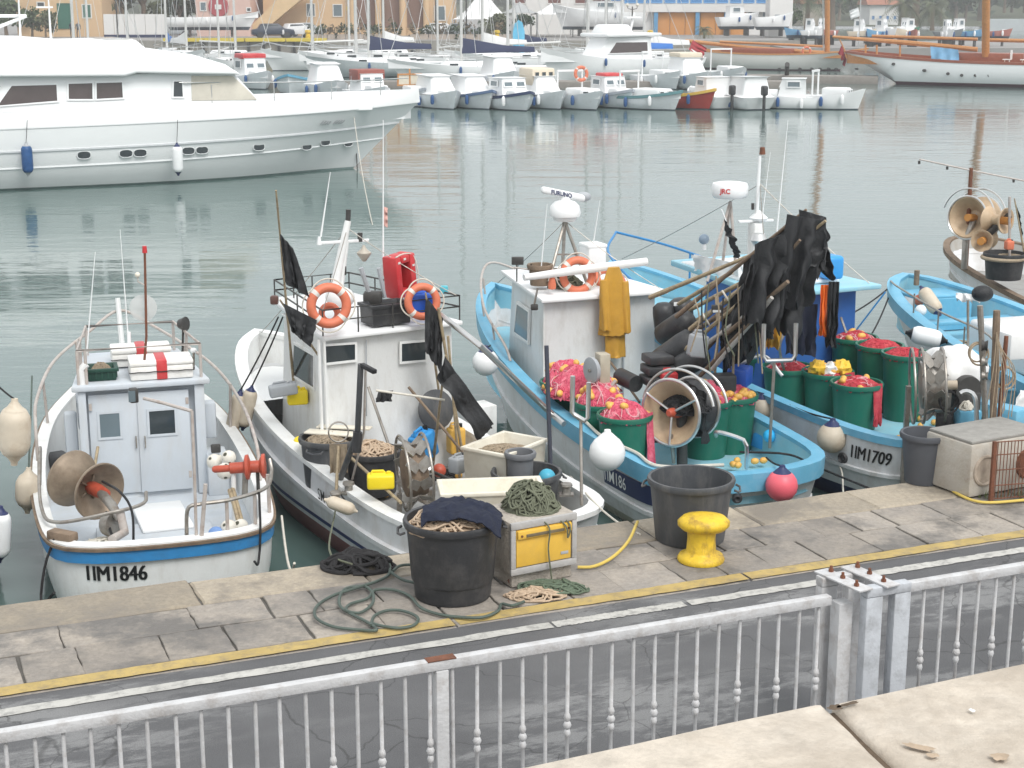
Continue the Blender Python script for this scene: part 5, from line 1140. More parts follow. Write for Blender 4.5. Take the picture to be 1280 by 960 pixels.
# big hauler drum
hd = thing('net_hauler', 'large net hauler drum with tan inner cone and steel guards', 'net hauler', C.atz(850, 590, .6)); hc = atY(846, 514, 16.9); ax = V((-.62, -.78, .06)); x_, y_, d_ = frame_of(ax)
DRUMT = mat('drum_tan', (.50, .37, .24), .5, .15, 5, dirt=(.25, .15, .08), dscale=4, damt=.5)
b = MB(); b.lathe([(.10, -.20), (.18, -.12), (.33, .08), (.355, .10), (.36, .12), (.345, .125), (.30, .085), (.15, -.10), (.08, -.17)], hc, ax, n=36); b.build('front_cone', DRUMT, hd, ang=50)
MB().torus(hc+d_*.12, ax, .365, .018, 40, 8).build('front_rim', STAIN, hd); MB().torus(hc-d_*.34, ax, .33, .02, 40, 8).build('rear_rim', STAIN, hd)
b = MB(); b.lathe([(.10, -.20), (.31, -.36), (.33, -.36), (.30, -.30), (.12, -.18)], hc, ax, n=30); b.build('rear_cone', RUBBER, hd, ang=50)
for k in range(3):
    a = 2*math.pi*k/3+.55; e = x_*math.cos(a)+y_*math.sin(a); MB().cyl(hc+d_*.10+e*.05, hc+d_*.13+e*.36, .014, n=8).build('spoke', STAIN, hd)
MB().lathe([(.001, -.2), (.07, -.18), (.075, .02), (.05, .06), (.05, .14), (.03, .17), (.001, .17)], hc, ax, n=14).build('hub', REDPAINT, hd)
heap('wrapped_net', None, hc-d_*.18, .29, .16, BLACKF, n=60, thick=.010, seed=71, parent=hd)
cloth('black_netting', hc-d_*.22+x_*.25+V((0, 0, .2)), hc-d_*.30-x_*.1+V((0, 0, .3)), (0, 0, -1), .55, BLACKF, hd, 8, 14, 8, .08)
for off in (-.02, -.30):
    MB().torus(hc+d_*off, ax, .46, .016, 26, 8, R(15), R(170)).build('guard_hoop', STAIN, hd)
MB().cyl(hc-d_*.1, V((hc.x+.08, hc.y+.05, WZ+.5)), .06, n=12).build('stand', DARKS, hd); MB().cyl(hc+d_*.1-V((0, 0, .25)), V((hc.x-.02, hc.y+.0, WZ+.55)), .02, n=8).build('stand_brace', STEEL, hd)
# stern rail tubes, tiller rope, things lying aft
posts_rail(rC, [C.atz(895, 545, .85), C.atz(897, 540, 1.2)+V((0, 0, 0)), C.atz(925, 548, 1.2), C.atz(933, 556, 1.15), C.atz(933, 585, .85)], .022, STAIN, name='stern_grab_rail', n=24)
posts_rail(rC, [C.atz(978, 470, 1.3), C.atz(955, 445, 1.5), C.atz(928, 455, 1.4), C.atz(905, 480, 1.1)], .022, STAIN, name='hoop_rail', n=24)
tag(MB().tube(curve([C.sheer(2.3, 1, -.10, .06), C.sheer(1.6, 1, -.02, .055), C.sheer(1.0, 1, -.08, .055), C.sheer(.5, 1, -.02, .055), C.W(.3, .3, .85)], 30), .018, 6).build('white_rope', ROPEW), 'white rope lying along the light blue gunwale', 'rope')
ch = thing('steel_crutch', 'U shaped steel crutch on a thin pole at the stern corner', 'crutch', B.atz(727, 640, .8)); yv = 14.9
MB().tube([atY(716, 470, yv), atY(715, 515, yv), atY(719, 519, yv), atY(731, 526, yv-.05), atY(735, 522, yv-.05), atY(736, 478, yv-.05)], .024, 8).build('crutch_fork', STAIN, ch); MB().cyl(atY(726, 524, yv), B.atz(727, 632, .8), .016, n=8).build('crutch_pole', STEEL, ch)
ch = thing('steel_crutch', 'tall U shaped steel crutch on a pole beside the hauler drum', 'crutch', C.atz(960, 560, .8)); yv = 16.6
MB().tube([atY(955, 405, yv), atY(954, 445, yv), atY(958, 451, yv), atY(990, 450, yv), atY(994, 444, yv), atY(995, 404, yv)], .024, 8).build('crutch_fork', STAIN, ch); MB().cyl(atY(968, 451, yv), C.atz(962, 560, .8), .017, n=8).build('crutch_pole', STEEL, ch)
tag(MB().box(C.atz(958, 556, .55)+V((0, 0, .06)), (.30, .22, .16), rz=.5, taper=.85).build('blue_box', mat('sky_blue_plastic', (.04, .30, .68)), bevel=.02), 'bright blue tackle box in the stern corner', 'box')
small_ball('bright blue ball float on the tackle box in the stern', C.atz(962, 545, .75), .075, mat('bright_blue_float', (.03, .42, .78), .4))
tag(MB().tube(curve([C.atz(925, 565, .9), C.atz(985, 568, .95), C.atz(1020, 583, .6), at(1090, 612, -.2)], 20), .012, 6).build('mooring_rope', ROPEB), 'black rope running from the light blue stern across to the next boat', 'rope')
ball_buoy('round_buoy', 'pink ball buoy with dark blue neck hanging at the light blue stern', atY(977, 607, 15.55), .165, PINKB, DBLUE, None, C.atz(958, 572, .84), ROPEB)
ball_buoy('round_buoy', 'large white ball buoy hanging amidships before the number panel', atY(759, 566, 15.9), .19, WHITE2, WHITE2, None, C.sheer(1.6, 1, .02, .0))
ball_buoy('round_buoy', 'white ball buoy hanging at the light blue bow', atY(607, 453, 19.2), .165, WHITE2, DBLUE, None, C.sheer(5.3, 1, .02, 0))
tag(MB().lathe([(.001, 0), (.05, 0), (.055, .03), (.045, .06), (.03, .065), (.001, .03)], atY(921, 622, 15.55), (0, -1, .0), n=14).build('exhaust_outlet', RUBBER), 'black exhaust outlet on the white stern', 'pipe')
# row of pale rollers along B's starboard rail
for i in range(9):
    p = B.sheer(3.1-i*.24, -1, .05, -.05); MB().lathe([(.001, -.05), (.04, -.05), (.052, -.035), (.04, -.01), (.04, .02), (.052, .045), (.04, .06), (.001, .06)], p, B.l*-1+V((0, 0, .5)), n=12).build('rail_roller', WHITE if i % 2 else STEEL, rB)
# black bags, boxes and cans between C and D
def bag(label, p, q, r, m=RUBBER, name='black_float', cat='float'):
    p, q = V(p), V(q); d = (q-p); L = d.length; b = MB()
    b.lathe([(.001, 0), (r*.6, .02*L), (r*.95, .12*L), (r, .3*L), (r*1.02, .7*L), (r*.95, .88*L), (r*.55, .98*L), (.001, L)], p, d, n=18); return tag(b.build(name, m, ang=60), label, cat, 'black floats piled beside the poles')
bag('black cylinder float lying highest in the dark pile', atY(825, 422, 18.9), atY(864, 398, 18.5), .15); bag('long black cylinder float across the middle of the dark pile', atY(812, 462, 18.4), atY(872, 420, 18.2), .16)
bag('short black float below the grey canister', atY(840, 465, 18.1), atY(885, 440, 18.0), .14); bag('black drum float standing by the white wheelhouse corner', atY(832, 420, 19.3), atY(828, 378, 19.3), .13); bag('dark float with white patch leaning behind the pile', atY(853, 415, 19.4), atY(850, 372, 19.4), .15)
tag(MB().box(atY(845, 380, 19.2), (.055, .01, .045), rz=.2).build('white_patch', WHITE2), 'small white patch on the dark float', 'patch')
for i in range(3): tag(MB().box(atY(822, 474-i*13, 18.0+i*.02), (.36-.03*i, .3, .10), rz=.3).build('black_crate', RUBBER, bevel=.02), ('bottom', 'middle', 'top')[i]+' black box of the stack by the white wheelhouse', 'box', 'stack of black boxes')
jerrycan('pale grey jerrycan hanging over the dark pile', atY(870, 446, 17.5), .20, .16, .30, .3, LGREYP, DARKS, tilt=('Y', .15)); jerrycan('red can wedged behind the hauler drum', atY(835, 484, 17.9), .20, .16, .22, .2, REDP, BLACK)
MB().cyl(atY(775, 470, 18.3), atY(795, 480, 18.0), .10, n=14).build('black_roll', RUBBER, rC)
MB().cyl(atY(815, 548, 17.2), atY(825, 547, 17.0), .055, n=14).build('deck_fitting', RUBBER, rC)
# ============================================================ BOAT D: blue wheelhouse, black flags, red nets
rD = thing('fishing_boat', 'white fishing boat with blue wheelhouse and dome radar, marked 1IM1709', 'fishing boat', (5.1, 16.7, WZ), 'fishing boats moored stern to the quay')
D = Boat(rD, (5.1, 16.7), (-.43, .903), [(0, 0, .88), (.05, .45, .88), (.2, .8, .88), (.6, 1.02, .88), (1.5, 1.14, .9), (3.0, 1.17, .96), (4.5, 1.12, 1.06), (6, .95, 1.24), (7.2, .65, 1.42), (7.9, .35, 1.54), (8.3, .0, 1.62)], deck=.56)
D.hull(HULLG, DBLUE, zwl=.20); D.inside(LBLUE2, LBLUE2, cap=.10)
D.sweep('gunwale_band', [(.004, -.06), (.03, -.055), (.035, .028), (-.11, .030), (-.11, -.01)], LBLUE)
D.sweep('rubbing_strake', [(.0, -.025), (.035, -.025), (.04, .015), (.0, .02)], HULLG, z=lambda i: D.path[i][2]-.42)
D.text('registration_number', '1IM1709', .215, .80, 1, .58, BLACK, sx=.78, bold=0, thick=.014)
D.foredeck(5.9, 1.16, LBLUE2); MB(D.M).box((6.0, .35, 1.2), (.42, .35, .05)).build('deck_hatch', CREAM, rD, bevel=.01)
zD = 1.95
BLUEC = mat('cabin_blue', (.03, .13, .42), .45, .12, 4, dirt=(.05, .10, .2), dscale=4, damt=.5)
cabin_box(D, 3.3, 5.0, -.80, .62, -.6, .5, .33, zD, BLUEC, lean=.1, bevel=.03)
b = MB(D.M); b.add([(3.1, -1.0, zD), (3.1, .72, zD), (5.6, .60, zD+.04), (5.6, -.68, zD+.04), (3.1, -1.0, zD+.06), (3.1, .72, zD+.06), (5.6, .60, zD+.12), (5.6, -.68, zD+.12)], [(3, 2, 1, 0), (4, 5, 6, 7), (0, 1, 5, 4), (1, 2, 6, 5), (2, 3, 7, 6), (3, 0, 4, 7)]); b.build('cabin_roof', LBLUE2, rD, bevel=.015)
MB(D.M).box((4.4, 0, zD+.10), (2.0, 1.15, .06)).build('roof_panel', WHITE2, rD, bevel=.03)
for px, py in ((1033, 350), (1050, 352)): pass
MB(D.M).beam((3.0, -.98, zD-.02), (3.3, -.6, 1.2), .02, .02).build('shelf_brace', BLUE, rD)
# blue bow rail
for sd in (1, -1):
    posts_rail(rD, [D.sheer(5.3, sd, -.05, .05), D.sheer(5.5, sd, -.05, .42), D.sheer(6.5, sd, -.04, .46), D.sheer(7.5, sd, -.02, .46), D.W(8.2, .0, 2.08)], .018, BLUE, name='bow_rail', n=36)
    for x in (6.2, 7.1): MB().cyl(D.sheer(x, sd, -.05, .46), D.sheer(x, sd, -.05, .03), .016, n=8).build('rail_post', BLUE, rD)
# dome radar on tripod
top = D.onx(913, 252, 4.4)
for f in (D.onx(884, 352, 4.2), D.onx(921, 348, 4.2), D.onx(902, 340, 4.9)): MB().tube([f, top], .02, 8).build('tripod_leg', RUSTP, rD)
b = MB(); b.lathe([(.001, -.01), (.20, 0), (.225, .03), (.235, .07), (.235, .15), (.22, .185), (.15, .20), (.001, .205)], D.onx(912, 247, 4.4), n=32); rd = b.build('radar_dome', WHITE2, rD, ang=50)
# lettering wraps the dome
vs, fs = text_mesh('JRC', .085, .003); c = D.onx(912, 247, 4.4); rr = .238
a0 = math.atan2(-1, -.25); MB().add([c+V((rr*math.cos(a0-.42+p.x/rr), rr*math.sin(a0-.42+p.x/rr), .075+p.y)) for p in vs], fs).build('dome_lettering', mat('red_letters', (.55, .05, .05), .5), rd, smooth=False)
# white signal mast
MB().tube([D.onx(942, 330, 4.2), D.onx(950, 195, 4.2)], [.035, .018], 10).build('signal_mast', WHITE2, rD); MB().cyl(D.onx(953, 193, 4.2), D.onx(953, 184, 4.2), .04, .03, n=10).build('mast_lamp', RUST, rD)
MB().beam(D.onx(923, 277, 4.2), D.onx(966, 275, 4.2), .05, .03).build('crosstree', WHITE2, rD, bevel=.006); MB().box(D.onx(944, 300, 4.2), (.16, .14, .45), rz=D.rz).build('mast_box', WHITE, rD, bevel=.02)
MB().lathe([(.001, 0), (.10, 0), (.12, .03), (.02, .12), (.001, .13)], D.onx(948, 275, 4.2), n=16).build('gps_dome', WHITE2, rD); MB().cyl(D.onx(941, 262, 4.2), D.onx(941, 254, 4.2), .02, n=8).build('crosstree_lamp', DARKS, rD)
whip(rD, D.onx(971, 290, 4.0), D.onx(985, 150, 4.0), .009); whip(rD, D.onx(953, 270, 4.3), D.onx(963, 190, 4.3), .006)
MB().lathe([(.06, -.06), (.10, 0), (.11, .02), (.08, .10), (.001, .11)], D.onx(948, 302, 3.8), n=16).build('deck_lantern', STAIN, rD)
MB().ball(D.onx(880, 299, 4.8), .07).build('searchlight', mat('blue_grey_lamp', (.25, .32, .40), .3), rD); MB().cyl(D.onx(880, 312, 4.8), D.onx(880, 303, 4.8), .03, n=8).build('searchlight_post', WHITE2, rD)
tag(MB().box(D.onx(1040, 335, 3.3)+V((0, .1, .0)), (.28, .24, .30), rz=D.rz).build('blue_canister', mat('sky_blue_plastic', (.04, .30, .68)), bevel=.05, segs=3), 'light blue canister on the shelf behind the black flags', 'canister')
cloth('sail_bundle', D.onx(868, 318, 4.9), D.onx(925, 330, 4.0), (0, 0, -1), .22, CANV, rD, 6, 16, 6, .05)
dan_flag('small grey black flag leaning on the dome radar tripod', D.onx(934, 352, 3.9), D.onx(902, 262, 3.9), .45, .92, (.3, 0, -1), .22, 31, poleM=WHITE2, fold=.05)
# bundle of poles with black flags, lashed and leaning
TUFT = 'black flags bundled on poles before the blue wheelhouse'
rr = random.Random(8)
for i, (x0, y0, x1, y1, yv) in enumerate(((812, 372, 985, 300, 17.6), (845, 396, 1008, 262, 17.3), (862, 412, 1032, 276, 17.1), (850, 430, 990, 322, 17.5), (835, 455, 975, 335, 17.2), (880, 440, 1000, 300, 17.0), (872, 400, 960, 345, 17.8))):
    a, c = atY(x0, y0, yv+1.1), atY(x1, y1, yv)
    lab = ('pale bamboo pole lying lowest to the left of the flag bundle', 'flag pole reaching highest out of the black flag bundle', 'flag pole with the outermost black flag of the bundle', 'dark wooden pole through the middle of the lashed bundle', 'dark pole from the black floats up into the bundle', 'flag pole near the steel crutch in the bundle', 'short pale pole end on top of the bundle')[i]
    r0 = thing('marker_flag', lab, 'flag', a, TUFT); MB().tube([a.lerp(c, k/10) for k in range(11)], [.028-.0012*k+.004*(k % 2) for k in range(11)], 8).build('pole', (BAMB, WOOD)[i % 2], r0)
    if i == 1:
        for k, cs in enumerate((((942, 305), (934, 402), (968, 418), (990, 290)), ((985, 268), (968, 392), (1010, 380), (1034, 276)), ((952, 300), (952, 385), (992, 436), (1012, 290)), ((1000, 262), (1004, 330), (1040, 345), (1034, 272)), ((936, 330), (922, 380), (944, 412), (968, 320)))):
            cloth4('flag_cloth', [atY(px_, py_, 16.95+.09*k+.05*j) for j, (px_, py_) in enumerate(cs)], BLACKF, r0, 90+k*3, 40, 40, .095, ragged=.24)
    if i in (1, 2, 3, 5, 6, 4):
        f0, f1 = ((.60, .99), (.55, .99), (.62, .99), (.6, .95), (.55, .98), (.55, .98))[(1, 2, 3, 5, 6, 4).index(i)]
        cloth('flag_cloth', a.lerp(c, f1), a.lerp(c, f0), (.10*rr.uniform(-1, 1), -.1, -1), rr.uniform(.35, .62), BLACKF, r0, 40+i, 44, 26, .085, ragged=.45)
        cloth('flag_cloth', a.lerp(c, f1*.98)+V((.02, .08, 0)), a.lerp(c, f0-.05)+V((.02, .08, 0)), (.2*rr.uniform(-1, 1), .1, -1), rr.uniform(.38, .70), BLACKF, r0, 60+i, 44, 26, .10, ragged=.6)
for i, (x0, y0, x1, y1, yv) in enumerate(((826, 440, 935, 372, 17.9), (838, 400, 930, 352, 18.2), (858, 448, 945, 385, 17.4), (875, 470, 940, 400, 17.2), (848, 380, 915, 340, 18.5), (890, 462, 965, 372, 17.0), (905, 420, 985, 352, 16.9))):
    tag(MB().tube([atY(x0, y0, yv+.7).lerp(atY(x1, y1, yv), k/8) for k in range(9)], [.024+.004*(k % 2) for k in range(9)], 8).build('loose_pole', (WOOD, BAMB, mat('painted_pole', (.45, .43, .40), .6, .2, 12))[i % 3]), ('dark short pole deepest in the tangle', 'pale pole beside the white wheelhouse corner', 'white painted pole over the black floats', 'dark pole behind the pale jerrycan', 'bamboo pole highest behind the tangle', 'grey painted pole crossing toward the trousers', 'dark pole end under the black flags')[i], 'pole', 'loose poles in the tangle')
for i in range(10):
    x0 = 868+i*9; tag(MB().tube(curve([atY(x0, 372-(i % 4)*9, 17.3), atY(x0+6-(i*5 % 13), 400+(i*7 % 19), 17.2), atY(x0-5+(i*11 % 15), 440+(i*13 % 30), 17.2)], 12), .009, 5).build('dangling_rope', (NETB, ROPEB, NETG)[i % 3]), ('brown', 'black', 'olive')[i % 3]+' rope end dangling in the tangle of poles', 'rope', 'rope ends dangling from the poles '+('brown', 'black', 'olive')[i % 3])
for px, py, k in ((883, 400, 0), (908, 372, 1)):
    MB().torus(atY(px, py, 17.9), (.8, 0, .5), .09, .012, 16, 6).build('lashing', ROPEW, rD)
# dark clothes, ropes hanging in front of the wheelhouse
hg = 'clothes hanging on the blue wheelhouse'
def hang_cloth(label, x0, x1, yt, yb, yv, m, seed): return tag(cloth('hanging_oilskin', atY(x0, yt, yv), atY(x1, yt, yv), (0, 0, -1), (yb-yt)*yv/2000*1.02, m, None, seed, 16, 12, .05, ragged=.1), label, 'oilskin', hg)
hang_cloth('ochre oilskin trousers hanging beside the steel crutch', 953, 978, 388, 436, 18.6, OILSK, 3); hang_cloth('bright orange oilskin hanging at the wheelhouse corner', 1026, 1037, 356, 420, 18.7, OILO, 5)
hang_cloth('black oilskin hanging beside the orange one', 1036, 1049, 352, 434, 18.65, BLACKF, 7); hang_cloth('dark blue overalls hanging behind the black flags', 985, 1022, 380, 445, 18.8, NAVY, 9); hang_cloth('dark net hanging over the port side of the wheelhouse', 905, 935, 400, 470, 18.3, NAVY, 12)
jerrycan('dark blue canister behind the ochre trousers', D.atz(940, 462, .40), .30, .2, .42, D.rz-R(80), RBLUE, BLACK)
for x0, x1 in ((895, 893), (912, 916)): MB().tube(curve([atY(x0, 370, 17.9), atY((x0+x1)/2+3, 420, 17.8), atY(x1, 475, 17.7)], 14), .016, 6).build('hanging_rope', NETB, rD)
MB().box(atY(896, 386, 17.6), (.12, .05, .09)).build('lamp_box', DARKS, rD, bevel=.01); MB().box(atY(896, 389, 17.57), (.09, .01, .025)).build('lamp_strip', WHITE2, rD)
# green tubs with red net
RG = 'green tubs of red net'; RN = 'red nets in green tubs'
def dtub(px, py, label, h=.56, r=.30): return ctub(px, py, label, D, h, r, RG)
q1 = dtub(955, 443, 'green tub of red net below the ochre trousers'); q2 = dtub(985, 457, 'green tub of red net behind the tall steel crutch'); q3 = dtub(1035, 463, 'green tub of red net with a yellow and white bag on top'); q4 = dtub(1071, 477, 'green tub of red net closest to the ball buoy', r=.29)
q5 = dtub(1068, 420, 'tall green tub of red net beside the hanging black oilskin', .82, .28); q6 = dtub(1100, 430, 'tall green tub of red net in the middle of its row', .82, .28); q7 = dtub(1133, 440, 'tall green tub of red net next to the canvas covered winch', .82, .28)
for p, h, s, lab, fl in ((q1, .56, 81, 'red net below the ochre trousers', 6), (q2, .56, 82, 'red net behind the tall steel crutch', 3), (q3, .56, 83, 'red net under the yellow and white bag', 8), (q4, .56, 84, 'red net with a hanging tail closest to the ball buoy', 4), (q5, .82, 85, 'red net in the tall tub beside the black oilskin', 5), (q6, .82, 86, 'red net in the middle tall tub', 0), (q7, .82, 87, 'bright red net in the tall tub beside the winch', 0)):
    pnet(p, h, .10, s, lab, fl, NETR, .28, RN)
for p, h, dx, s, lab in ((q4, .56, .14, 4, 'red net tail hanging down the tub closest to the ball buoy'), (q3, .56, .16, 6, 'red net tail hanging from the tub with the bag'), (q7, .82, .22, 8, 'red net tail hanging beside the canvas covered winch')):
    tag(cloth('net_tail', p+V((dx, -.24, h+.02)), p+V((dx+.12, -.18, h+.02)), (.02, -.08, -1), .5, NETR, None, s, 6, 12, .03), lab, 'net')
bgb = thing('plastic_bag', 'crumpled yellow and white plastic bag on a tub of red net', 'bag', q3+V((0, -.1, .56)))
for k, (dx, m_) in enumerate(((-.14, mat('bag_yellow', (.80, .50, .05), .5)), (.0, WHITE2), (.15, mat('bag_yellow', (.8, .5, .05))))):
    b = MB(); c = q3+V((dx, -.12, .60-.03*(k == 1)))
    def f(u, v, c=c, k=k):
        a = 6.283*u; t = math.pi*v; d = V((math.sin(t)*math.cos(a), math.sin(t)*math.sin(a), math.cos(t))); return c+d*.105*(1+.5*noise.noise(d*2.6+V((k*5, 0, 0)))+.2*noise.noise(d*7+V((k, 3, 0))))
    b.sheet(f, 18, 10); b.build('bag_part', m_, bgb, ang=25)
posts_rail(rD, [D.atz(985, 480, .9), D.atz(975, 430, 1.5), D.atz(1000, 400, 1.75), D.atz(1020, 420, 1.5)], .018, STEEL, name='hoop_rail', n=24)
ball_buoy('round_buoy', 'cream ball buoy with dark blue neck hanging on the side marked 1IM1709', atY(1040, 547, 17.2), .17, TAN, DBLUE, None, D.sheer(1.95, 1, .0, .02))
ball_buoy('round_buoy', 'cream ball buoy half hidden behind the light blue stern', atY(952, 510, 18.4), .14, TAN, DBLUE, None, D.sheer(3.2, 1, .0, .02))
MB().lathe([(.001, 0), (.06, 0), (.065, .03), (.05, .05), (.035, .02), (.001, .015)], atY(1055, 572, 17.15), (-.7, -.7, 0), n=16).build('tyre_stub', RUBBER, rD)
tag(MB().box(atY(1107, 592, 17.0), (.05, .05, .10), rz=.2).build('float_tag', WHITE2, bevel=.012), 'small white tag floating at the hull of the boat marked 1IM1709', 'float')
# chevron hauler with canvas cover
hw = thing('net_hauler', 'net hauler wheel with V shaped fins under a pale canvas cover', 'net hauler', D.atz(1165, 540, .5)); hcB = atY(1160, 482, 16.5); axB = V((.95, -.15, .06)); x_, y_, d_ = frame_of(axB)
for s_ in (-.16, -.06, .15): MB().torus(hcB+d_*s_, axB, .40, .014, 36, 8).build('rim', STEEL, hw)
for k in range(10):
    a = 2*math.pi*k/10; e = x_*math.cos(a)+y_*math.sin(a); t_ = -x_*math.sin(a)+y_*math.cos(a)
    for s_ in (-1, 1): MB().beam(hcB+e*.37+d_*(.045+.10*s_), hcB+e*.28+t_*.08+d_*(.045+.01*s_), .11, .012, up=e).build('fin', STEEL, hw)
MB().lathe([(.001, -.15), (.08, -.14), (.24, -.12), (.27, 0), (.24, .12), (.08, .14), (.001, .15)], hcB+d_*.045, axB, n=24).build('drum', STEEL, hw)
MB().cyl(hcB+d_*.15, hcB+d_*.3, .05, n=12).build('hub', TAN, hw)
for s_ in (-.2, .22): MB().beam(hcB+d_*s_, V((hcB.x+d_.x*s_, hcB.y+.05, WZ+.4)), .05, .06).build('stand', STEEL, hw)
b = MB(); cc = atY(1190, 462, 16.9)
def f(u, v):
    a = 6.283*u; t = math.pi*.62*v; d = V((math.sin(t)*math.cos(a), math.sin(t)*math.sin(a)*.8, math.cos(t))); return cc+V((d.x*.34, d.y*.34, d.z*.26))*(1+.16*noise.noise(d*2+V((4, 1, 0)))+.10*math.sin(7*a+2)*v)
b.sheet(f, 36, 12); tag(b.build('canvas_cover', CANV, ang=70, solid=.008), 'pale canvas cover thrown over the stern winch', 'canvas')
MB().lathe([(.001, -.05), (.16, -.05), (.17, 0), (.16, .05), (.001, .05)], atY(1208, 488, 16.6), (.3, -.9, 0), n=24).build('winch_motor', DARKS, rD)
MB().box(atY(1203, 515, 16.7), (.3, .3, .5)).build('winch_base', DARKS, rD, bevel=.02)
tag(MB().box(atY(1209, 527, 16.3), (.24, .2, .27), rz=.1).build('light_blue_box', LBLUE, bevel=.02), 'light blue box with rope on top beside the winch', 'box'); heap('rope_heap', 'small cream rope heap on the light blue box', atY(1208, 512, 16.3), .08, .07, ROPEW, n=12, thick=.012, seed=5, cat='rope')
MB().tube(curve([atY(1200, 492, 16.1), atY(1208, 489, 16.1), atY(1219, 498, 16.05), atY(1221, 540, 16.0)], 16), .026, 8).build('stern_grab_rail', STAIN, rD)
crate('fish_crate', 'black crate on deck behind the rope wrapped poles', D.atz(1248, 545, .5), .5, .4, .25, .3, RUBBER)
crate('fish_crate', 'light blue crate with white sacking behind the iron grating', D.atz(1275, 515, .6)+V((.15, .25, 0)), .6, .5, .28, -.35, LBLUE)
tag(cloth('sacking', D.atz(1275, 488, 1.0), D.atz(1315, 488, 1.0), (-.3, -.4, -.5), .3, CANV, None, 6, 14, 8, .07), 'white sacking on the light blue crate', 'cloth')
# poles with rope wrapping at the stern
for i, (a, c, r, m_, lab) in enumerate(((atY(1240, 560, 15.6), atY(1246, 388, 15.6), .035, WOOD, 'rope wrapped wooden pole, thickest of the group behind the iron grating'), (atY(1246, 560, 15.65), atY(1258, 420, 15.65), .022, RUST, 'rusty steel bar leaning against the rope wrapped pole'), (atY(1232, 530, 16.0), atY(1225, 382, 16.0), .03, STEEL, 'steel post with pulleys beside the rope wrapped pole'), (atY(1210, 470, 17.0), atY(1210, 375, 17.0), .014, STEEL, 'thin steel hoop post before the light blue bow'))):
    tag(MB().tube([V(a).lerp(V(c), k/8) for k in range(9)], [r*(1+.12*(k % 2)) for k in range(9)], 8).build('stern_pole', m_), lab, 'pole')
rp = MB()
for k in range(9): x0 = 1238+k*2.4; rp.tube(curve([atY(1246+k*.8, 415+k*3, 15.55), atY(x0+4+(k*37 % 9), 460+(k*13 % 11), 15.5), atY(x0-4+(k*29 % 13), 505+(k*17 % 30), 15.5)], 12), .005, 5)
tag(rp.build('hanging_lines', NETB), 'bunch of thin brown lines hanging from the rope wrapped pole', 'rope')
for yv, py, s_ in ((15.95, 432, .06), (15.95, 452, .05), (15.95, 470, .045)): MB().lathe([(.001, -.03), (s_, -.03), (s_*.7, 0), (s_, .03), (.001, .03)], atY(1231, py, yv), (.9, -.3, 0), n=14).build('pulley', (DARKS, CREAM, STEEL)[py % 3], rD)
# rope from the light blue stern rail to the quay and others
tag(MB().tube(sag(D.W(1.6, 1.0, .2), at(1110, 628, 0), .15)).build('x', ROPEW) if False else MB().tube(curve([D.sheer(1.9, 1, .05, -.45), at(1045, 578, -.5), at(1055, 620, -.3)], 12), .010, 6).build('mooring_rope', ROPEW), 'white rope tail hanging below the cream ball buoy', 'rope')
# boats E and F further along
rE = thing('fishing_boat', 'light blue open bow boat with white wheelhouse beyond the winch poles', 'fishing boat', (8.0, 16.9, WZ), 'fishing boats moored stern to the quay')
E_ = Boat(rE, (8.0, 16.9), (-.3, .954), [(0, 0, .85), (.05, .5, .85), (.3, .9, .85), (1.5, 1.08, .9), (3.0, 1.08, 1.0), (4.5, 1.02, 1.15), (5.6, .86, 1.28), (6.4, .62, 1.38), (6.9, .32, 1.46), (7.1, .0, 1.5)], deck=.85)
E_.hull(HULLG, DBLUE); E_.inside(LBLUE2, LBLUE2, cap=.12); E_.sweep('gunwale_band', [(.004, -.16), (.035, -.155), (.045, .028), (-.13, .03), (-.13, -.01)], LBLUE)
MB(E_.M).box((6.35, 0, 1.34), (.6, .8, .05)).build('bow_deck', LBLUE, rE, bevel=.02); MB(E_.M).box((5.4, 0, 1.12), (.25, 1.5, .05)).build('thwart', LBLUE, rE, bevel=.012); MB(E_.M).box((6.0, .0, 1.1), (.06, .9, .46)).build('bulkhead', LBLUE, rE)
MB(E_.M).box((3.6, .1, 1.15), (1.4, 1.2, .5)).build('coach_roof', WHITE2, rE, bevel=.06, segs=3); cabin_box(E_, 1.2, 3.0, -.8, .8, -.7, .7, .85, 2.25, WHITE2, lean=.45, bevel=.05)
window(rE, *[E_.W(x, y, z) for x, y, z in ((2.93, -.58, 1.55), (2.93, .58, 1.55), (2.70, .54, 2.05), (2.70, -.54, 2.05))], WHITE2, GLASS, .05, .03)
window(rE, *[E_.W(x, y, z) for x, y, z in ((1.5, .78, 1.5), (2.6, .73, 1.5), (2.45, .70, 2.0), (1.5, .74, 2.0))], WHITE2, GLASS, .05, .03)
posts_rail(rE, [E_.sheer(3.2, 1, -.05, .03), E_.sheer(3.3, 1, -.05, .34), E_.sheer(4.6, 1, -.04, .3), E_.sheer(6.0, 1, -.02, .2), E_.sheer(6.8, 1, 0, .03)], .014, STEEL, name='side_rail', n=40)
for x in (3.9, 4.6, 5.4): MB().cyl(E_.sheer(x, 1, -.04, .3), E_.sheer(x, 1, -.04, .02), .012, n=6).build('rail_post', STEEL, rE)
MB().cyl(E_.W(6.75, 0, 1.4), E_.W(6.75, 0, 1.62), .04, n=10).build('stem_bitt', WOOD, rE)
fender('boat_fender', 'white fender with black end floating at the light blue bow', atY(1158, 421, 20.6), .12, .42, (1, -.25, -.18), WHITE2, BLACK, None, E_.sheer(4.2, 1, .03, 0))
fender('boat_fender', 'cream cylinder fender lying inside the light blue bow', atY(1163, 376, 22.0), .10, .42, (.35, -.5, -.55), TAN, DBLUE)
small_ball('orange ball float inside the light blue bow', atY(1149, 375, 22.2), .08, ORANGE); small_ball('white ball float beside the cream fender in the light blue bow', atY(1151, 388, 21.9), .08, WHITE2)
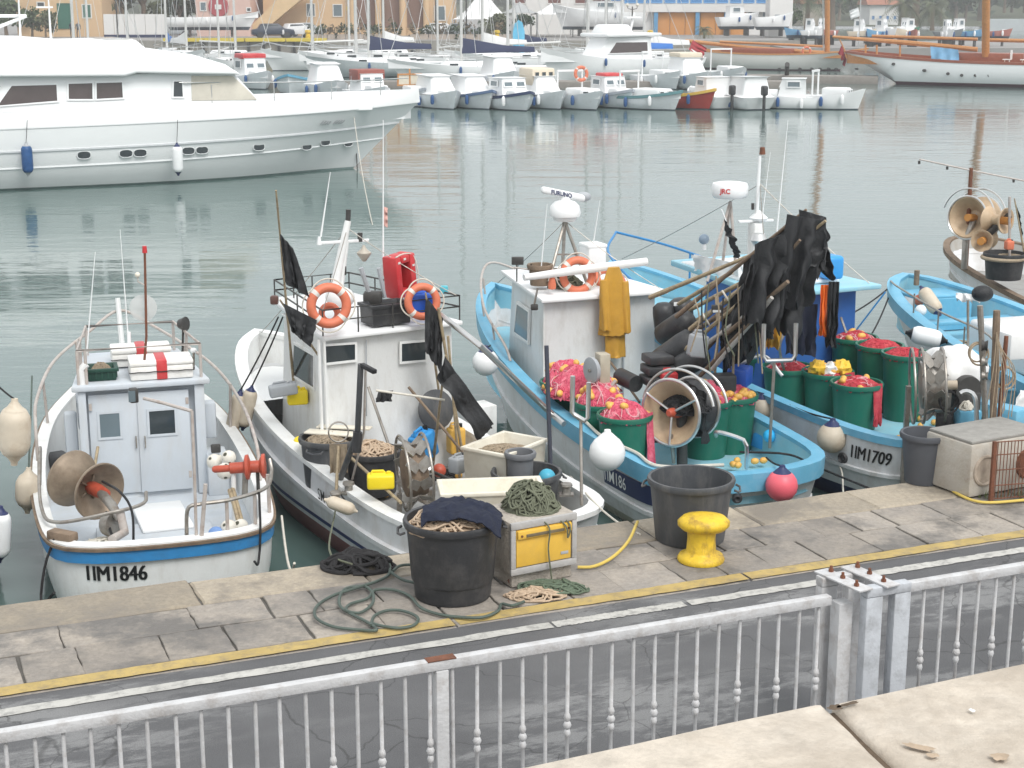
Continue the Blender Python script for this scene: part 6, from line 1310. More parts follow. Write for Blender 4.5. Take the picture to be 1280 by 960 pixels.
tag(MB().ball(atY(1228, 367, 20.6), .12, (1.2, .9, .9)).build('black_cover', BLACKF), 'black cover on the rail end of the light blue bow boat', 'cover'); tag(cloth('sacking', atY(1195, 366, 21), atY(1222, 368, 20.8), (0, -.3, -.4), .12, CANV, None, 9, 10, 5, .05), 'grey sacking on the coach roof of the light blue bow boat', 'cloth')
for a, c, lab in ((E_.W(6.7, .45, 1.42), D.onx(1043, 402, 4.0), 'mooring line from the light blue bow to the blue wheelhouse boat'), (E_.W(6.5, .6, 1.3), atY(1085, 425, 19.5), 'short mooring line hanging from the light blue bow')): tag(MB().tube(sag(a, c, .05), .012, 5).build('mooring_rope', ROPEB), lab, 'rope')
rF = thing('fishing_boat', 'white boat with worn wooden rail carrying two large winch drums', 'fishing boat', (9.9, 20.4, WZ), 'fishing boats moored stern to the quay')
F_ = Boat(rF, (9.9, 20.4), (-.3, .954), [(0, 0, .9), (.05, .5, .9), (.3, .95, .9), (1.5, 1.15, .95), (3.5, 1.18, 1.1), (5.2, 1.1, 1.3), (6.2, .9, 1.42), (6.8, .6, 1.5), (7.1, .3, 1.54), (7.2, .0, 1.55)], deck=1.0)
F_.hull(HULLG, DBLUE); F_.inside(mat('worn_grey_white', (.46, .45, .42), .6, .15, 4, dirt=(.25, .2, .15), dscale=4, damt=.6), mat('grey_deck', (.3, .3, .29)), cap=.08); F_.sweep('wooden_rail', [(.004, -.05), (.035, -.045), (.035, .03), (-.07, .03), (-.07, -.01)], WOOD); F_.sweep('rubbing_strake', [(.0, -.025), (.03, -.025), (.03, .02), (0, .02)], HULLG, z=lambda i: F_.path[i][2]-.28)
cabin_box(F_, 1.0, 3.0, -.85, .85, -.75, .75, .95, 2.4, WHITE2, lean=.3, bevel=.05)
DT = mat('drum_tan')
hd = thing('net_hauler', 'large open winch drum with looped guards on the wooden railed boat', 'net hauler', atY(1207, 335, 25.2)); hc = atY(1210, 272, 25.2); ax = V((-.72, -.68, .1)); x_, y_, d_ = frame_of(ax)
b = MB(); b.lathe([(.12, -.25), (.30, .0), (.33, .02), (.31, .03), (.12, -.20)], hc, ax, n=30); b.build('front_cone', DT, hd, ang=50); b = MB(); b.lathe([(.12, -.25), (.32, -.45), (.34, -.44), (.16, -.25)], hc, ax, n=30); b.build('rear_cone', DT, hd, ang=50)
for o in (.03, -.45): MB().torus(hc+d_*o, ax, .34, .016, 30, 6).build('rim', STAIN, hd)
for o in (.0, -.36): MB().torus(hc+d_*o, ax, .46, .014, 24, 6, R(20), R(165)).build('guard_hoop', STAIN, hd)
for k in range(5): a = 2*math.pi*k/5; e = x_*math.cos(a)+y_*math.sin(a); MB().cyl(hc-d_*.2, hc-d_*.22+e*.15, .012, n=6).build('spoke', STEEL, hd)
MB().cyl(hc-d_*.25, hc+d_*.02, .06, n=12).build('hub', mat('orange_hub', (.5, .22, .05), .5), hd); MB().tube([hc-d_*.2, atY(1207, 300, 25.2), atY(1205, 336, 25.2)], .05, 10).build('stand', STEEL, hd)
hd = thing('net_hauler', 'pair of smaller winch drums beside the large open drum', 'net hauler', atY(1240, 335, 24.6))
for (px, py, rr_, axx) in ((1249, 275, .20, V((.6, -.75, 0))), (1230, 300, .17, V((-.5, -.85, 0)))):
    hc = atY(px, py, 24.6); b = MB(); b.lathe([(.001, .03), (.06, .04), (rr_*.9, .10), (rr_, .11), (rr_, .13), (rr_*.8, .12), (.08, .02), (.08, -.1), (rr_*.9, -.18), (rr_, -.2), (.08, -.16), (.001, -.16)], hc, axx, n=22); b.build('drum', DT, hd, ang=45); MB().cyl(hc, hc+axx*.2, .06, n=10).build('hub', mat('orange_hub', (.5, .22, .05)), hd)
MB().tube([atY(1222, 300, 24.8), atY(1238, 290, 24.7), atY(1262, 268, 24.6)], .06, 10).build('winch_arm', DARKS, hd); MB().tube([atY(1236, 300, 24.7), atY(1236, 340, 24.7)], .05, 10).build('stand', STEEL, hd)
tub('wooden_tub', 'dark tub with a brown rope rim on the wooden railed boat', atY(1254, 348, 24.2), .30, .26, .40, RUBBER, handles=False); tag(MB().torus(atY(1254, 322, 24.2), (0, 0, 1), .31, .03, 30, 8).build('rope_ring', NETB), 'brown rope ring on the rim of the dark tub', 'rope')
MB().tube([atY(1207, 335, 25.4), atY(1214, 210, 25.4)], [.04, .03], 10).build('mast', RUST, rF); MB().tube([atY(1149, 199, 25.4), atY(1214, 213, 25.4), atY(1300, 230, 25.4)], .014, 6).build('boom', RUSTP, rF)
for px, py in ((1149, 201), (1184, 208), (1267, 224)): MB().cyl(atY(px, py, 25.4), atY(px, py+4, 25.4), .02, n=6).build('boom_block', DARKS, rF)
MB().cyl(atY(1262, 330, 24.4), atY(1262, 246, 24.4), .022, n=8).build('stern_post', RUSTP, rF)
dan_flag('stiff dark flag at the picture edge beside the small winch drums', atY(1283, 330, 24.3), atY(1268, 248, 24.3), .55, .95, (.35, 0, -.8), .22, 51, fold=.02)
jerrycan('orange red float can beside the dark tub', atY(1261, 312, 24.0), .12, .12, .16, .2, ORANGE, BLACK)
# ============================================================ THINGS ON THE QUAY
tb = at(566, 742, .002)
tub('net_tub', 'big black tub on the quay holding rope and a navy cloth', tb, .365, .30, .64, RUBBER, None, rz=.2, handles=True, ribs=1, n=40)
heap('rope_heap', 'tan rope heap in the big black tub under the navy cloth', tb+V((0, 0, .56)), .345, .12, NETT, n=90, thick=.010, seed=91, cat='rope')
b = MB(); cc = tb+V((.03, -.02, .60))
def fcl(u, v):
    x = (u-.42)*.62; y = (v-.5)*.50; d = math.hypot(x, y)
    z = .12*max(0, 1-(d/.40)**2)+.035*noise.noise(V((x*9, y*9, 2)))+.02*noise.noise(V((x*22, y*20, 5)))
    if d > .33: z -= (d-.33)*.6
    return cc+V((x+.04*noise.noise(V((u*4, v*4, 8))), y*(.9+.25*u)+.05*noise.noise(V((u*5, v*5, 3))), z+.045))
b.sheet(fcl, 34, 26); tag(b.build('navy_cloth', NAVY, ang=80, solid=.012), 'crumpled navy cloth spread over the rope in the big black tub', 'cloth')
rr = random.Random(3)
for i, (px, py, s_) in enumerate(((596, 716, .05), (583, 722, .035))):   # scuffs
    pass
SCUF = mat('white_scuff', (.42, .42, .42), .7, .3, 30)
tubo = [o for o in bpy.data.objects if o.name.startswith('net_tub') and 'navy' in o.get('label', '')][0]
def on_tub(th, z, w, h, seed):
    r_ = lambda zz: .30+(.365-.30)*zz/.64+.006; b = MB(); n = 18; vs = []
    for k in range(n):
        a = 2*math.pi*k/n; q = 1+.7*noise.noise(V((math.cos(a)*2, math.sin(a)*2, seed))); zz = z+h*q*math.sin(a); t = th+w*q*math.cos(a)/.35; vs.append(tb+V((r_(zz)*math.cos(t), r_(zz)*math.sin(t), zz)))
    zz = z; vs.append(tb+V((r_(zz)*math.cos(th), r_(zz)*math.sin(th), zz))); b.add(vs, [(i, (i+1) % n, n) for i in range(n)]); b.build('scuff', SCUF, tubo, smooth=False)
on_tub(R(-63), .27, .030, .014, 3); on_tub(R(-60), .30, .010, .025, 6); on_tub(R(-80), .29, .006, .030, 9); on_tub(R(-82), .24, .012, .010, 12)
# concrete box with yellow panel (an old fitting used as a stand)
CONC = mat('pebbled_concrete', (.42, .38, .33), .9, .25, 30, .6, 60, dirt=(.20, .17, .14), dscale=5, damt=.6)
fl_, fr_ = at(641, 737, 0), at(716, 722, 0); bu = (fr_-fl_).normalized(); bn = V((-bu.y, bu.x, 0)); BW = (fr_-fl_).length+.05; rzb = math.atan2(bu.y, bu.x)
bxr = thing('stand_box', 'pebbled concrete box with a bright yellow front panel on the quay', 'box', fl_.lerp(fr_, .5)+bn*.25)
def bx(u0, u1, v0, v1, z0, z1, m, name, bev=.012): 
    o = fl_-bu*.025; c = o+bu*(u0+u1)/2+bn*(v0+v1)/2+V((0, 0, (z0+z1)/2)); return MB().box(c, (u1-u0, v1-v0, z1-z0), rzb).build(name, m, bxr, bevel=bev)
bx(.03, BW-.02, .03, .46, .0, .12, CONC, 'plinth'); bx(0, BW, .012, .52, .12, .56, CONC, 'box_body', .02)
for (u0, u1, z0, z1) in ((0, BW, .12, .175), (0, .045, .176, .50), (BW-.045, BW, .176, .50), (0, BW, .501, .56)): bx(u0, u1, -.02, .011, z0, z1, mat('grey_trim', (.40, .39, .38), .7, .15, 12, .2, 40), 'front_frame', .006)
yp = bx(.052, BW-.052, -.012, .010, .182, .494, YDOOR, 'yellow_panel', .006)
bx(.056, BW-.056, -.034, -.013, .42, .49, YDOOR, 'panel_lip', .008); bx(.13, BW-.13, -.040, -.0355, .432, .458, mat('handle_groove', (.16, .13, .08), .6, .2, 10), 'handle_slot', .002)
bx(BW-.15, BW-.08, -.016, -.0125, .225, .250, LGREYP, 'maker_plate', .001)
for u in (.09, BW-.09): MB().cyl(fl_-bu*.025+bu*u+bn*-.034+V((0, 0, .448)), fl_-bu*.025+bu*u+bn*-.040+V((0, 0, .448)), .010, n=8).build('rivet', RUST, bxr)
hp = fl_.lerp(fr_, .55)+bn*.26+V((0, 0, .555))
heap('rope_heap', 'tangled olive rope heap on top of the yellow fronted box', hp, .235, .20, NETG, n=100, thick=.0085, seed=95, cat='rope', sy=.85)
tag(MB().tube(curve([hp+V((-.02, -.18, .02)), fl_+bu*.30+bn*-.05+V((0, 0, .50)), fl_+bu*.30+bn*-.05+V((0, 0, .3)), fl_+bu*.33+bn*-.06+V((0, 0, .02))], 20), .007, 5).tube(curve([hp+V((.14, -.14, .02)), fl_+bu*.46+bn*-.05+V((0, 0, .48)), fl_+bu*.48+bn*-.05+V((0, 0, .37)), fl_+bu*.50+bn*-.05+V((0, 0, .48)), hp+V((.2, -.10, .01))], 22), .007, 5).build('rope_end', NETG), 'olive rope ends hanging down over the yellow panel', 'rope')
nb = MB(); tangle(nb, at(692, 738, .0), .27, .05, 45, .009, 97, .55); tag(nb.build('rope_heap', mat('green_rope', (.11, .145, .10), .85, .3, 18)), 'flat green rope tangle on the ground before the yellow fronted box', 'rope')
nb = MB(); tangle(nb, at(668, 746, .0), .24, .045, 36, .009, 98, .5); tag(nb.build('rope_heap', NETT), 'flat tan rope tangle next to the green one', 'rope')
MB().cyl(at(634, 722, .03), at(640, 726, .05), .03, n=10).build('pipe_stub', RUST, bxr)
# black rope coil and green hose
nb = MB(); tangle(nb, at(448, 710, .0), .29, .11, 42, .017, 99, .62, .35, .7); tag(nb.build('rope_coil', ROPEB), 'black rope coil heaped at the quay edge', 'rope')
tag(MB().tube(curve([B.atz(423, 614, .84), B.atz(419, 640, .6), at(412, 690, .05), at(440, 705, .12)], 14), .009, 5).build('mooring_rope', NETG), 'thin mooring line from the white rail to the black rope coil', 'rope')
hz = [(487, 705), (486, 718), (470, 727), (445, 735), (415, 745), (396, 758), (395, 772), (415, 783), (445, 787), (470, 788), (463, 780), (430, 762), (424, 750), (432, 736), (455, 733), (466, 742), (465, 755), (450, 766), (433, 763), (438, 755), (460, 748), (468, 738), (490, 737), (512, 745), (524, 758), (535, 764), (560, 770), (600, 772), (622, 764), (627, 755), (640, 757), (655, 752)]
tag(MB().tube(curve([at(x, y, .022+.012*(i % 3 == 0)) for i, (x, y) in enumerate(hz)], 160), .0125, 7).build('garden_hose', ROPEG), 'green hose lying in loops round the foot of the big black tub', 'hose')
tag(MB().tube(curve([at(x, y, .026) for x, y in ((464, 782), (468, 770), (485, 763), (505, 764), (522, 772), (518, 781), (500, 785), (480, 783), (464, 779))], 60), .0125, 7).build('garden_hose', ROPEG), 'green hose ring lying separate beside the yellow line', 'hose')
tag(MB().tube(curve([at(x, y, .03) for x, y in ((488, 715), (500, 723), (512, 727), (530, 728), (528, 708), (510, 706), (498, 708), (491, 714))], 40), .0125, 7).build('garden_hose', ROPEG), 'green hose loop half hidden behind the big black tub', 'hose')
tag(MB().tube(curve([at(722, 709, .02), at(742, 708, .02), at(765, 697, .03), at(785, 677, .05), at(797, 652, .10)], 24), .014, 8).build('yellow_hose', ROPEY), 'short yellow hose end curling from the yellow fronted box', 'hose')
tag(MB().tube(sag(B.atz(732, 616, .85), at(800, 668, .01), .05), .010, 6).build('mooring_rope', ROPEW), 'taut pale mooring line from the stern bitt to the quay slabs', 'rope')
# grey tub, bollard
tub('round_tub', 'big weathered grey tub standing behind the yellow bollard', at(862, 672, .002), .36, .30, .56, GREYP, None, rz=-.2, n=40)
bo = at(876, 700, .0); br = thing('mooring_bollard', 'yellow mushroom headed iron bollard with chipped paint', 'bollard', bo)
b = MB(); b.lathe([(.001, 0), (.195, 0), (.20, .02), (.185, .05), (.14, .065), (.125, .09), (.118, .20), (.125, .28)], bo, n=28); b.build('bollard_stem', YELLOW, br, ang=50)
b = MB(); b.lathe([(.115, .26), (.17, .275), (.205, .31), (.208, .345), (.17, .385), (.09, .40), (.001, .402)], bo+V((.015, 0, 0)), n=28, sx=1.06, sy=.86); b.build('bollard_head', YELLOW, br, ang=60)
# block with iron grating, yellow hose and grey tub at the quay edge
CB = mat('old_white_block', (.46, .43, .38), .85, .2, 8, .3, 40, dirt=(.22, .17, .12), dscale=4, damt=.7)
k0 = at(1232, 622, 0); kl = at(1176, 607, 0); ku = QU; kn = QN; wl_ = .44
blk = thing('concrete_block', 'stained old white concrete block with a round hollow behind an iron grating', 'block', k0+ku*.3+kn*.3)
M4 = Matrix.Translation(k0) @ Matrix.Rotation(QA+R(6), 4, 'Z')
b = MB(M4); b.box((.30, .34, .27), (.98, .62, .52)); b.build('block_body', CB, blk, bevel=.03)
b = MB(M4); b.box((.30, .34, .545), (.94, .58, .03)); b.build('block_lid', mat('lid_grey', (.27, .26, .24), .8, .2, 9, .2), blk, bevel=.01)
for x, m_ in ((-.0, mat('hollow_stain', (.36, .30, .24), .9, .3, 12)), (.55, RUST)):
    b = MB(M4); b.lathe([(.001, .006), (.12, .006), (.135, .02), (.15, .015), (.16, -.02), (.001, -.02)], (x, .03, .26), (0, -1, 0), n=24); b.build('round_hollow', m_, blk)
gr_ = thing('iron_grating', 'rusty iron grating leaning against the concrete block', 'grating', k0-kn*.06)
M5 = Matrix.Translation(k0-kn*.10-ku*.02) @ Matrix.Rotation(QA-R(9), 4, 'Z')
for x in (0, .42, .86):
    MB(M5).box((x, 0, .29), (.035, .035, .58)).build('frame_bar', RUST, gr_)
for i in range(25): MB(M5).cyl((.035*i, 0, .01), (.035*i, 0, .58), .0045, n=5).build('bar', RUST, gr_)
for z in (.02, .15, .30, .45, .575): MB(M5).cyl((-.01, -.008, z), (.87, -.008, z), .006, n=5).build('cross_bar', RUST, gr_)
tag(MB().tube(curve([at(1163, 594, .025), at(1178, 603, .02), at(1195, 616, .02), at(1218, 626, .02), at(1245, 628, .02), at(1300, 623, .02)], 40), .014, 8).build('yellow_hose', ROPEY), 'yellow hose running along the foot of the iron grating', 'hose')
tub('plain_tub', 'plain grey square shouldered tub standing at the quay edge by the concrete block', at(1155, 602, .002)+QN*.02, .225, .175, .50, mat('slate_plastic', (.075, .08, .092), .55, .08, 5), None, handles=False)
gw = MB()
rr = random.Random(4)
for i in range(60):
    p = at(1222+rr.uniform(0, 60), 622-rr.uniform(-2, 6), .0); a = rr.uniform(0, 6.28); h = rr.uniform(.03, .10); d = V((math.cos(a), math.sin(a), 0)); s_ = V((-d.y, d.x, 0))*.006
    gw.add([p-s_, p+s_, p+d*h*.5+V((0, 0, h))], [(0, 1, 2)])
tag(gw.build('weeds', mat('weed_green', (.10, .13, .04), .8, .3, 9), smooth=False), 'small weeds growing at the foot of the iron grating', 'weeds', kind='stuff')
# ============================================================ SMALL CLUTTER ON DECKS, LINES BETWEEN MASTS
rc = random.Random(42)
fl_me = bpy.data.meshes.new('small_float'); _b = MB(); _b.lathe([(.001, -.045), (.022, -.04), (.036, -.015), (.036, .015), (.022, .04), (.001, .045)], n=10); fl_me.from_pydata([tuple(p) for p in _b.v], [], _b.f); fl_me.materials.append(FLOATY); fl_me.shade_smooth()
for bt, xs, ys, n, z, lab, grp in ((B, (.7, 2.8), (-.75, .75), 12, .535, 'small yellow net float lying loose on the deck full of crates', 'loose floats on the full deck'), (C, (.5, 3.4), (-.75, .75), 12, .555, 'small yellow net float lying loose on the light blue deck of the radar boat', 'loose floats on the radar boat deck'), (D, (.6, 3.0), (-.8, .8), 10, .60, 'small yellow net float lying loose on the deck marked 1IM1709', 'loose floats on the 1IM1709 deck')):
    for i in range(n):
        o = bpy.data.objects.new('net_float', fl_me); COL.objects.link(o); o.location = bt.W(rc.uniform(*xs), rc.uniform(*ys), z); o.rotation_euler = (1.57, 0, rc.uniform(0, 6)); tag(o, lab, 'float', grp)
for bt, x, y, z, m_, lab in ((B, 2.6, .55, .5, NETT, 'tan rope coil on deck by the port rail of the boat full of crates'), (B, 1.6, .75, .5, NETG, 'olive rope coil beside the hauler wheel'), (B, 2.75, -.5, .5, ROPEB, 'black rope coil at the wheelhouse foot'), (B, .6, .5, .5, NETB, 'brown rope coil in the stern behind the big black tub'), (C, .6, .45, .52, ROPEW, 'white rope coil in the light blue stern'), (C, .55, -.35, .52, NETG, 'olive rope coil in the light blue stern corner'), (D, 1.0, -.2, .56, NETB, 'brown rope coil on the deck marked 1IM1709'), (E_, 5.0, .3, .85, NETB, 'brown rope coil in the light blue open bow'), (A, 3.3, -.2, 1.70, NETB, 'brown rope coil behind the foam boxes on the roof')):
    nb = MB(); tangle(nb, bt.W(x, y, z), .17, .06, 14, .011, int(x*77+y*31), 1, .5, .9, .3); tag(nb.build('rope_coil', m_), lab, 'rope')
for bt, p, q, m_, lab in ((B, (2.7, .7, 1.0), (.9, .95, .95), BAMB, 'bamboo boathook lying along the port rail'), (B, (2.9, -.2, 1.5), (2.2, -.75, .55), WOOD, 'wooden stick leaning at the wheelhouse door'), (B, (2.95, .25, 1.55), (2.45, .1, .52), STEEL, 'steel bar leaning on the wheelhouse wall'), (C, (3.9, -.1, 1.2), (3.3, -.25, .76), WOOD, 'wooden stick leaning under the ochre oilskin'), (D, (3.25, -.5, 1.6), (2.6, -.55, .58), STEEL, 'steel bar leaning on the blue wheelhouse'), (A, (2.85, .45, 1.0), (2.3, .62, .44), BAMB, 'short bamboo stick leaning by the white door')):
    tag(MB().tube([bt.W(*p), bt.W(*q)], .016, 7).build('loose_stick', m_), lab, 'stick')
# standing lines
for pts, r_, m_, root in (([B.onx(434, 285, 3.7), B.W(6.4, 0, 1.5)], .006, STEEL, rB), ([B.onx(434, 285, 3.7), B.W(3.05, .7, 2.4)], .005, STEEL, rB), ([B.onx(434, 285, 3.7), B.W(3.05, -.88, 2.4)], .005, STEEL, rB), ([C.onx(706, 276, 4.7), C.W(7.3, 0, 1.6)], .006, STEEL, rC), ([C.onx(706, 276, 4.7), C.W(3.95, -.85, 2.0)], .005, STEEL, rC), ([D.onx(950, 230, 4.2), D.W(8.0, 0, 1.7)], .006, STEEL, rD), ([D.onx(950, 230, 4.2), D.W(3.2, -.9, 2.0)], .006, STEEL, rD), ([D.onx(950, 230, 4.2), D.W(3.2, .65, 2.0)], .006, STEEL, rD)):
    MB().tube(sag(pts[0], pts[1], .03, 8), r_, 4).build('stay_line', m_, root)
for px, py, yv, lab in ((1185, 500, 16.2, 'coiled cable hanging on the stern winch'), (1255, 470, 15.7, 'loop of rope hanging on the wrapped pole'), (1222, 440, 16.0, 'rope loop hanging on the pulley post')):
    tag(MB().torus(atY(px, py, yv), (.2, -1, .1), .10, .010, 22, 6).torus(atY(px+2, py+3, yv-.02), (.3, -1, .2), .11, .010, 22, 6).build('cable_loop', ROPEB if px == 1185 else NETB), lab, 'rope')
for i, (px, py, yv, w_, h_, m_, lab) in enumerate(((1272, 430, 17.5, .4, .3, CANV, 'white sack slumped at the picture edge'), (1180, 528, 16.4, .22, .2, RUBBER, 'black box under the hauler wheel'), (1262, 520, 16.0, .3, .2, LBLUE, 'light blue box behind the grating'), (905, 478, 17.6, .25, .2, RUBBER, 'black box below the dangling ropes'), (925, 470, 17.9, .3, .22, RBLUE, 'blue box below the black flags'))):
    tag(MB().box(atY(px, py, yv), (w_, w_*.8, h_), rz=.3+i).build('deck_box', m_, bevel=.03), lab, 'box')
# ============================================================ MOTOR YACHT
rY = thing('motor_yacht', 'large white motor yacht with dark side windows and oval portholes', 'yacht', (-25.3, 45.6, WZ))
YHULL = mat('yacht_hull', (.72, .74, .74), .22, .02, 1); YWH = mat('yacht_white', (.80, .81, .81), .25, .02, 1)
Y = Boat(rY, (-25.3, 45.6), (.923, .384), [(0, 0, 1.8), (.05, 1.5, 1.8), (.2, 2.2, 1.8), (1.5, 2.55, 1.8), (8, 2.7, 1.83), (14, 2.65, 1.9), (18, 2.3, 1.98), (21, 1.45, 2.05), (23, .55, 2.12), (24, .0, 2.16)], draft=.9, deck=1.6, bowrake=.40, sternrake=.0, n=60)
Y.hull(YHULL, mat('yacht_antifoul', (.20, .27, .26), .5), zwl=.06); Y.inside(YWH, YWH, cap=.3)
Y.sweep('bulwark', [(.02, -.03), (.03, .01), (-.16, .42), (-.26, .42), (-.30, .0)], YWH, taper=1.2)
Y.sweep('rubbing_strake', [(.0, -.03), (.035, -.03), (.035, .02), (.0, .03)], mat('strake_grey', (.56, .58, .59), .3), z=lambda i: Y.path[i][2]-.68)
Y.sweep('spray_rail', [(.0, -.02), (.025, -.02), (.02, .02), (.0, .02)], YHULL, z=lambda i: Y.path[i][2]-1.18)
def ypt(px, py, y=-2.2): return Y.loc(Y.ony(px, py, y))
def prism(name, pix, yh, m, tum=.0, bevel=.06, parent=None, y0=-2.2):   # side outline given on the near side, extruded across the boat
    ps = [ypt(px, py, y0) for px, py in pix]; n = len(ps); zmin = min(p.z for p in ps); b = MB(Y.M)
    vs = [V((p.x, -yh+tum*(p.z-zmin), p.z)) for p in ps]+[V((p.x, yh-tum*(p.z-zmin), p.z)) for p in ps]
    b.add(vs, [tuple(range(n)), tuple(reversed(range(n, 2*n)))]+[(i+n, (i+1) % n+n, (i+1) % n, i) for i in range(n)]); return b.build(name, m, parent or rY, bevel=bevel, segs=3, ang=50)
prism('deckhouse', [(-160, 150), (330, 143), (318, 118), (292, 90), (-160, 98)], 2.2, YWH, .10)
prism('house_roof', [(-160, 97), (155, 95), (170, 91), (300, 93), (280, 80), (240, 68), (190, 61), (120, 57), (-160, 50)], 2.45, YWH, .25, .08)
prism('flybridge_coaming', [(-160, 56), (100, 57), (186, 62), (172, 50), (90, 52), (40, 48), (-160, 46)], 1.9, YWH, .1, .04)
prism('flybridge_screen', [(84, 62), (190, 62), (165, 49), (140, 50), (110, 57)], 1.6, mat('smoked_screen', (.30, .30, .28), .15, .1, 2), .1, .02)
prism('foredeck_house', [(318, 143), (470, 139), (470, 131), (400, 130), (330, 126)], 1.3, YWH, .2, .05, y0=-1.6)
def ywin(pix, m=BRONZE, y0=-2.2, yy=2.17, fw=.05):
    ps = [ypt(px, py, y0) for px, py in pix]; zb = ypt(0, 150).z
    q = [Y.W(p.x, -(2.2-.10*(p.z-zb))-.012, p.z) for p in ps]; return window(rY, *q, YWH, m, fw, .02)
ywin([(-6, 134), (74, 128), (73, 104), (14, 106)]); ywin([(84, 126), (118, 126), (118, 102), (84, 103)]); ywin([(119, 126), (156, 124), (155, 101), (119, 102)])
ywin([(215, 123), (231, 123), (230, 100), (216, 100)], GLASS); ywin([(-90, 136), (-12, 134), (4, 106), (-90, 108)])
SCREEN = mat('screen_cover', (.60, .56, .48), .7, .12, 2)
q = [(240, 126), (322, 125), (306, 108), (292, 95), (240, 95)]; zb = ypt(0, 150).z; ps = [ypt(px, py) for px, py in q]; b = MB(); b.add([Y.W(p.x, -(2.2-.10*(p.z-zb))-.02, p.z) for p in ps]+[Y.W(p.x, -(2.2-.10*(p.z-zb))+.03, p.z) for p in ps], [tuple(range(5)), tuple(reversed(range(5, 10)))]+[(i+5, (i+1) % 5+5, (i+1) % 5, i) for i in range(5)]); b.build('windscreen_cover', SCREEN, rY, bevel=.02)
for px, py in ((102, 193), (152, 191), (181, 190), (229, 188), (258, 187), (322, 184), (381, 181), (410, 179), (433, 176)):
    d = ray(px, py); best = None
    for i in range(60, len(Y.path)-1):        # find the hull point of the near side under this pixel
        for z in (.8, .9, 1.0, 1.1, 1.2, 1.3, 1.4):
            p = Y.M @ Y.surf(i+.0, z); v = p-V((0, 0, CAMH)); e = (v.normalized()-d.normalized()).length
            if best is None or e < best[0]: best = (e, i, z)
    _, i, z = best; p = Y.M @ Y.surf(i, z); a = (Y.M @ Y.surf(i+1, z)-Y.M @ Y.surf(i-1, z)).normalized(); n_ = a.cross(V((0, 0, 1))).normalized()
    if n_.y > 0: n_ = -n_
    pts = lambda rx, rz_, off, k=22: [p+n_*off+a*(rx*(1 if math.cos(t) > 0 else -1)*abs(math.cos(t))**.75)+V((0, 0, rz_*(1 if math.sin(t) > 0 else -1)*abs(math.sin(t))**.75)) for t in [2*math.pi*j/k for j in range(k)]]
    MB().tube(pts(.20, .115, .022), .012, 6, closed=True).build('porthole_rim', YHULL, rY)
    v_ = pts(.19, .105, .022); MB().add(v_+[p+n_*.022], [(j, (j+1) % 22, 22) for j in range(22)]).build('porthole', GLASS, rY, smooth=False)
# faint name on the bow flank: strokes too far off to read
i_ = Y.idx(20.9, -1); p = Y.M @ Y.surf(i_, 1.66); rr = random.Random(2)
for k in range(9):
    if k == 4: continue
    i2 = Y.idx(20.35+k*.11, -1); q0 = Y.M @ Y.surf(i2, 1.60); q1 = Y.M @ Y.surf(i2, 1.60+.12*rr.uniform(.8, 1.1)); n_ = V((.5, -.85, 0))
    MB().beam(q0+n_*.03, q1+n_*.03+V((.03, 0, 0)), .045, .02).build('name_stroke', mat('name_grey', (.25, .27, .28), .5), rY)
# rail, anchor, fenders
MB().tube([Y.onx(270, 91, 19)] if False else [Y.W(15.5, -2.2, 3.05), Y.W(19, -1.95, 2.98), Y.W(22.0, -.95, 2.95), Y.W(23.6, -.05, 2.95)], .02, 6).build('pulpit_rail', STAIN, rY)
for x, y in ((16.5, -2.16), (18.5, -2.0), (20.5, -1.55), (22.4, -.75)): MB(Y.M).cyl((x, y, 2.4), (x, y, 2.97), .015, n=6).build('rail_post', STAIN, rY)
an = Y.M @ V((21.7, -.12, 1.02)); MB().box(an, (.35, .22, .32), rz=.4).build('anchor', DARKS, rY, bevel=.06); MB().cyl(an, V((an.x+.05, an.y-.1, WZ-.2)), .02, n=6).build('anchor_chain', DARKS, rY)
for px, m_, cm, lab in ((34, DBLUE, LGREYP, 'dark blue fender hanging on the motor yacht'), (222, WHITE2, DBLUE, 'white fender with dark tips hanging on the motor yacht')):
    d = ray(px, 200); 
    c = Y.ony(px, 199, -2.95); fender('boat_fender', lab, c, .16, .82, (0, 0, 1), m_ if m_ is not DBLUE else mat('fender_blue', (.02, .08, .22), .5, .3, 6), cm, None, Y.ony(px, 150, -2.75))
for a_, c_ in (((357, 212), (300, 420)),): pass
tag(MB().tube(sag(Y.W(21.5, -.6, 1.9), V((-3.5, 40.0, WZ)), .3), .012, 4).build('mooring_rope', ROPEW), 'pale mooring line dropping from the yacht bow into the water', 'rope')
# flybridge gear
MB().tube([Y.ony(-30, 45, -1.0), Y.ony(33, 20, -1.0)], .05, 8).build('radar_arch', YWH, rY); MB().tube([Y.ony(-40, 20, -1.0), Y.ony(33, 20, -1.0)], .05, 8).build('radar_arch', YWH, rY)
whip(rY, Y.ony(26, 52, -1.2), Y.ony(20, -60, -1.2), .03); whip(rY, Y.ony(64, 54, -1.2), Y.ony(58, -40, -1.2), .03); MB().beam(Y.ony(45, 9, -1.2), Y.ony(66, 9, -1.2), .06, .05).build('antenna_yard', YWH, rY)
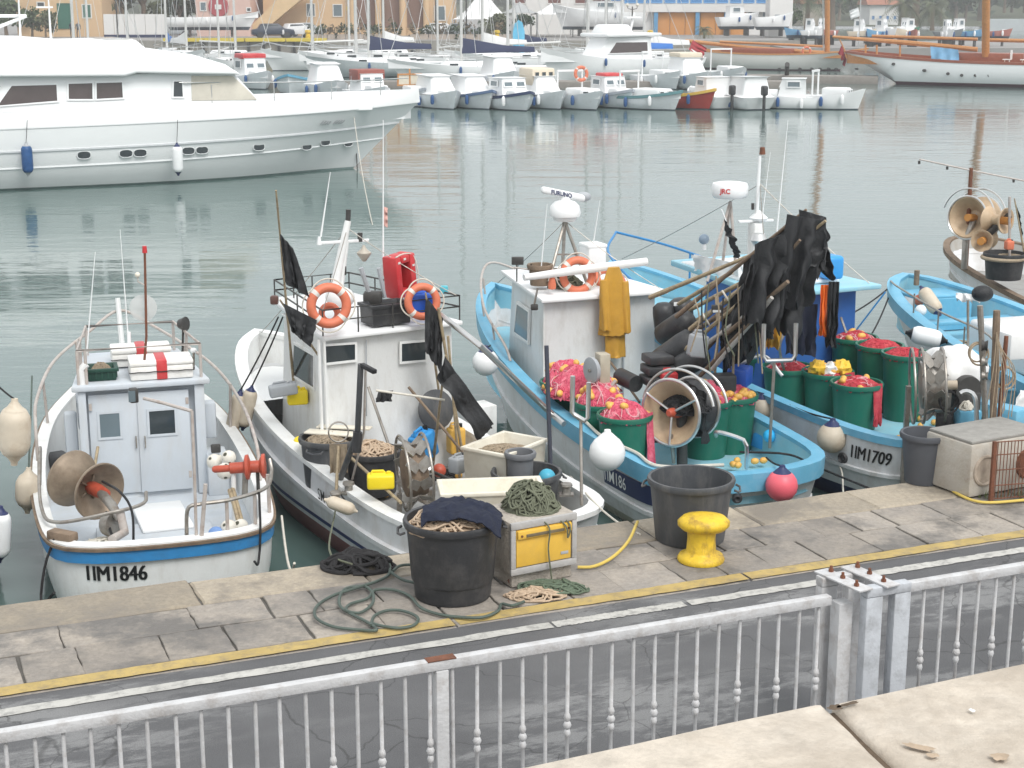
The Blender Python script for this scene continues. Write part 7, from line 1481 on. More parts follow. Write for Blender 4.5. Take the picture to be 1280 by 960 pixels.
# ============================================================ SMALL BOATS ACROSS THE BASIN
G1 = 'small boats moored in a row across the basin'
PALEH = mat('pale_hull', (.70, .73, .75), .35, .05, 2, dirt=(.35, .34, .30), dscale=2, damt=.35)
CRMW = mat('cream_cabin', (.66, .58, .46), .6, .06, 2)
def small_boat(px, wy, L, beam, label, style, hullm=None, topm=None, trim=None, f=(.42, -.91), name='small_boat', sheer=.75, group=G1, cat='boat'):
    if group == G1: L *= .86; beam *= .84; sheer *= .84
    ck = .84 if group == G1 else 1
    hullm = hullm or PALEH; topm = topm or WHITE2; bowp = at(px, wy, WZ); ff = V((f[0], f[1], 0)).normalized(); S = bowp-ff*(L*.90)
    r = thing(name, label, cat, (S.x, S.y, WZ), group)
    t = Boat(r, (S.x, S.y), f, [(0, 0, sheer), (.04, beam*.28, sheer), (.15, beam*.42, sheer), (L*.25, beam*.5, sheer), (L*.55, beam*.48, sheer*1.08), (L*.8, beam*.32, sheer*1.3), (L*.94, beam*.12, sheer*1.5), (L, 0, sheer*1.6)], n=22, deck=sheer*.95, draft=.3)
    t.hull(hullm, mat('far_antifoul', (.05, .07, .09), .5), zwl=.05); t.inside(topm, topm, cap=.12)
    if trim: t.sweep('gunwale', [(.004, -.12), (.03, -.11), (.035, .03), (-.13, .03), (-.13, -.01)], trim)
    def win(a, b_, c, d, m=GLASSB): window(r, *[t.W(*q) for q in (a, b_, c, d)], topm, m, .05, .03)
    hb = beam*.38
    if style == 'cabin':
        cabin_box(t, L*.25, L*.62, -hb, hb, -hb*.9, hb*.9, sheer*.9, sheer+1.15*ck, topm, lean=.25, bevel=.06)
        x1 = L*.62; MB(t.M).box((x1+L*.1, 0, sheer+.2), (L*.22, hb*1.3, .35)).build('coach_roof', topm, r, bevel=.08)
        for y0, y1 in ((-hb*.78, -hb*.1), (hb*.1, hb*.78)): win((x1-.10, y0, sheer+.5), (x1-.10, y1, sheer+.5), (x1-.24, y1*.96, sheer+1.0*ck), (x1-.24, y0*.96, sheer+1.0*ck))
        for sg in (-1, 1):
            q = [(L*.32, sg*hb*1.0, sheer+.5), (L*.5, sg*hb*.97, sheer+.5), (L*.5, sg*hb*.94, sheer+1.0*ck), (L*.32, sg*hb*.97, sheer+1.0*ck)]; q = q if sg > 0 else [q[1], q[0], q[3], q[2]]
            q = [q[1], q[0], q[3], q[2]]; win(*q)
    elif style == 'canopy':
        b = MB(t.M); b.add([(L*.1, -hb*1.1, sheer), (L*.1, hb*1.1, sheer), (L*.66, hb*1.0, sheer+.1), (L*.66, -hb*1.0, sheer+.1), (L*.14, -hb*.8, sheer+1.25*ck), (L*.14, hb*.8, sheer+1.25*ck), (L*.52, hb*.7, sheer+1.2*ck), (L*.52, -hb*.7, sheer+1.2*ck)], [(3, 2, 1, 0), (4, 5, 6, 7), (1, 0, 4, 5), (2, 1, 5, 6), (3, 2, 6, 7), (0, 3, 7, 4)]); b.build('canopy', topm, r, bevel=.15, segs=3)
        MB(t.M).box((L*.72, 0, sheer+.17), (L*.2, hb*1.1, .3)).build('coach_roof', topm, r, bevel=.08)
        for y in (-hb*.3, hb*.3): win((L*.825, y-.14, sheer+.12), (L*.825, y+.14, sheer+.12), (L*.815, y+.14, sheer+.28), (L*.815, y-.14, sheer+.28), GLASS)
    elif style == 'frame':
        MB(t.M).box((L*.6, 0, sheer+.2), (L*.36, hb*1.5, .45)).build('coach_roof', topm, r, bevel=.1)
        for y in (-hb*.9, hb*.9): MB(t.M).tube([(L*.3, y, sheer), (L*.3, y, sheer+1.5*ck)], .05, 8).build('frame_post', topm, r)
        MB(t.M).beam((L*.3, -hb*.95, sheer+1.5*ck), (L*.3, hb*.95, sheer+1.5*ck), .12, .10).build('frame_beam', topm, r)
        for y in (-hb*.4, hb*.4): win((L*.785, y-.2, sheer+.12), (L*.785, y+.2, sheer+.12), (L*.785, y+.2, sheer+.34), (L*.785, y-.2, sheer+.34), GLASS)
    elif style == 'wood':
        MB(t.M).box((L*.7, 0, sheer+.25), (L*.3, hb*1.5, .4)).build('coach_roof', topm, r, bevel=.1)
        window(r, *[t.W(L*.5, y, z) for y, z in ((-hb, sheer+.4), (hb, sheer+.4), (hb*.95, sheer+1.25*ck), (-hb*.95, sheer+1.25*ck))], VARN, mat('cream_screen', (.62, .58, .48), .3), .08, .05)  # windscreen with a plain pale cream pane in a varnished frame
        MB(t.M).beam((L*.5, 0, sheer+.4), (L*.5, 0, sheer+1.3), .06, .08).build('screen_post', VARN, r)
    elif style == 'open':
        for x in (L*.3, L*.55): MB(t.M).box((x, 0, sheer*.98), (.25, beam*.8, .06)).build('thwart', topm, r)
        MB(t.M).box((L*.78, 0, sheer+.12), (L*.2, hb*.8, .12)).build('bow_deck', topm, r, bevel=.03)
    for x, sd in ((L*.3, 1), (L*.6, 1), (L*.45, -1), (L*.72, -1)):
        p = t.sheer(x, sd, .11, -.3); MB().lathe([(.001, -.24), (.07, -.22), (.10, -.12), (.10, .12), (.07, .22), (.02, .27), (.001, .28)], p, n=8).build('fender', (WHITE2, mat('fender_blue', (.02, .08, .22), .5, .3, 6))[int(px+x*9) % 2], r)
    return t, r
def outboard(t, r):
    p = t.W(-.1, 0, .9); MB(t.M).box((-.22, 0, 1.0), (.35, .3, .5)).build('outboard_cowl', RUBBER, r, bevel=.09, segs=3); MB(t.M).box((-.22, 0, .35), (.16, .12, .9)).build('outboard_leg', RUBBER, r, bevel=.03)
NVB0 = mat('navy_trim', (.03, .05, .12), .5)
RH = mat('red_boat_paint', (.36, .045, .035), .45, .1, 2); YT = mat('ochre_trim', (.62, .40, .08), .5, .1, 3)
t, r = small_boat(478, 131, 5.6, 2.4, 'white boat with a red brown cabin half hidden by the yacht bow', 'cabin', topm=WHITE2); MB(t.M).box((1.95, 0, 1.5), (1.5, 1.55, .6)).build('red_cabin', mat('brown_red', (.28, .08, .06), .6), r, bevel=.04)
small_boat(528, 134, 5.2, 2.3, 'white boat with a varnished wooden windscreen frame', 'wood', trim=mat('grey_trim2', (.35, .38, .42), .5))
small_boat(567, 137, 5.4, 2.3, 'white boat under a white canopy beside the yacht bow', 'canopy'); small_boat(611, 137, 5.4, 2.4, 'white boat under a white canopy with a blue gunwale', 'canopy', trim=mat('slate_blue', (.10, .16, .28), .5))
small_boat(658, 139, 5.4, 2.5, 'white cabin boat with a navy gunwale next to the cream topped boat', 'cabin', trim=NVB0); t, r = small_boat(700, 137, 5.4, 2.3, 'white boat with a tall cream cabin top', 'canopy'); MB(t.M).box((1.4, 0, 1.55), (1.7, 1.35, .95)).build('cream_cabin', CRMW, r, bevel=.12); [window(r, *[t.W(2.26, y+s_, z) for s_, z in ((-.14, 1.6), (.14, 1.6), (.14, 1.85), (-.14, 1.85))], CRMW, GLASS, .03, .02) for y in (-.40, 0, .40)]
t, r = small_boat(745, 138, 5.8, 2.5, 'white boat with a white post frame and a lifebuoy', 'frame'); lifebuoy('orange lifebuoy on the small boat with the white post frame', t.W(2.2, .3, 1.75), (.4, -.9, .1), .42)
t, r = small_boat(785, 136, 5.2, 2.3, 'white cabin boat with a red cover on its roof', 'cabin', trim=mat('grey_trim2', (.35, .38, .42), .5)); MB(t.M).box((1.9, 0, 1.66), (1.1, 1.1, .2)).build('red_cover', REDP, r, bevel=.08, segs=3)
small_boat(843, 138, 6.0, 2.5, 'white low cuddy boat next to the red boat', 'frame', f=(.7, -.71), trim=mat('teal_trim', (.12, .26, .28), .5)); small_boat(886, 137, 5.0, 2.1, 'red wooden boat with an ochre gunwale', 'open', RH, mat('boat_inside', (.40, .22, .12), .6), YT, f=(.72, -.69), sheer=.8)
t, r = small_boat(938, 137, 5.2, 2.5, 'white boat with a wheelhouse and grey outboard beside the red boat', 'cabin', WHITE2, f=(-.35, .94)); S_ = at(912, 137, WZ)
for o in [r]: o.location = (S_.x, S_.y, WZ)
outboard(t, r)
t, r = small_boat(975, 138, 5.2, 2.4, 'white boat under a large white cover with a black outboard', 'canopy', WHITE2, f=(-.35, .94)); S_ = at(952, 138, WZ); r.location = (S_.x, S_.y, WZ); outboard(t, r)
t, r = small_boat(970, 138, 4.6, 2.0, 'white half cabin boat lying broadside', 'cabin', WHITE2, f=(-.97, .2), sheer=.7); S_ = at(1031, 136, WZ); r.location = (S_.x, S_.y, WZ)
t, r = small_boat(1072, 137, 4.4, 2.0, 'white runabout with a windscreen and small white roof', 'frame', WHITE2, f=(.9, -.42), sheer=.8)
# second row behind
for px, wy, lab, st, ff in ((332, 112, 'white boat with a red cover seen over the yacht deck', 'cabin', (.5, -.86)), (362, 118, 'open boat with a light blue gunwale seen over the yacht deck', 'open', (.0, -1)), (420, 126, 'white covered boat behind the yacht bow rail', 'canopy', (.3, -.95)), (845, 112, 'white boat with a raised white sun roof', 'frame', (.4, -.9)), (880, 113, 'white boat with a tan folding hood', 'canopy', (.3, -.95)), (925, 106, 'white boat with a tall white arch roof', 'frame', (.3, -.95)), (1065, 118, 'small tender with a grey cover', 'canopy', (.8, -.6)) if False else (640, 112, 'white boat with pale hood in the second row', 'canopy', (.3, -.95))):
    t, r = small_boat(px, wy, 5.2, 2.2, lab, st, trim=LBLUE if 'light blue' in lab else None, f=ff, group='boats in the second row')
    if 'red cover' in lab: MB(t.M).box((2.2, 0, 2.0), (1.6, 1.6, .35)).build('red_cover', REDP, r, bevel=.1)
    if 'tan' in lab: MB(t.M).box((1.7, 0, 2.1), (1.8, 1.6, .3)).build('tan_hood', CRMW, r, bevel=.1)
# motor cruiser with a blue sail cover behind
t, r = small_boat(690, 104, 11, 3.6, 'white flybridge cruiser lying behind the small boats', 'open', WHITE2, f=(-.80, -.60), sheer=1.5, group=None, cat='cruiser')
cabin_box(t, 2, 6.8, -1.4, 1.4, -1.0, 1.0, 1.4, 3.0, WHITE2, lean=1.0, bevel=.15); MB(t.M).box((3.8, 0, 3.15), (5.0, 3.0, .25)).build('roof', WHITE2, r, bevel=.1); MB(t.M).box((4.6, 0, 3.55), (2.2, 2.2, .6), taper=.75).build('flybridge', WHITE2, r, bevel=.12)
for y in (-1, 1): window(r, *[t.W(*q) for q in ((2.5, y*1.42, 1.9), (5.9, y*1.12, 1.9), (5.2, y*1.1, 2.7), (2.5, y*1.36, 2.7))][::y], WHITE2, BRONZE, .06, .04)
MB(t.M).cyl((3.0, 0, 3.2), (2.6, 0, 4.6), .08, n=8).build('radar_mast', WHITE2, r); MB(t.M).box((2.8, 0, 4.3), (1.3, .5, .12)).build('radar_bar', WHITE2, r, bevel=.04)
def sail_boat(px, wy, L, label, f, mast, cover=None, hullm=None, mastm=None, boomdir=-1, lean=0):
    t, r = small_boat(px, wy, L, L*.29, label, 'open', hullm or WHITE2, WHITE2, None, f, 'sailing_boat', 1.0, 'sailing boats moored behind the row', 'sailing boat')
    MB(t.M).box((L*.48, 0, 1.15), (L*.42, L*.16, .45), taper=.85).build('coach_roof', WHITE2, r, bevel=.1)
    mm = mastm or mat('mast_alloy', (.60, .60, .58), .4, .05, 3, metal=.2); MB(t.M).cyl((L*.56, 0, .9), (L*.56, 0, 1+mast), .11, .08, n=8).build('mast', mm, r)
    MB(t.M).cyl((L*.55, 0, 2.0), (L*.12, 0, 2.1), .07, n=8).build('boom', mm, r)
    if cover: MB(t.M).add([(L*.56, -.14, 1.9), (L*.56, .14, 1.9), (L*.56, 0, 3.0), (L*.12, -.14, 1.95), (L*.12, .14, 1.95), (L*.12, 0, 2.35), (L*.3, -.17, 1.95), (L*.3, .17, 1.95), (L*.3, 0, 2.45)], [(0, 1, 2), (0, 6, 7, 1), (1, 7, 8, 2), (2, 8, 6, 0), (6, 3, 4, 7), (7, 4, 5, 8), (8, 5, 3, 6), (3, 5, 4)]).build('sail_cover', cover, r, bevel=.04)
    for a, c in (((L*.99, 0, 1.6), (L*.56, 0, .9+mast)), ((.1, 0, 1.0), (L*.56, 0, 1+mast)), ((L*.5, L*.13, 1.0), (L*.56, 0, .8*mast)), ((L*.5, -L*.13, 1.0), (L*.56, 0, .8*mast))): MB(t.M).tube([a, c], .022, 4).build('stay', STAIN, r)
    for sg in (-1, 1): MB(t.M).tube([(L*.05, sg*L*.13, 1.6), (L*.45, sg*L*.14, 1.6), (L*.8, sg*L*.1, 1.75), (L*.97, 0, 2.1)], .025, 4).build('guard_rail', STAIN, r)
    for x in (.2, .4, .6): MB(t.M).box((L*x+.3, L*.083, 1.2), (.6, .03, .14)).build('cabin_window', GLASS, r)
    for x in (.2, .4, .6): MB(t.M).box((L*x+.3, -L*.083, 1.2), (.6, .03, .14)).build('cabin_window', GLASS, r)
    return t, r
NVB = mat('navy_cover', (.02, .03, .08), .7); BLC = mat('blue_cover', (.03, .16, .50), .6)
sail_boat(400, 97, 11, 'sailing boat with grey hull and a navy sail cover behind the yacht bow', (-.93, -.37), 13, NVB, mat('grey_hull', (.42, .46, .47), .3)); sail_boat(505, 103, 12, 'long white sailing boat behind the wooden windscreen boat', (-.96, -.28), 14, NVB)
sail_boat(690, 96, 12, 'white sailing boat with a bright blue sail cover', (-.97, -.25), 14, BLC); sail_boat(560, 88, 9, 'white sailing boat with stowed white sail beyond the long one', (-.9, -.43), 12, CANV); sail_boat(450, 84, 9, 'white sailing boat bow toward the yellow edged quay', (-.6, -.8), 12, CANV)
sail_boat(250, 86, 9, 'white sailing boat seen over the yacht roof with a white sail bundle', (.5, -.86), 12, CANV); sail_boat(205, 82, 9, 'white sailing boat with a blue cover seen over the yacht roof', (.1, -1), 13, BLC); sail_boat(330, 84, 8, 'white sailing boat with its bow beside the yellow edged quay', (.92, -.38), 11)
sail_boat(760, 88, 9, 'white sailing boat with an orange float lying behind the blue covered one', (-.95, -.3), 12, CANV); sail_boat(610, 84, 8, 'white sailing boat beside the yellow buoy post', (-.8, -.6), 11, NVB); sail_boat(160, 80, 8, 'white sailing boat furthest along over the yacht roof', (.2, -.98), 12)
src = [sail_boat(700, 80, 9, 'white sailing boat with a bare mast behind the awning', (-.8, -.6), 12)[1]]
for px, wy, rz, sc, lab in ((172, 84, .3, 1.0, 'white sailing boat with its mast before the white hoarding'), (188, 88, -.4, 1.15, 'taller white sailing boat beside the blue covered one'), (290, 90, .9, .9, 'white sailing boat near the red covered boat'), (472, 86, -.2, 1.1, 'white sailing boat with its mast by the porch columns'), (490, 80, .2, 1.0, 'white sailing boat beyond the porch side one'), (535, 92, -.1, 1.2, 'white sailing boat with a tall mast behind the wooden windscreen boat'), (585, 86, .4, .9, 'white sailing boat mooring by the marquee tent'), (662, 84, .1, 1.05, 'white sailing boat by the light blue banner'), (718, 90, -.3, 1.1, 'white sailing boat behind the flybridge cruiser'), (782, 84, .2, 1.0, 'white sailing boat before the white building'), (830, 88, .0, .9, 'white sailing boat beside the ketch bow')):
    q = at(px, wy, WZ); copy_tree(src[0], q, rz, sc, lab)
PONT = mat('pontoon_deck', (.23, .21, .19), .8, .15, 3); 
def pier(name, label, p0, p1, w, z0, z1, m):
    b = MB(); b.beam(V((p0.x, p0.y, (z0+z1)/2)), V((p1.x, p1.y, (z0+z1)/2)), w, z1-z0); return tag(b.build(name, m, bevel=.03), label, 'pontoon')
pier('pontoon', 'low floating pontoon behind the small boats', at(270, 100, -.4), at(1000, 100, -.4), 1.8, WZ-.1, -.45, PONT); pier('pontoon', 'dark floating pontoon left of the white schooner stern', at(900, 93, -.4), at(1098, 95, -.4), 2.0, WZ-.1, -.4, PONT)
for px, py in ((349, 88), (983, 105)): tag(MB().cyl(at(px, py, WZ-.2), at(px, py, WZ)+V((0, 0, 1.3)), .16, n=10).build('mooring_pile', DARKS), 'dark mooring pile '+('seen over the yacht bow rail' if px < 400 else 'behind the broadside half cabin boat'), 'pile')
# ============================================================ CLASSIC YACHTS
SCH = mat('schooner_white', (.78, .80, .80), .25, .02, 1)
rS = thing('schooner', 'long white classic schooner with varnished masts and booms', 'schooner', (24, 108, WZ)); S0 = at(1060, 84, .2)
Yq = 112.0; p0 = atY(1058, 72, Yq); p1 = atY(1400, 88, Yq-8); ff = (p0-p1); ff.z = 0
ff = -ff.normalized(); S = Boat(rS, (p0.x, p0.y), (ff.x, ff.y), [(0, 0, 2.0), (.1, .6, 1.98), (.6, 1.1, 1.95), (3, 1.9, 1.75), (8, 2.5, 1.5), (14, 2.6, 1.45), (20, 2.2, 1.6), (25, 1.2, 1.9), (28, .0, 2.2)], draft=.8, deck=1.3, bowrake=.6, sternrake=2.3, n=50)
S.hull(SCH, mat('schooner_boot', (.10, .03, .05), .5), zwl=.22); S.inside(VARN, VARN, cap=.1); S.sweep('bulwark_cap', [(.0, .0), (.03, .0), (.02, .16), (-.14, .17), (-.14, .0)], mat('mahogany', (.25, .075, .04), .4, .2, 4))
for px, py in ((1116, 80), (1155, 88), (1184, 92), (1201, 94), (1218, 94), (1235, 94), (1256, 94)): q = S.ony(px, py, -2.3 if px > 1150 else -1.9); MB().cyl(q-V((0, .25, 0)), q+V((0, .3, 0)), .10, n=10).build('porthole', DARKS, rS)
for px, ex in ((1232, 14),): MB().tube([S.onx(px, 70, 9.5), S.onx(px+2, -160, 9.5)], .26, 12).build('mast', VARN, rS)
MB().tube([S.ony(1041, 46, 0), S.ony(1130, 53, 0), S.ony(1222, 62, 0)], [.10, .16, .16], 8).build('boom', VARN, rS); MB().tube([S.ony(1090, 45, .3), S.ony(1222, 49, .3)], .10, 8).build('gaff', VARN, rS); MB().tube([S.ony(1234, 50, 0), S.ony(1330, 52, 0)], .12, 8).build('boom', VARN, rS)
for px in (1082, 1096, 1125): MB().cyl(S.ony(px, 72, 0), S.ony(px, 56, 0), .07, n=6).build('boom_crutch', VARN, rS)
MB(S.M).box((9.4, 0, 1.75), (5.0, 2.2, .7)).build('deckhouse', mat('mahogany'), rS, bevel=.06); MB(S.M).box((16, 0, 1.85), (4.0, 2.0, .8)).build('deckhouse', mat('mahogany'), rS, bevel=.06)
for k in range(4): tag(MB(S.M).box((11.0+k*1.1, -1.6, 1.75), (.5, .5, .06)).box((11.25+k*1.1, -1.6, 2.05), (.06, .5, .6)).box((10.82+k*1.1, -1.4, 1.52), (.05, .05, .44)).box((11.18+k*1.1, -1.8, 1.52), (.05, .05, .44)).build('deck_chair', WHITE2), 'white deck chair on the schooner deck', 'chair', 'white deck chairs on the schooner') if k < 2 else None
tag(cloth('blue_tarpaulin', S.ony(1163, 58, -1.2), S.ony(1198, 62, -1.2), (0, -.5, -1), .9, mat('tarp_blue', (.14, .32, .50), .6, .2, 2), None, 5, 12, 6, .12), 'pale blue tarpaulin over gear on the schooner deck', 'tarpaulin')
tag(cloth('ensign', S.ony(1052, 55, 0), S.ony(1058, 74, 0), (-.3, -.4, -.9), .6, mat('ensign_red', (.26, .03, .04), .8, .2, 3), None, 6, 10, 8, .14), 'dark red ensign hanging at the schooner stern', 'flag'); MB().tube([S.ony(1062, 76, 0), S.ony(1048, 46, 0)], .05, 6).build('ensign_staff', VARN, rS)
rK = thing('classic_ketch', 'pale classic yacht with orange spars moored beyond the pontoon', 'ketch', at(900, 88, WZ)); q0, q1 = at(1075, 92, WZ), at(860, 84, WZ); q0.y += 5; q1.y = q0.y+6; ff = (q0-q1); ff.z = 0; ff.normalize()
K = Boat(rK, (q1.x, q1.y), (ff.x, ff.y), [(0, 0, 1.5), (.1, .6, 1.5), (2, 1.5, 1.35), (6, 2.0, 1.2), (10, 1.8, 1.25), (13, .9, 1.45), (15, .0, 1.7)], draft=.7, deck=1.0, bowrake=.6, sternrake=.5, n=40)
K.hull(mat('ketch_hull', (.60, .60, .57), .4, .05, 1), mat('schooner_boot'), zwl=.1); K.inside(VARN, VARN, cap=.1); K.sweep('bulwark_cap', [(.0, .0), (.03, .0), (.02, .12), (-.12, .12), (-.12, .0)], VARN); MB(K.M).box((6, 0, 1.45), (6, 1.8, .5)).build('deckhouse', mat('mahogany'), rK, bevel=.08)
MB().tube([K.onx(1034, 80, 11.2), K.onx(1035, -170, 11.2)], .22, 12).build('mast', VARN, rK); MB().tube([K.ony(857, 51, 0), K.ony(940, 60, 0), K.ony(1030, 66, 0)], .16, 8).build('boom', VARN, rK); MB().tube([K.ony(900, 52, 0), K.ony(1028, 58, 0)], .10, 8).build('gaff', VARN, rK)
for px in (974, 1000, 1015, 1025, 1036, 1045, 1071): q = K.ony(px, 86, -1.9); MB().cyl(q-V((0, .3, 0)), q+V((0, .3, 0)), .09, n=8).build('porthole', DARKS, rK)
MB().tube([K.onx(1029, 70, 11), K.onx(1028, -150, 11)], .05, 6).build('halyard', STAIN, rK); lifebuoy('pale ring on the orange boom of the classic ketch', K.ony(1008, 64, -1), (0, -1, 0), .4)
tag(cloth('courtesy_flag', atY(866, 50, 110), atY(861, 62, 110), (.9, 0, -.5), 1.1, mat('flag_red', (.42, .05, .06), .8), None, 3, 8, 6, .1), 'red and white flag hanging behind the red boat, red half', 'flag'); tag(cloth('courtesy_flag', atY(864, 61, 110), atY(860, 78, 110), (.9, 0, -.4), 1.0, CANV, None, 4, 8, 6, .1), 'red and white flag hanging behind the red boat, white half', 'flag')
# ============================================================ FAR SHORE
LZ = .75
FQ = mat('far_quay_stone', (.28, .26, .23), .85, .2, .6, dirt=(.14, .13, .11), dscale=1.2, damt=.7); PAV = mat('far_paving', (.26, .25, .24), .85, .1, .3)
def sbox(name, X0, X1, Y0, Y1, z0, z1, m, parent=None, bevel=0): b = MB(); b.box(((X0+X1)/2, (Y0+Y1)/2, (z0+z1)/2), (X1-X0, Y1-Y0, z1-z0)); return b.build(name, m, parent, smooth=False, bevel=bevel)
def X(px, Yv): return atY(px, 40, Yv).x
sh = sbox('far_shore', -300, X(1000, 160), 160, 620, -3, LZ, PAV); struct(sh); fqw = sbox('far_quay_wall', -300, X(1000, 160), 159.6, 160.02, -3, LZ-.02, FQ); struct(fqw)
i = -34
while i < X(375, 158): sbox('yellow_kerb', i+.03, i+3.9, 159.3, 160.2, LZ-.1, LZ+.22, mat('far_yellow', (.62, .48, .06), .6, .1, 1), sh) if i > X(180, 158) else None; i += 4
for k in range(9): sbox('fender_pile', X(232+k*19, 159), X(235+k*19, 159), 159.2, 159.6, -1.5, LZ-.1, DARKS, fqw)
sh2 = sbox('far_pier', X(985, 150), 90, 150, 176, -3, .3, PAV); struct(sh2); b = MB(); b.add([(60, 330, WZ+.3), (600, 330, WZ+.3), (600, 380, 2), (60, 380, 2), (600, 620, 16), (40, 620, 16), (30, 345, WZ+.3), (30, 390, 3)], [(0, 1, 2, 3), (3, 2, 4, 5), (6, 0, 3, 7), (7, 3, 5)]); struct(b.build('hillside', mat('hill_ground', (.075, .085, .045), .9, .3, .05), smooth=False))
b = MB(); b.add([(-300, 420, LZ), (60, 420, LZ), (60, 640, 14), (-300, 640, 14)], [(0, 1, 2, 3)]); struct(b.build('hillside', mat('hill_ground'), smooth=False))
sw = sbox('sea_wall', X(1236, 300), X(1236, 300)+60, 300, 303, -1.2, 1.2, mat('pale_wall', (.42, .45, .46), .8, .1, .4)); tag(sw, 'pale grey sea wall beyond the schooner mast', 'wall')
OCH = mat('ochre_render', (.60, .42, .25), .85, .08, .5, dirt=(.45, .30, .18), dscale=.5, damt=.4); PNK = mat('pink_render', (.60, .42, .36), .85, .08, .5); WRD = mat('white_render', (.66, .65, .63), .8, .05, .5); GRN = mat('green_shutter', (.03, .13, .09), .6); ROOF = mat('roof_tile', (.32, .14, .09), .85, .2, 2)
def house(label, px0, px1, Yf, h, m, depth=10, z=LZ, roof=True, cat='house', name='house'):
    r = thing(name, label, cat, ((X(px0, Yf)+X(px1, Yf))/2, Yf, z)); sbox('wall', X(px0, Yf), X(px1, Yf), Yf, Yf+depth, z, z+h, m, r)
    if roof: b = MB(); x0, x1 = X(px0, Yf)-.5, X(px1, Yf)+.5; b.add([(x0, Yf-.5, z+h+.02), (x1, Yf-.5, z+h+.02), (x1, Yf+depth+.5, z+h+.02), (x0, Yf+depth+.5, z+h+.02), (x0, Yf+depth/2, z+h+2.2), (x1, Yf+depth/2, z+h+2.2)], [(0, 1, 5, 4), (2, 3, 4, 5), (0, 4, 3), (1, 2, 5), (3, 2, 1, 0)]); b.build('roof', ROOF, r, smooth=False)
    return r
def opening(r, px0, px1, py0, py1, Yf, m, name='window', fm=None, fw=.10):
    a, c = atY(px0, py1, Yf-.02), atY(px1, py0, Yf-.02); return window(r, (a.x, Yf-.02, a.z), (c.x, Yf-.02, a.z), (c.x, Yf-.02, c.z), (a.x, Yf-.02, c.z), fm or WRD, m, fw, .06, name)
h1 = house('ochre house with green door and shutters on the far quay', 22, 129, 176, 9, OCH); opening(h1, 73, 88, 4, 36, 176, GRN, 'door', GRN); opening(h1, 103, 114, 5, 23, 176, GRN); opening(h1, 46, 56, 2, 9, 176, GLASS); opening(h1, 30, 36, 12, 22, 176, GRN)
r_ = thing('site_hoarding', 'white hoarding with a dark foot between the ochre and pink houses', 'hoarding', (X(160, 172), 172, LZ)); 
for k in range(6): sbox('hoarding_panel', X(130+k*13, 172)+.02, X(143+k*13, 172)-.02, 172, 172.1, LZ+.3, LZ+2.4, WRD, r_)
sbox('foot_beam', X(130, 172), X(208, 172), 171.9, 172.2, LZ, LZ+.28, NVB, r_)
h2 = house('pink house with a round dark red door', 246, 314, 178, 9, PNK); q = atY(273, 8, 177.9); MB().lathe([(.001, .12), (1.05, .12), (1.1, 0), (.001, 0)], q, (0, -1, 0), n=24).build('round_door', mat('dark_red_door', (.36, .06, .07), .6), h2); sbox('door_sign', q.x-.35, q.x+.35, 177.7, 177.76, q.z-.3, q.z+.2, WRD, h2); opening(h2, 308, 314, 9, 15, 178, GLASS); opening(h2, 250, 258, 2, 14, 178, GLASSB)
h3 = house('long ochre building with tall windows and a columned porch', 330, 566, 182, 10, OCH, 12)
for a, c, y0, y1 in ((383, 394, 4, 21), (416, 428, 5, 21), (543, 557, 7, 26), (350, 360, 2, 14)): opening(h3, a, c, y0, y1, 182, GLASSB)
for a, c in ((443, 470), (476, 500), (508, 530)): opening(h3, a, c, -6, 36, 182, mat('porch_dark', (.20, .12, .09), .8), 'porch_bay', OCH)
for px in (441, 473, 504, 533): MB().cyl(V((X(px, 181), 181.2, LZ)), V((X(px, 181), 181.2, LZ+6)), .35, n=12).build('column', OCH, h3)
sbox('yellow_sign', X(434, 181.9), X(441, 181.9), 181.85, 181.93, atY(434, 13, 182).z, atY(434, 8, 182).z, YELLP, h3)
b = MB(); q = [atY(308, 38, 179), atY(330, 38, 179), atY(392, -14, 179), atY(360, -14, 179)]; b.add(q+[p+V((0, 2, 0)) for p in q], [(0, 1, 2, 3), (7, 6, 5, 4), (4, 5, 1, 0), (5, 6, 2, 1), (6, 7, 3, 2), (7, 4, 0, 3)]); tag(b.build('stair_ramp', mat('ramp_ochre', (.62, .45, .26), .8, .1, 1), smooth=False), 'sloping ochre stair ramp beside the long ochre building', 'stairs')
def tent(label, px0, px1, pyb, pk, Yv, m):
    r = thing('tent', label, 'tent', (X((px0+px1)/2, Yv), Yv, LZ)); x0, x1 = X(px0, Yv), X(px1, Yv); zb = atY(px0, pyb, Yv).z; zp = atY(px0, pk, Yv).z; c = ((x0+x1)/2, Yv+3); b = MB()
    def f(u, v):
        x = x0+(x1-x0)*u; y = Yv+6*v; d = max(abs(u-.5), abs(v-.5))*2; return V((x, y, zb+(zp-zb)*(1-d)**1.5))
    b.sheet(f, 14, 14); b.build('tent_roof', m, r, solid=.02)
    for u in (0, 1):
        for v in (0, 1): MB().cyl((x0+(x1-x0)*u, Yv+6*v, LZ), (x0+(x1-x0)*u, Yv+6*v, zb), .08, n=6).build('tent_pole', STAIN, r)
    return r
tent('big white marquee tent beside the long ochre building', 566, 640, 24, -16, 176, CANV); tent('grey tensile canopy by the light blue banner', 628, 672, 16, 2, 172, mat('grey_canvas', (.36, .37, .37), .7)); tent('white pointed awning before the white building', 664, 716, 18, 4, 174, CANV)
h4 = house('white building with brown shuttered upper windows', 640, 792, 188, 9, WRD, 12); [opening(h4, a, a+18, -8, 5, 188, mat('brown_shutter', (.16, .07, .06), .7)) for a in (640, 684, 718, 740)]; opening(h4, 782, 796, 26, 30, 188, GLASS)
h5 = house('long modern hall with blue glazing, white band and orange wall', 762, 962, 186, 9.5, WRD, 14, roof=False, cat='hall', name='harbour_hall')
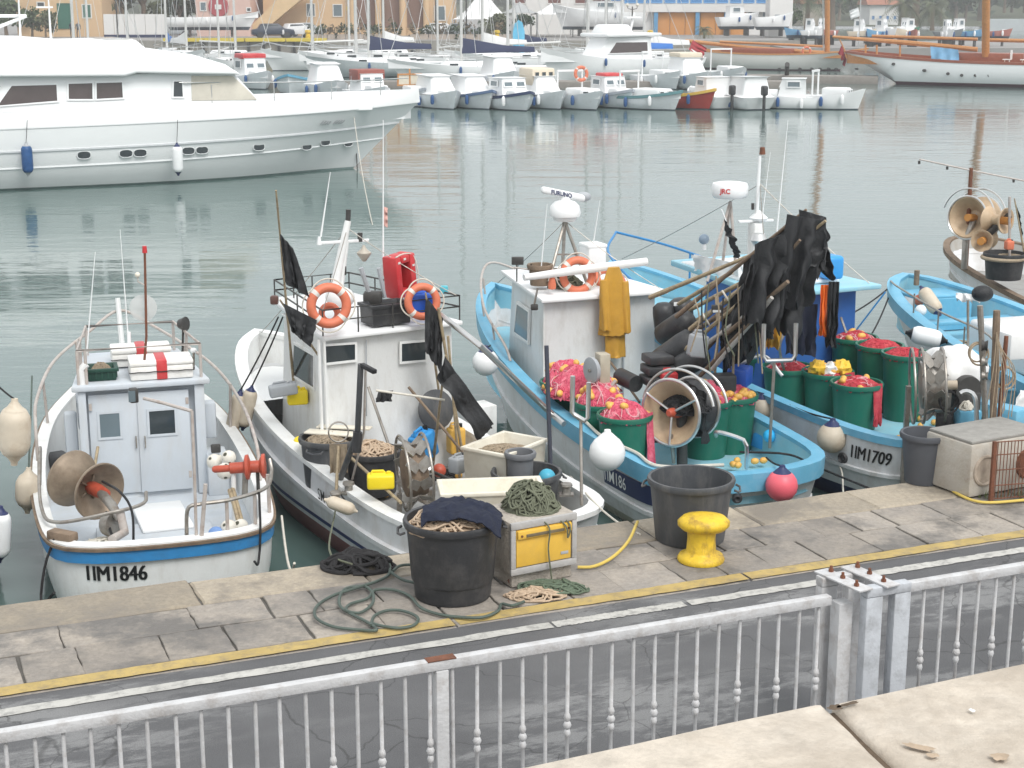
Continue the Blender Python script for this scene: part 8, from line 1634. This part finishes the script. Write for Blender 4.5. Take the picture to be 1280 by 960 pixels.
zb1, zb0 = atY(800, 5, 185.8).z, atY(800, 15, 185.8).z; sbox('white_band', X(760, 185.3), X(964, 185.3), 185.2, 186.2, zb0, zb1, WRD, h5)
for k in range(12): a = 764+k*16.5; opening(h5, a, a+15, -22, 4, 185.95, mat('blue_glazing', (.06, .20, .42), .2), 'glazing', mat('blue_frame', (.12, .3, .55), .5))
for k in range(6): a = 818+k*19; sbox('orange_panel', X(a, 185.8)+.03, X(a+19, 185.8)-.03, 185.75, 185.99, LZ, zb0-.05, mat('orange_wall', (.56, .25, .07), .75, .08, .6), h5)
for a in (817, 869, 905): sbox('blue_pillar', X(a, 185.4), X(a+5, 185.4), 185.3, 185.7, LZ, zb0-.02, mat('pillar_blue', (.10, .28, .48), .5), h5)
for k in range(3): opening(h5, 934+k*9, 941+k*9, 14, 22, 185.95, GLASSB)
tw = thing('white_pylon', 'tall white pylon tower standing before the harbour hall', 'tower', (X(976, 172), 172, LZ)); sbox('shaft', X(961, 172), X(990, 172), 172, 175, LZ, 14, WRD, tw, .1); [sbox('vent', X(968, 171.9), X(974, 171.9), 171.92, 172.01, atY(968, y+7, 172).z, atY(968, y, 172).z, LGREYP, tw) for y in (18, 26)]
for px, py, lab in ((147, 45, 'dark lamp post before the white hoarding'), (790, 52, 'dark twin lamp post before the harbour hall'), (583, 30, 'dark lamp post by the marquee tent'), (545, 44, 'dark lamp post by the quay hedge')):
    r = thing('lamp_post', lab, 'lamp post', V((X(px, 166), 166, LZ))); hh = 7 if px != 790 else 3.2; MB().cyl((X(px, 166), 166, LZ), (X(px, 166), 166, LZ+hh), .09, .06, n=8).build('post', DARKS, r)
    for s_ in (-1, 1): MB().tube([(X(px, 166), 166, LZ+hh-.3), (X(px, 166)+s_*.45, 166, LZ+hh-.2), (X(px, 166)+s_*.5, 166, LZ+hh)], .04, 6).build('arm', DARKS, r); MB().ball((X(px, 166)+s_*.5, 166, LZ+hh+.15), .17, n=10, m=6).build('lamp_globe', CREAM, r)
# cars
def car(label, px, Yv, rz, m, L=4.2, z=LZ):
    r = thing('parked_car', label, 'car', (X(px, Yv), Yv, z), 'cars parked along the far quay'); M = Matrix.Translation((X(px, Yv), Yv, z)) @ Matrix.Rotation(rz, 4, 'Z')
    pr = [(-L/2, .35), (-L/2, .85), (-L*.36, .95), (-L*.28, 1.45), (L*.12, 1.48), (L*.26, 1.0), (L*.48, .86), (L/2, .6), (L/2, .35)]; n = len(pr); b = MB(M)
    b.add([(x, -.82+(.12 if zz > 1.2 else 0), zz) for x, zz in pr]+[(x, .82-(.12 if zz > 1.2 else 0), zz) for x, zz in pr], [tuple(range(n)), tuple(reversed(range(n, 2*n)))]+[(i+n, (i+1) % n+n, (i+1) % n, i) for i in range(n)]); b.build('body', m, r, bevel=.06)
    for s_ in (-1, 1):
        b = MB(M); y = s_*.79; b.add([(-L*.30, y, 1.0), (L*.2, y, 1.0), (L*.10, y-s_*.05, 1.38), (-L*.25, y-s_*.05, 1.38)], [(0, 1, 2, 3) if s_ < 0 else (3, 2, 1, 0)]); b.build('side_window', GLASS, r, solid=.01)
        for x in (-L*.31, L*.31): MB(M).cyl((x, s_*.70, .32), (x, s_*.86, .32), .32, n=16).build('wheel', RUBBER, r)
        MB(M).box((L/2-.02, s_*.55, .72), (.08, .3, .14)).build('headlight', WHITE2, r)
    return r
car('dark blue estate car parked before the stair ramp', 341, 170, .25, mat('car_navy', (.02, .03, .05), .3), 4.4); car('white hatchback parked beside the dark estate car', 371, 171, .5, mat('car_white', (.6, .6, .6), .3), 3.8); car('silver car parked behind the white hatchback', 384, 176, .1, mat('car_silver', (.35, .37, .38), .3)); car('white car parked behind the quay hedge', 552, 174, 0, mat('car_white')); car('grey car parked by the marquee tent', 578, 173, .2, mat('car_grey', (.2, .22, .23), .3)); car('pale car parked behind the white hoarding end', 216, 174, .1, mat('car_silver'))
# ============================================================ PLANTS
LEAF = [mat('leaf_%s' % n_, c, .7, .35, 1.5) for n_, c in (('dark', (.035, .06, .025)), ('mid', (.06, .09, .035)), ('olive', (.10, .11, .055)), ('dry', (.17, .13, .08)))]
def leaf_cloud(b, c, rx, ry, rz_, n, s, rr):
    lob = [(V((rr.gauss(0, .45), rr.gauss(0, .45), rr.gauss(0, .4))), rr.uniform(.35, .6)) for _ in range(9)]
    for _ in range(n):
        o, q = lob[rr.randrange(9)]; d = V((rr.gauss(0, 1), rr.gauss(0, 1), rr.gauss(0, 1))).normalized()*q*rr.uniform(.6, 1.05)+o; p = V(c)+V((d.x*rx, d.y*ry, d.z*rz_)); a = V((rr.gauss(0, 1), rr.gauss(0, 1), rr.gauss(0, 1))).normalized(); t = a.orthogonal().normalized(); u = a.cross(t); k = s*rr.uniform(.6, 1.4)
        b.add([p-t*k-u*k*.5, p+t*k-u*k*.5, p+t*k*.6+u*k*.6, p-t*k*.6+u*k*.6], [(0, 1, 2, 3)])
def tree_proto(seed, h, rw, m, n=700, s=.32):
    rr = random.Random(seed); r = thing('broadleaf_tree', 'x', 'tree', (0, -500, 0)); b = MB(Matrix.Translation((0, -500, 0))); b.tube([(0, 0, 0), (.1, 0, h*.3), (-.05, .1, h*.6)], [.28, .2, .12], 8)
    for k in range(4): a = k*1.6; b.tube([(0, 0, h*.35), (rw*.3*math.cos(a), rw*.3*math.sin(a), h*.55), (rw*.55*math.cos(a), rw*.55*math.sin(a), h*.75)], [.13, .09, .05], 6)
    b.build('trunk', WOOD, r); b = MB(); leaf_cloud(b, (0, -500, h*.68), rw, rw, h*.36, n, s, rr); b.build('crown', m, r, smooth=False); return r
def palm_proto(seed, h, m):
    rr = random.Random(seed); r = thing('palm_tree', 'x', 'palm', (0, -500, 0)); M = Matrix.Translation((0, -500, 0)); b = MB(M); b.tube([(0, 0, 0), (.1, 0, h*.5), (0, .1, h)], [.35, .28, .3], 8); b.build('trunk', WOOD, r); b = MB(M)
    for k in range(34):
        a = rr.uniform(0, 6.28); e = rr.uniform(-.5, 1.2); L = rr.uniform(2.4, 3.3); pts = [V((0, 0, h))]; 
        for j in range(1, 8): t = j/7; pts.append(V((math.cos(a)*L*t*math.cos(e*.7), math.sin(a)*L*t*math.cos(e*.7), h+L*(math.sin(e)*t-1.0*t*t*.75))))
        for j in range(7):
            d = (pts[j+1]-pts[j]).normalized(); sd = d.cross(V((0, 0, 1))).normalized()
            for s_ in (-1, 1):
                for g in (0, .5):
                    p = pts[j].lerp(pts[j+1], g); w_ = .75*(1-abs(j/7-.4)); b.add([p-d*.07, p+d*.07, p+sd*s_*w_+d*.35-V((0, 0, .25))], [(0, 1, 2)])
    b.build('crown', m, r, smooth=False); return r
TP = [tree_proto(1, 6.5, 3.0, LEAF[0]), tree_proto(2, 5.5, 2.8, LEAF[1]), tree_proto(3, 6, 2.6, LEAF[2])]; PP = [palm_proto(5, 4.5, LEAF[1]), palm_proto(6, 3.4, LEAF[2])]
GT = 'trees on the far shore'
def put(proto, px, Yv, z, sc, label, group=GT): o = copy_tree(proto, V((X(px, Yv), Yv, z)), random.uniform(0, 6), sc, label, group); return o
for px, k, Yv, sc, lab in ((40, 1, 172, .55, 'green bushy tree before the ochre house'), (57, 2, 171, .42, 'small olive tree beside the green door'), (8, 1, 175, .8, 'green tree at the ochre house edge'), (150, 2, 184, 1.3, 'tree behind the white hoarding'), (180, 0, 186, 1.4, 'dark tree behind the white hoarding'), (225, 2, 184, 1.0, 'olive tree beside the pink house'), (620, 2, 168, .42, 'round olive shrub tree by the yellow bollard'), (653, 3 % 3, 169, .4, 'dark shrub tree by the light blue banner'), (985, 1, 190, .5, 'round bush tree at the white pylon foot')): put(TP[k], px, Yv, LZ, sc, lab)
for i in range(20): put(TP[i % 3], 1003+i*14.5+random.uniform(-4, 4), 300+random.uniform(0, 60), .6 if i < 16 else 2.2, random.uniform(1.0, 1.7), ('dark dense', 'bright green', 'olive grey')[i % 3]+' tree in the wooded shore beyond the masts', 'wooded shore trees '+('dark', 'bright', 'olive')[i % 3])
for px, Yv, sc, k, lab in ((1040, 240, 1.5, 0, 'palm beside the varnished ketch mast'), (1142, 250, 1.9, 0, 'largest palm standing beyond the schooner boom'), (1128, 240, 1.1, 1, 'low palm at the foot of the largest palm'), (1165, 235, 1.0, 1, 'short bright palm beside the largest palm'), (1008, 230, 1.2, 0, 'palm behind the white pylon'), (612, 172, .5, 1, 'small palm before the marquee tent'), (880, 168, .4, 1, 'small palm before the orange wall')): put(PP[k], px, Yv, .3, sc, lab, None)
for p in TP+PP:
    for c in list(p.children): bpy.data.objects.remove(c)
    bpy.data.objects.remove(p)
rr = random.Random(77); b = MB()
for i in range(9000):
    x = rr.uniform(20, 330); y = rr.uniform(345, 600); zb = 2+(y-385)*.06 if y > 385 else 1; z = max(1, zb)+rr.random()**.6*7; a = V((rr.gauss(0, 1), rr.gauss(0, 1), rr.gauss(0, 1))).normalized(); t = a.orthogonal().normalized(); u = a.cross(t); k = rr.uniform(.8, 2.0); p = V((x+4*noise.noise(V((x*.05, y*.05, 1))), y, z+6*noise.noise(V((x*.08, y*.08, 4))))); b.add([p-t*k-u*k*.6, p+t*k-u*k*.6, p+t*k*.5+u*k*.7, p-t*k*.5+u*k*.7], [(0, 1, 2, 3)])
tag(b.build('wooded_hill', LEAF[0], smooth=False), 'dense dark wood covering the far hill', 'wood', kind='stuff'); b = MB()
for i in range(5000):
    x = rr.uniform(-200, 30); y = rr.uniform(425, 600); z = LZ+(y-420)*.06+rr.random()*6; a = V((rr.gauss(0, 1), rr.gauss(0, 1), rr.gauss(0, 1))).normalized(); t = a.orthogonal().normalized(); u = a.cross(t); k = rr.uniform(1, 2.2); p = V((x, y, z)); b.add([p-t*k-u*k*.6, p+t*k-u*k*.6, p+t*k*.5+u*k*.7, p-t*k*.5+u*k*.7], [(0, 1, 2, 3)])
tag(b.build('wooded_hill', LEAF[2], smooth=False), 'olive wood behind the quay houses', 'wood', kind='stuff')
h6 = house('low white house among the trees of the far shore', 1086, 1122, 270, 3.2, WRD, 8, z=.6); [opening(h6, 1089+k*9, 1094+k*9, 19, 25, 270, mat('blue_glazing')) for k in range(4)]
house('small stone house between palms and pylon', 1003, 1030, 262, 3.4, mat('stone_house', (.34, .30, .25), .85, .2, 1), 8, z=.6)
# planters with shrubs along the far quay
for i in range(22):
    px = 392+i*11.5
    if 496 < px < 508: continue
    r = thing('planter', 'stone planter with a '+('round dark', 'loose olive', 'ragged brown')[i % 3]+' shrub on the far quay edge', 'planter', (X(px, 164), 164, LZ), 'planters on the far quay '+('dark', 'olive', 'brown')[i % 3]); sbox('trough', X(px, 164)-.42, X(px, 164)+.42, 163.7, 164.3, LZ, LZ+.5, mat('planter_stone', (.40, .34, .29), .85, .15, 3), r); b = MB(); leaf_cloud(b, (X(px, 164), 164, LZ+.95), .62, .5, .6+.2*(i % 2), 130, .11, random.Random(i)); b.build('shrub', (LEAF[0], LEAF[2], LEAF[3])[i % 3], r, smooth=False)
# people on the quay, by the ochre house
def person(label, px, Yv, mtop, mleg):
    c = V((X(px, Yv), Yv, LZ)); vs = [(0, 0, .95), (0, 0, 1.2), (0, 0, 1.42), (0, 0, 1.52), (0, 0, 1.65), (.10, 0, .92), (.12, .03, .5), (.12, 0, .06), (.14, -.12, .03), (-.10, 0, .92), (-.13, -.06, .5), (-.13, .02, .06), (-.15, -.1, .03), (.19, 0, 1.4), (.26, .02, 1.12), (.25, -.06, .86), (-.19, 0, 1.4), (-.27, .02, 1.12), (-.25, -.05, .86)]
    ed = [(0, 1), (1, 2), (2, 3), (3, 4), (0, 5), (5, 6), (6, 7), (7, 8), (0, 9), (9, 10), (10, 11), (11, 12), (2, 13), (13, 14), (14, 15), (2, 16), (16, 17), (17, 18)]; ra = [.15, .15, .15, .06, .105, .09, .065, .05, .04, .09, .065, .05, .04, .065, .05, .04, .065, .05, .04]
    me = bpy.data.meshes.new('p'); me.from_pydata(vs, ed, []); o = bpy.data.objects.new('p', me); COL.objects.link(o); o.modifiers.new('s', 'SKIN'); o.modifiers.new('u', 'SUBSURF').levels = 1
    for i_, v in enumerate(me.skin_vertices[0].data): v.radius = (ra[i_], ra[i_]*.8); v.use_root = i_ == 0
    bpy.context.view_layer.update(); m2 = bpy.data.meshes.new_from_object(o.evaluated_get(bpy.context.evaluated_depsgraph_get())); bpy.data.objects.remove(o)
    q = bpy.data.objects.new('person', m2); COL.objects.link(q); q.location = c; m2.materials.clear(); [m2.materials.append(k) for k in (mtop, mleg, mat('skin', (.45, .26, .18), .6))]; m2.shade_smooth()
    for p in m2.polygons: z = p.center.z; p.material_index = 2 if z > 1.5 or (abs(p.center.x) > .22 and z < .95) else (1 if z < .98 else 0)
    return tag(q, label, 'person', 'people before the ochre house')
person('person in dark jacket standing by the green door', 90, 168, NAVY, BLACK); person('person in grey jacket standing beside the shuttered window', 98, 168.5, mat('grey_jacket', (.12, .13, .14), .8), NAVY)
# boats on stands, banner, buoys and small stuff on the far quay
def boat_ashore(px, Yv, L, label, f, z=LZ+1.1, cabin=True, hm=None, sheer=1.0):
    x = X(px, Yv); t, r = small_boat(px, 60, L, L*.3, label, 'cabin' if cabin else 'open', hm or WHITE2, WHITE2, None, f, 'laid_up_boat', sheer, 'boats laid up ashore'); o = V((x, Yv, z)); r.location = o
    for k in (.25, .7): MB(t.M).box((L*k, 0, -.55), (.12, L*.22, .75)).build('cradle', DARKS, r)
    return r
boat_ashore(208, 168, 9.5, 'white sailing hull laid up on a cradle by the pink house', (.99, .1), cabin=False); boat_ashore(808, 170, 10, 'big white motorboat laid up before the orange wall', (-.97, .2), sheer=1.5); boat_ashore(895, 172, 5, 'small motorboat laid up on a blue trolley', (.9, .3)); boat_ashore(940, 170, 4.5, 'small white dinghy laid up near the pylon', (.95, .2), cabin=False)
r = thing('banner', 'light blue feather banner on a pole at the far pontoon', 'banner', V((X(648, 135), 135, LZ))); b = MB(); q = [(642, 68), (655, 70), (656, 40), (653, 28), (648, 25), (643, 30), (641, 42)]; ps = [atY(x, y, 135) for x, y in q]; n = len(ps); b.add(ps+[p+V((0, .12, 0)) for p in ps], [tuple(reversed(range(n))), tuple(range(n, 2*n))]+[(i, (i+1) % n, (i+1) % n+n, i+n) for i in range(n)]); b.build('banner_cloth', mat('banner_blue', (.12, .45, .66), .6, .25, .8), r); MB().cyl(atY(641, 84, 135.1), atY(641, 30, 135.1), .05, n=6).build('pole', STAIN, r)
for px, py, Yv in ((383, 40, 160), (621, 52, 158.5), (814, 52, 158.5)): q = atY(px, py, Yv); b = MB(); b.lathe([(.25, -.5), (.28, -.3), (.2, .1), (.32, .25), (.28, .45), (.001, .5)], V((q.x, Yv+1.2, LZ+.5)), n=14); tag(b.build('mooring_bollard', YELLOW), 'yellow bollard on the far quay '+{383: 'at the end of the yellow kerb', 621: 'by the marquee tent', 814: 'before the laid up motorboat'}[px], 'bollard')
rr = random.Random(9); pal = [(WHITE2, 'white'), (mat('tarp_blue'), 'pale blue'), (mat('cover_green', (.06, .22, .14), .6), 'green'), (mat('faded_red', (.40, .15, .12), .6), 'red'), (CRMW, 'cream'), (mat('car_grey'), 'grey')]
for i in range(16): px = 1000+i*15+rr.uniform(-3, 3); m_, nm = pal[i % 6]; boat_ashore(px, 154+rr.uniform(0, 16), rr.uniform(2.4, 3.4), nm+' small boat laid up on the far pier', (rr.uniform(-1, 1), -.5), sheer=.5, z=.3+.9, cabin=i % 2 == 0, hm=m_)['group'] = 'boats laid up on the far pier '+nm
r = thing('flag_pole', 'white flag on a pole above the far pier', 'flag', V((X(1068, 150), 150, .3))); MB().cyl((X(1074, 150), 150, .3), (X(1074, 150), 150, 6), .05, n=6).build('pole', STAIN, r); cloth('flag', atY(1073, 9, 150), atY(1075, 20, 150), (-.9, 0, -.35), .9, WHITE2, r, 4, 8, 6, .08)
# ============================================================ HAZE over the harbour
hm = bpy.data.materials.new('haze'); hm.use_nodes = True; n_ = hm.node_tree.nodes; n_.clear()
pv = n_.new('ShaderNodeVolumePrincipled'); pv.inputs['Color'].default_value = (.96, .97, .98, 1); pv.inputs['Density'].default_value = .0011; pv.inputs['Anisotropy'].default_value = .3
mo = n_.new('ShaderNodeOutputMaterial'); hm.node_tree.links.new(pv.outputs[0], mo.inputs['Volume'])
b = MB(); b.box((150, 440, 14), (1130, 960, 37)); tag(b.build('haze', hm, smooth=False), 'thin pale haze over the whole harbour', 'haze', kind='stuff')
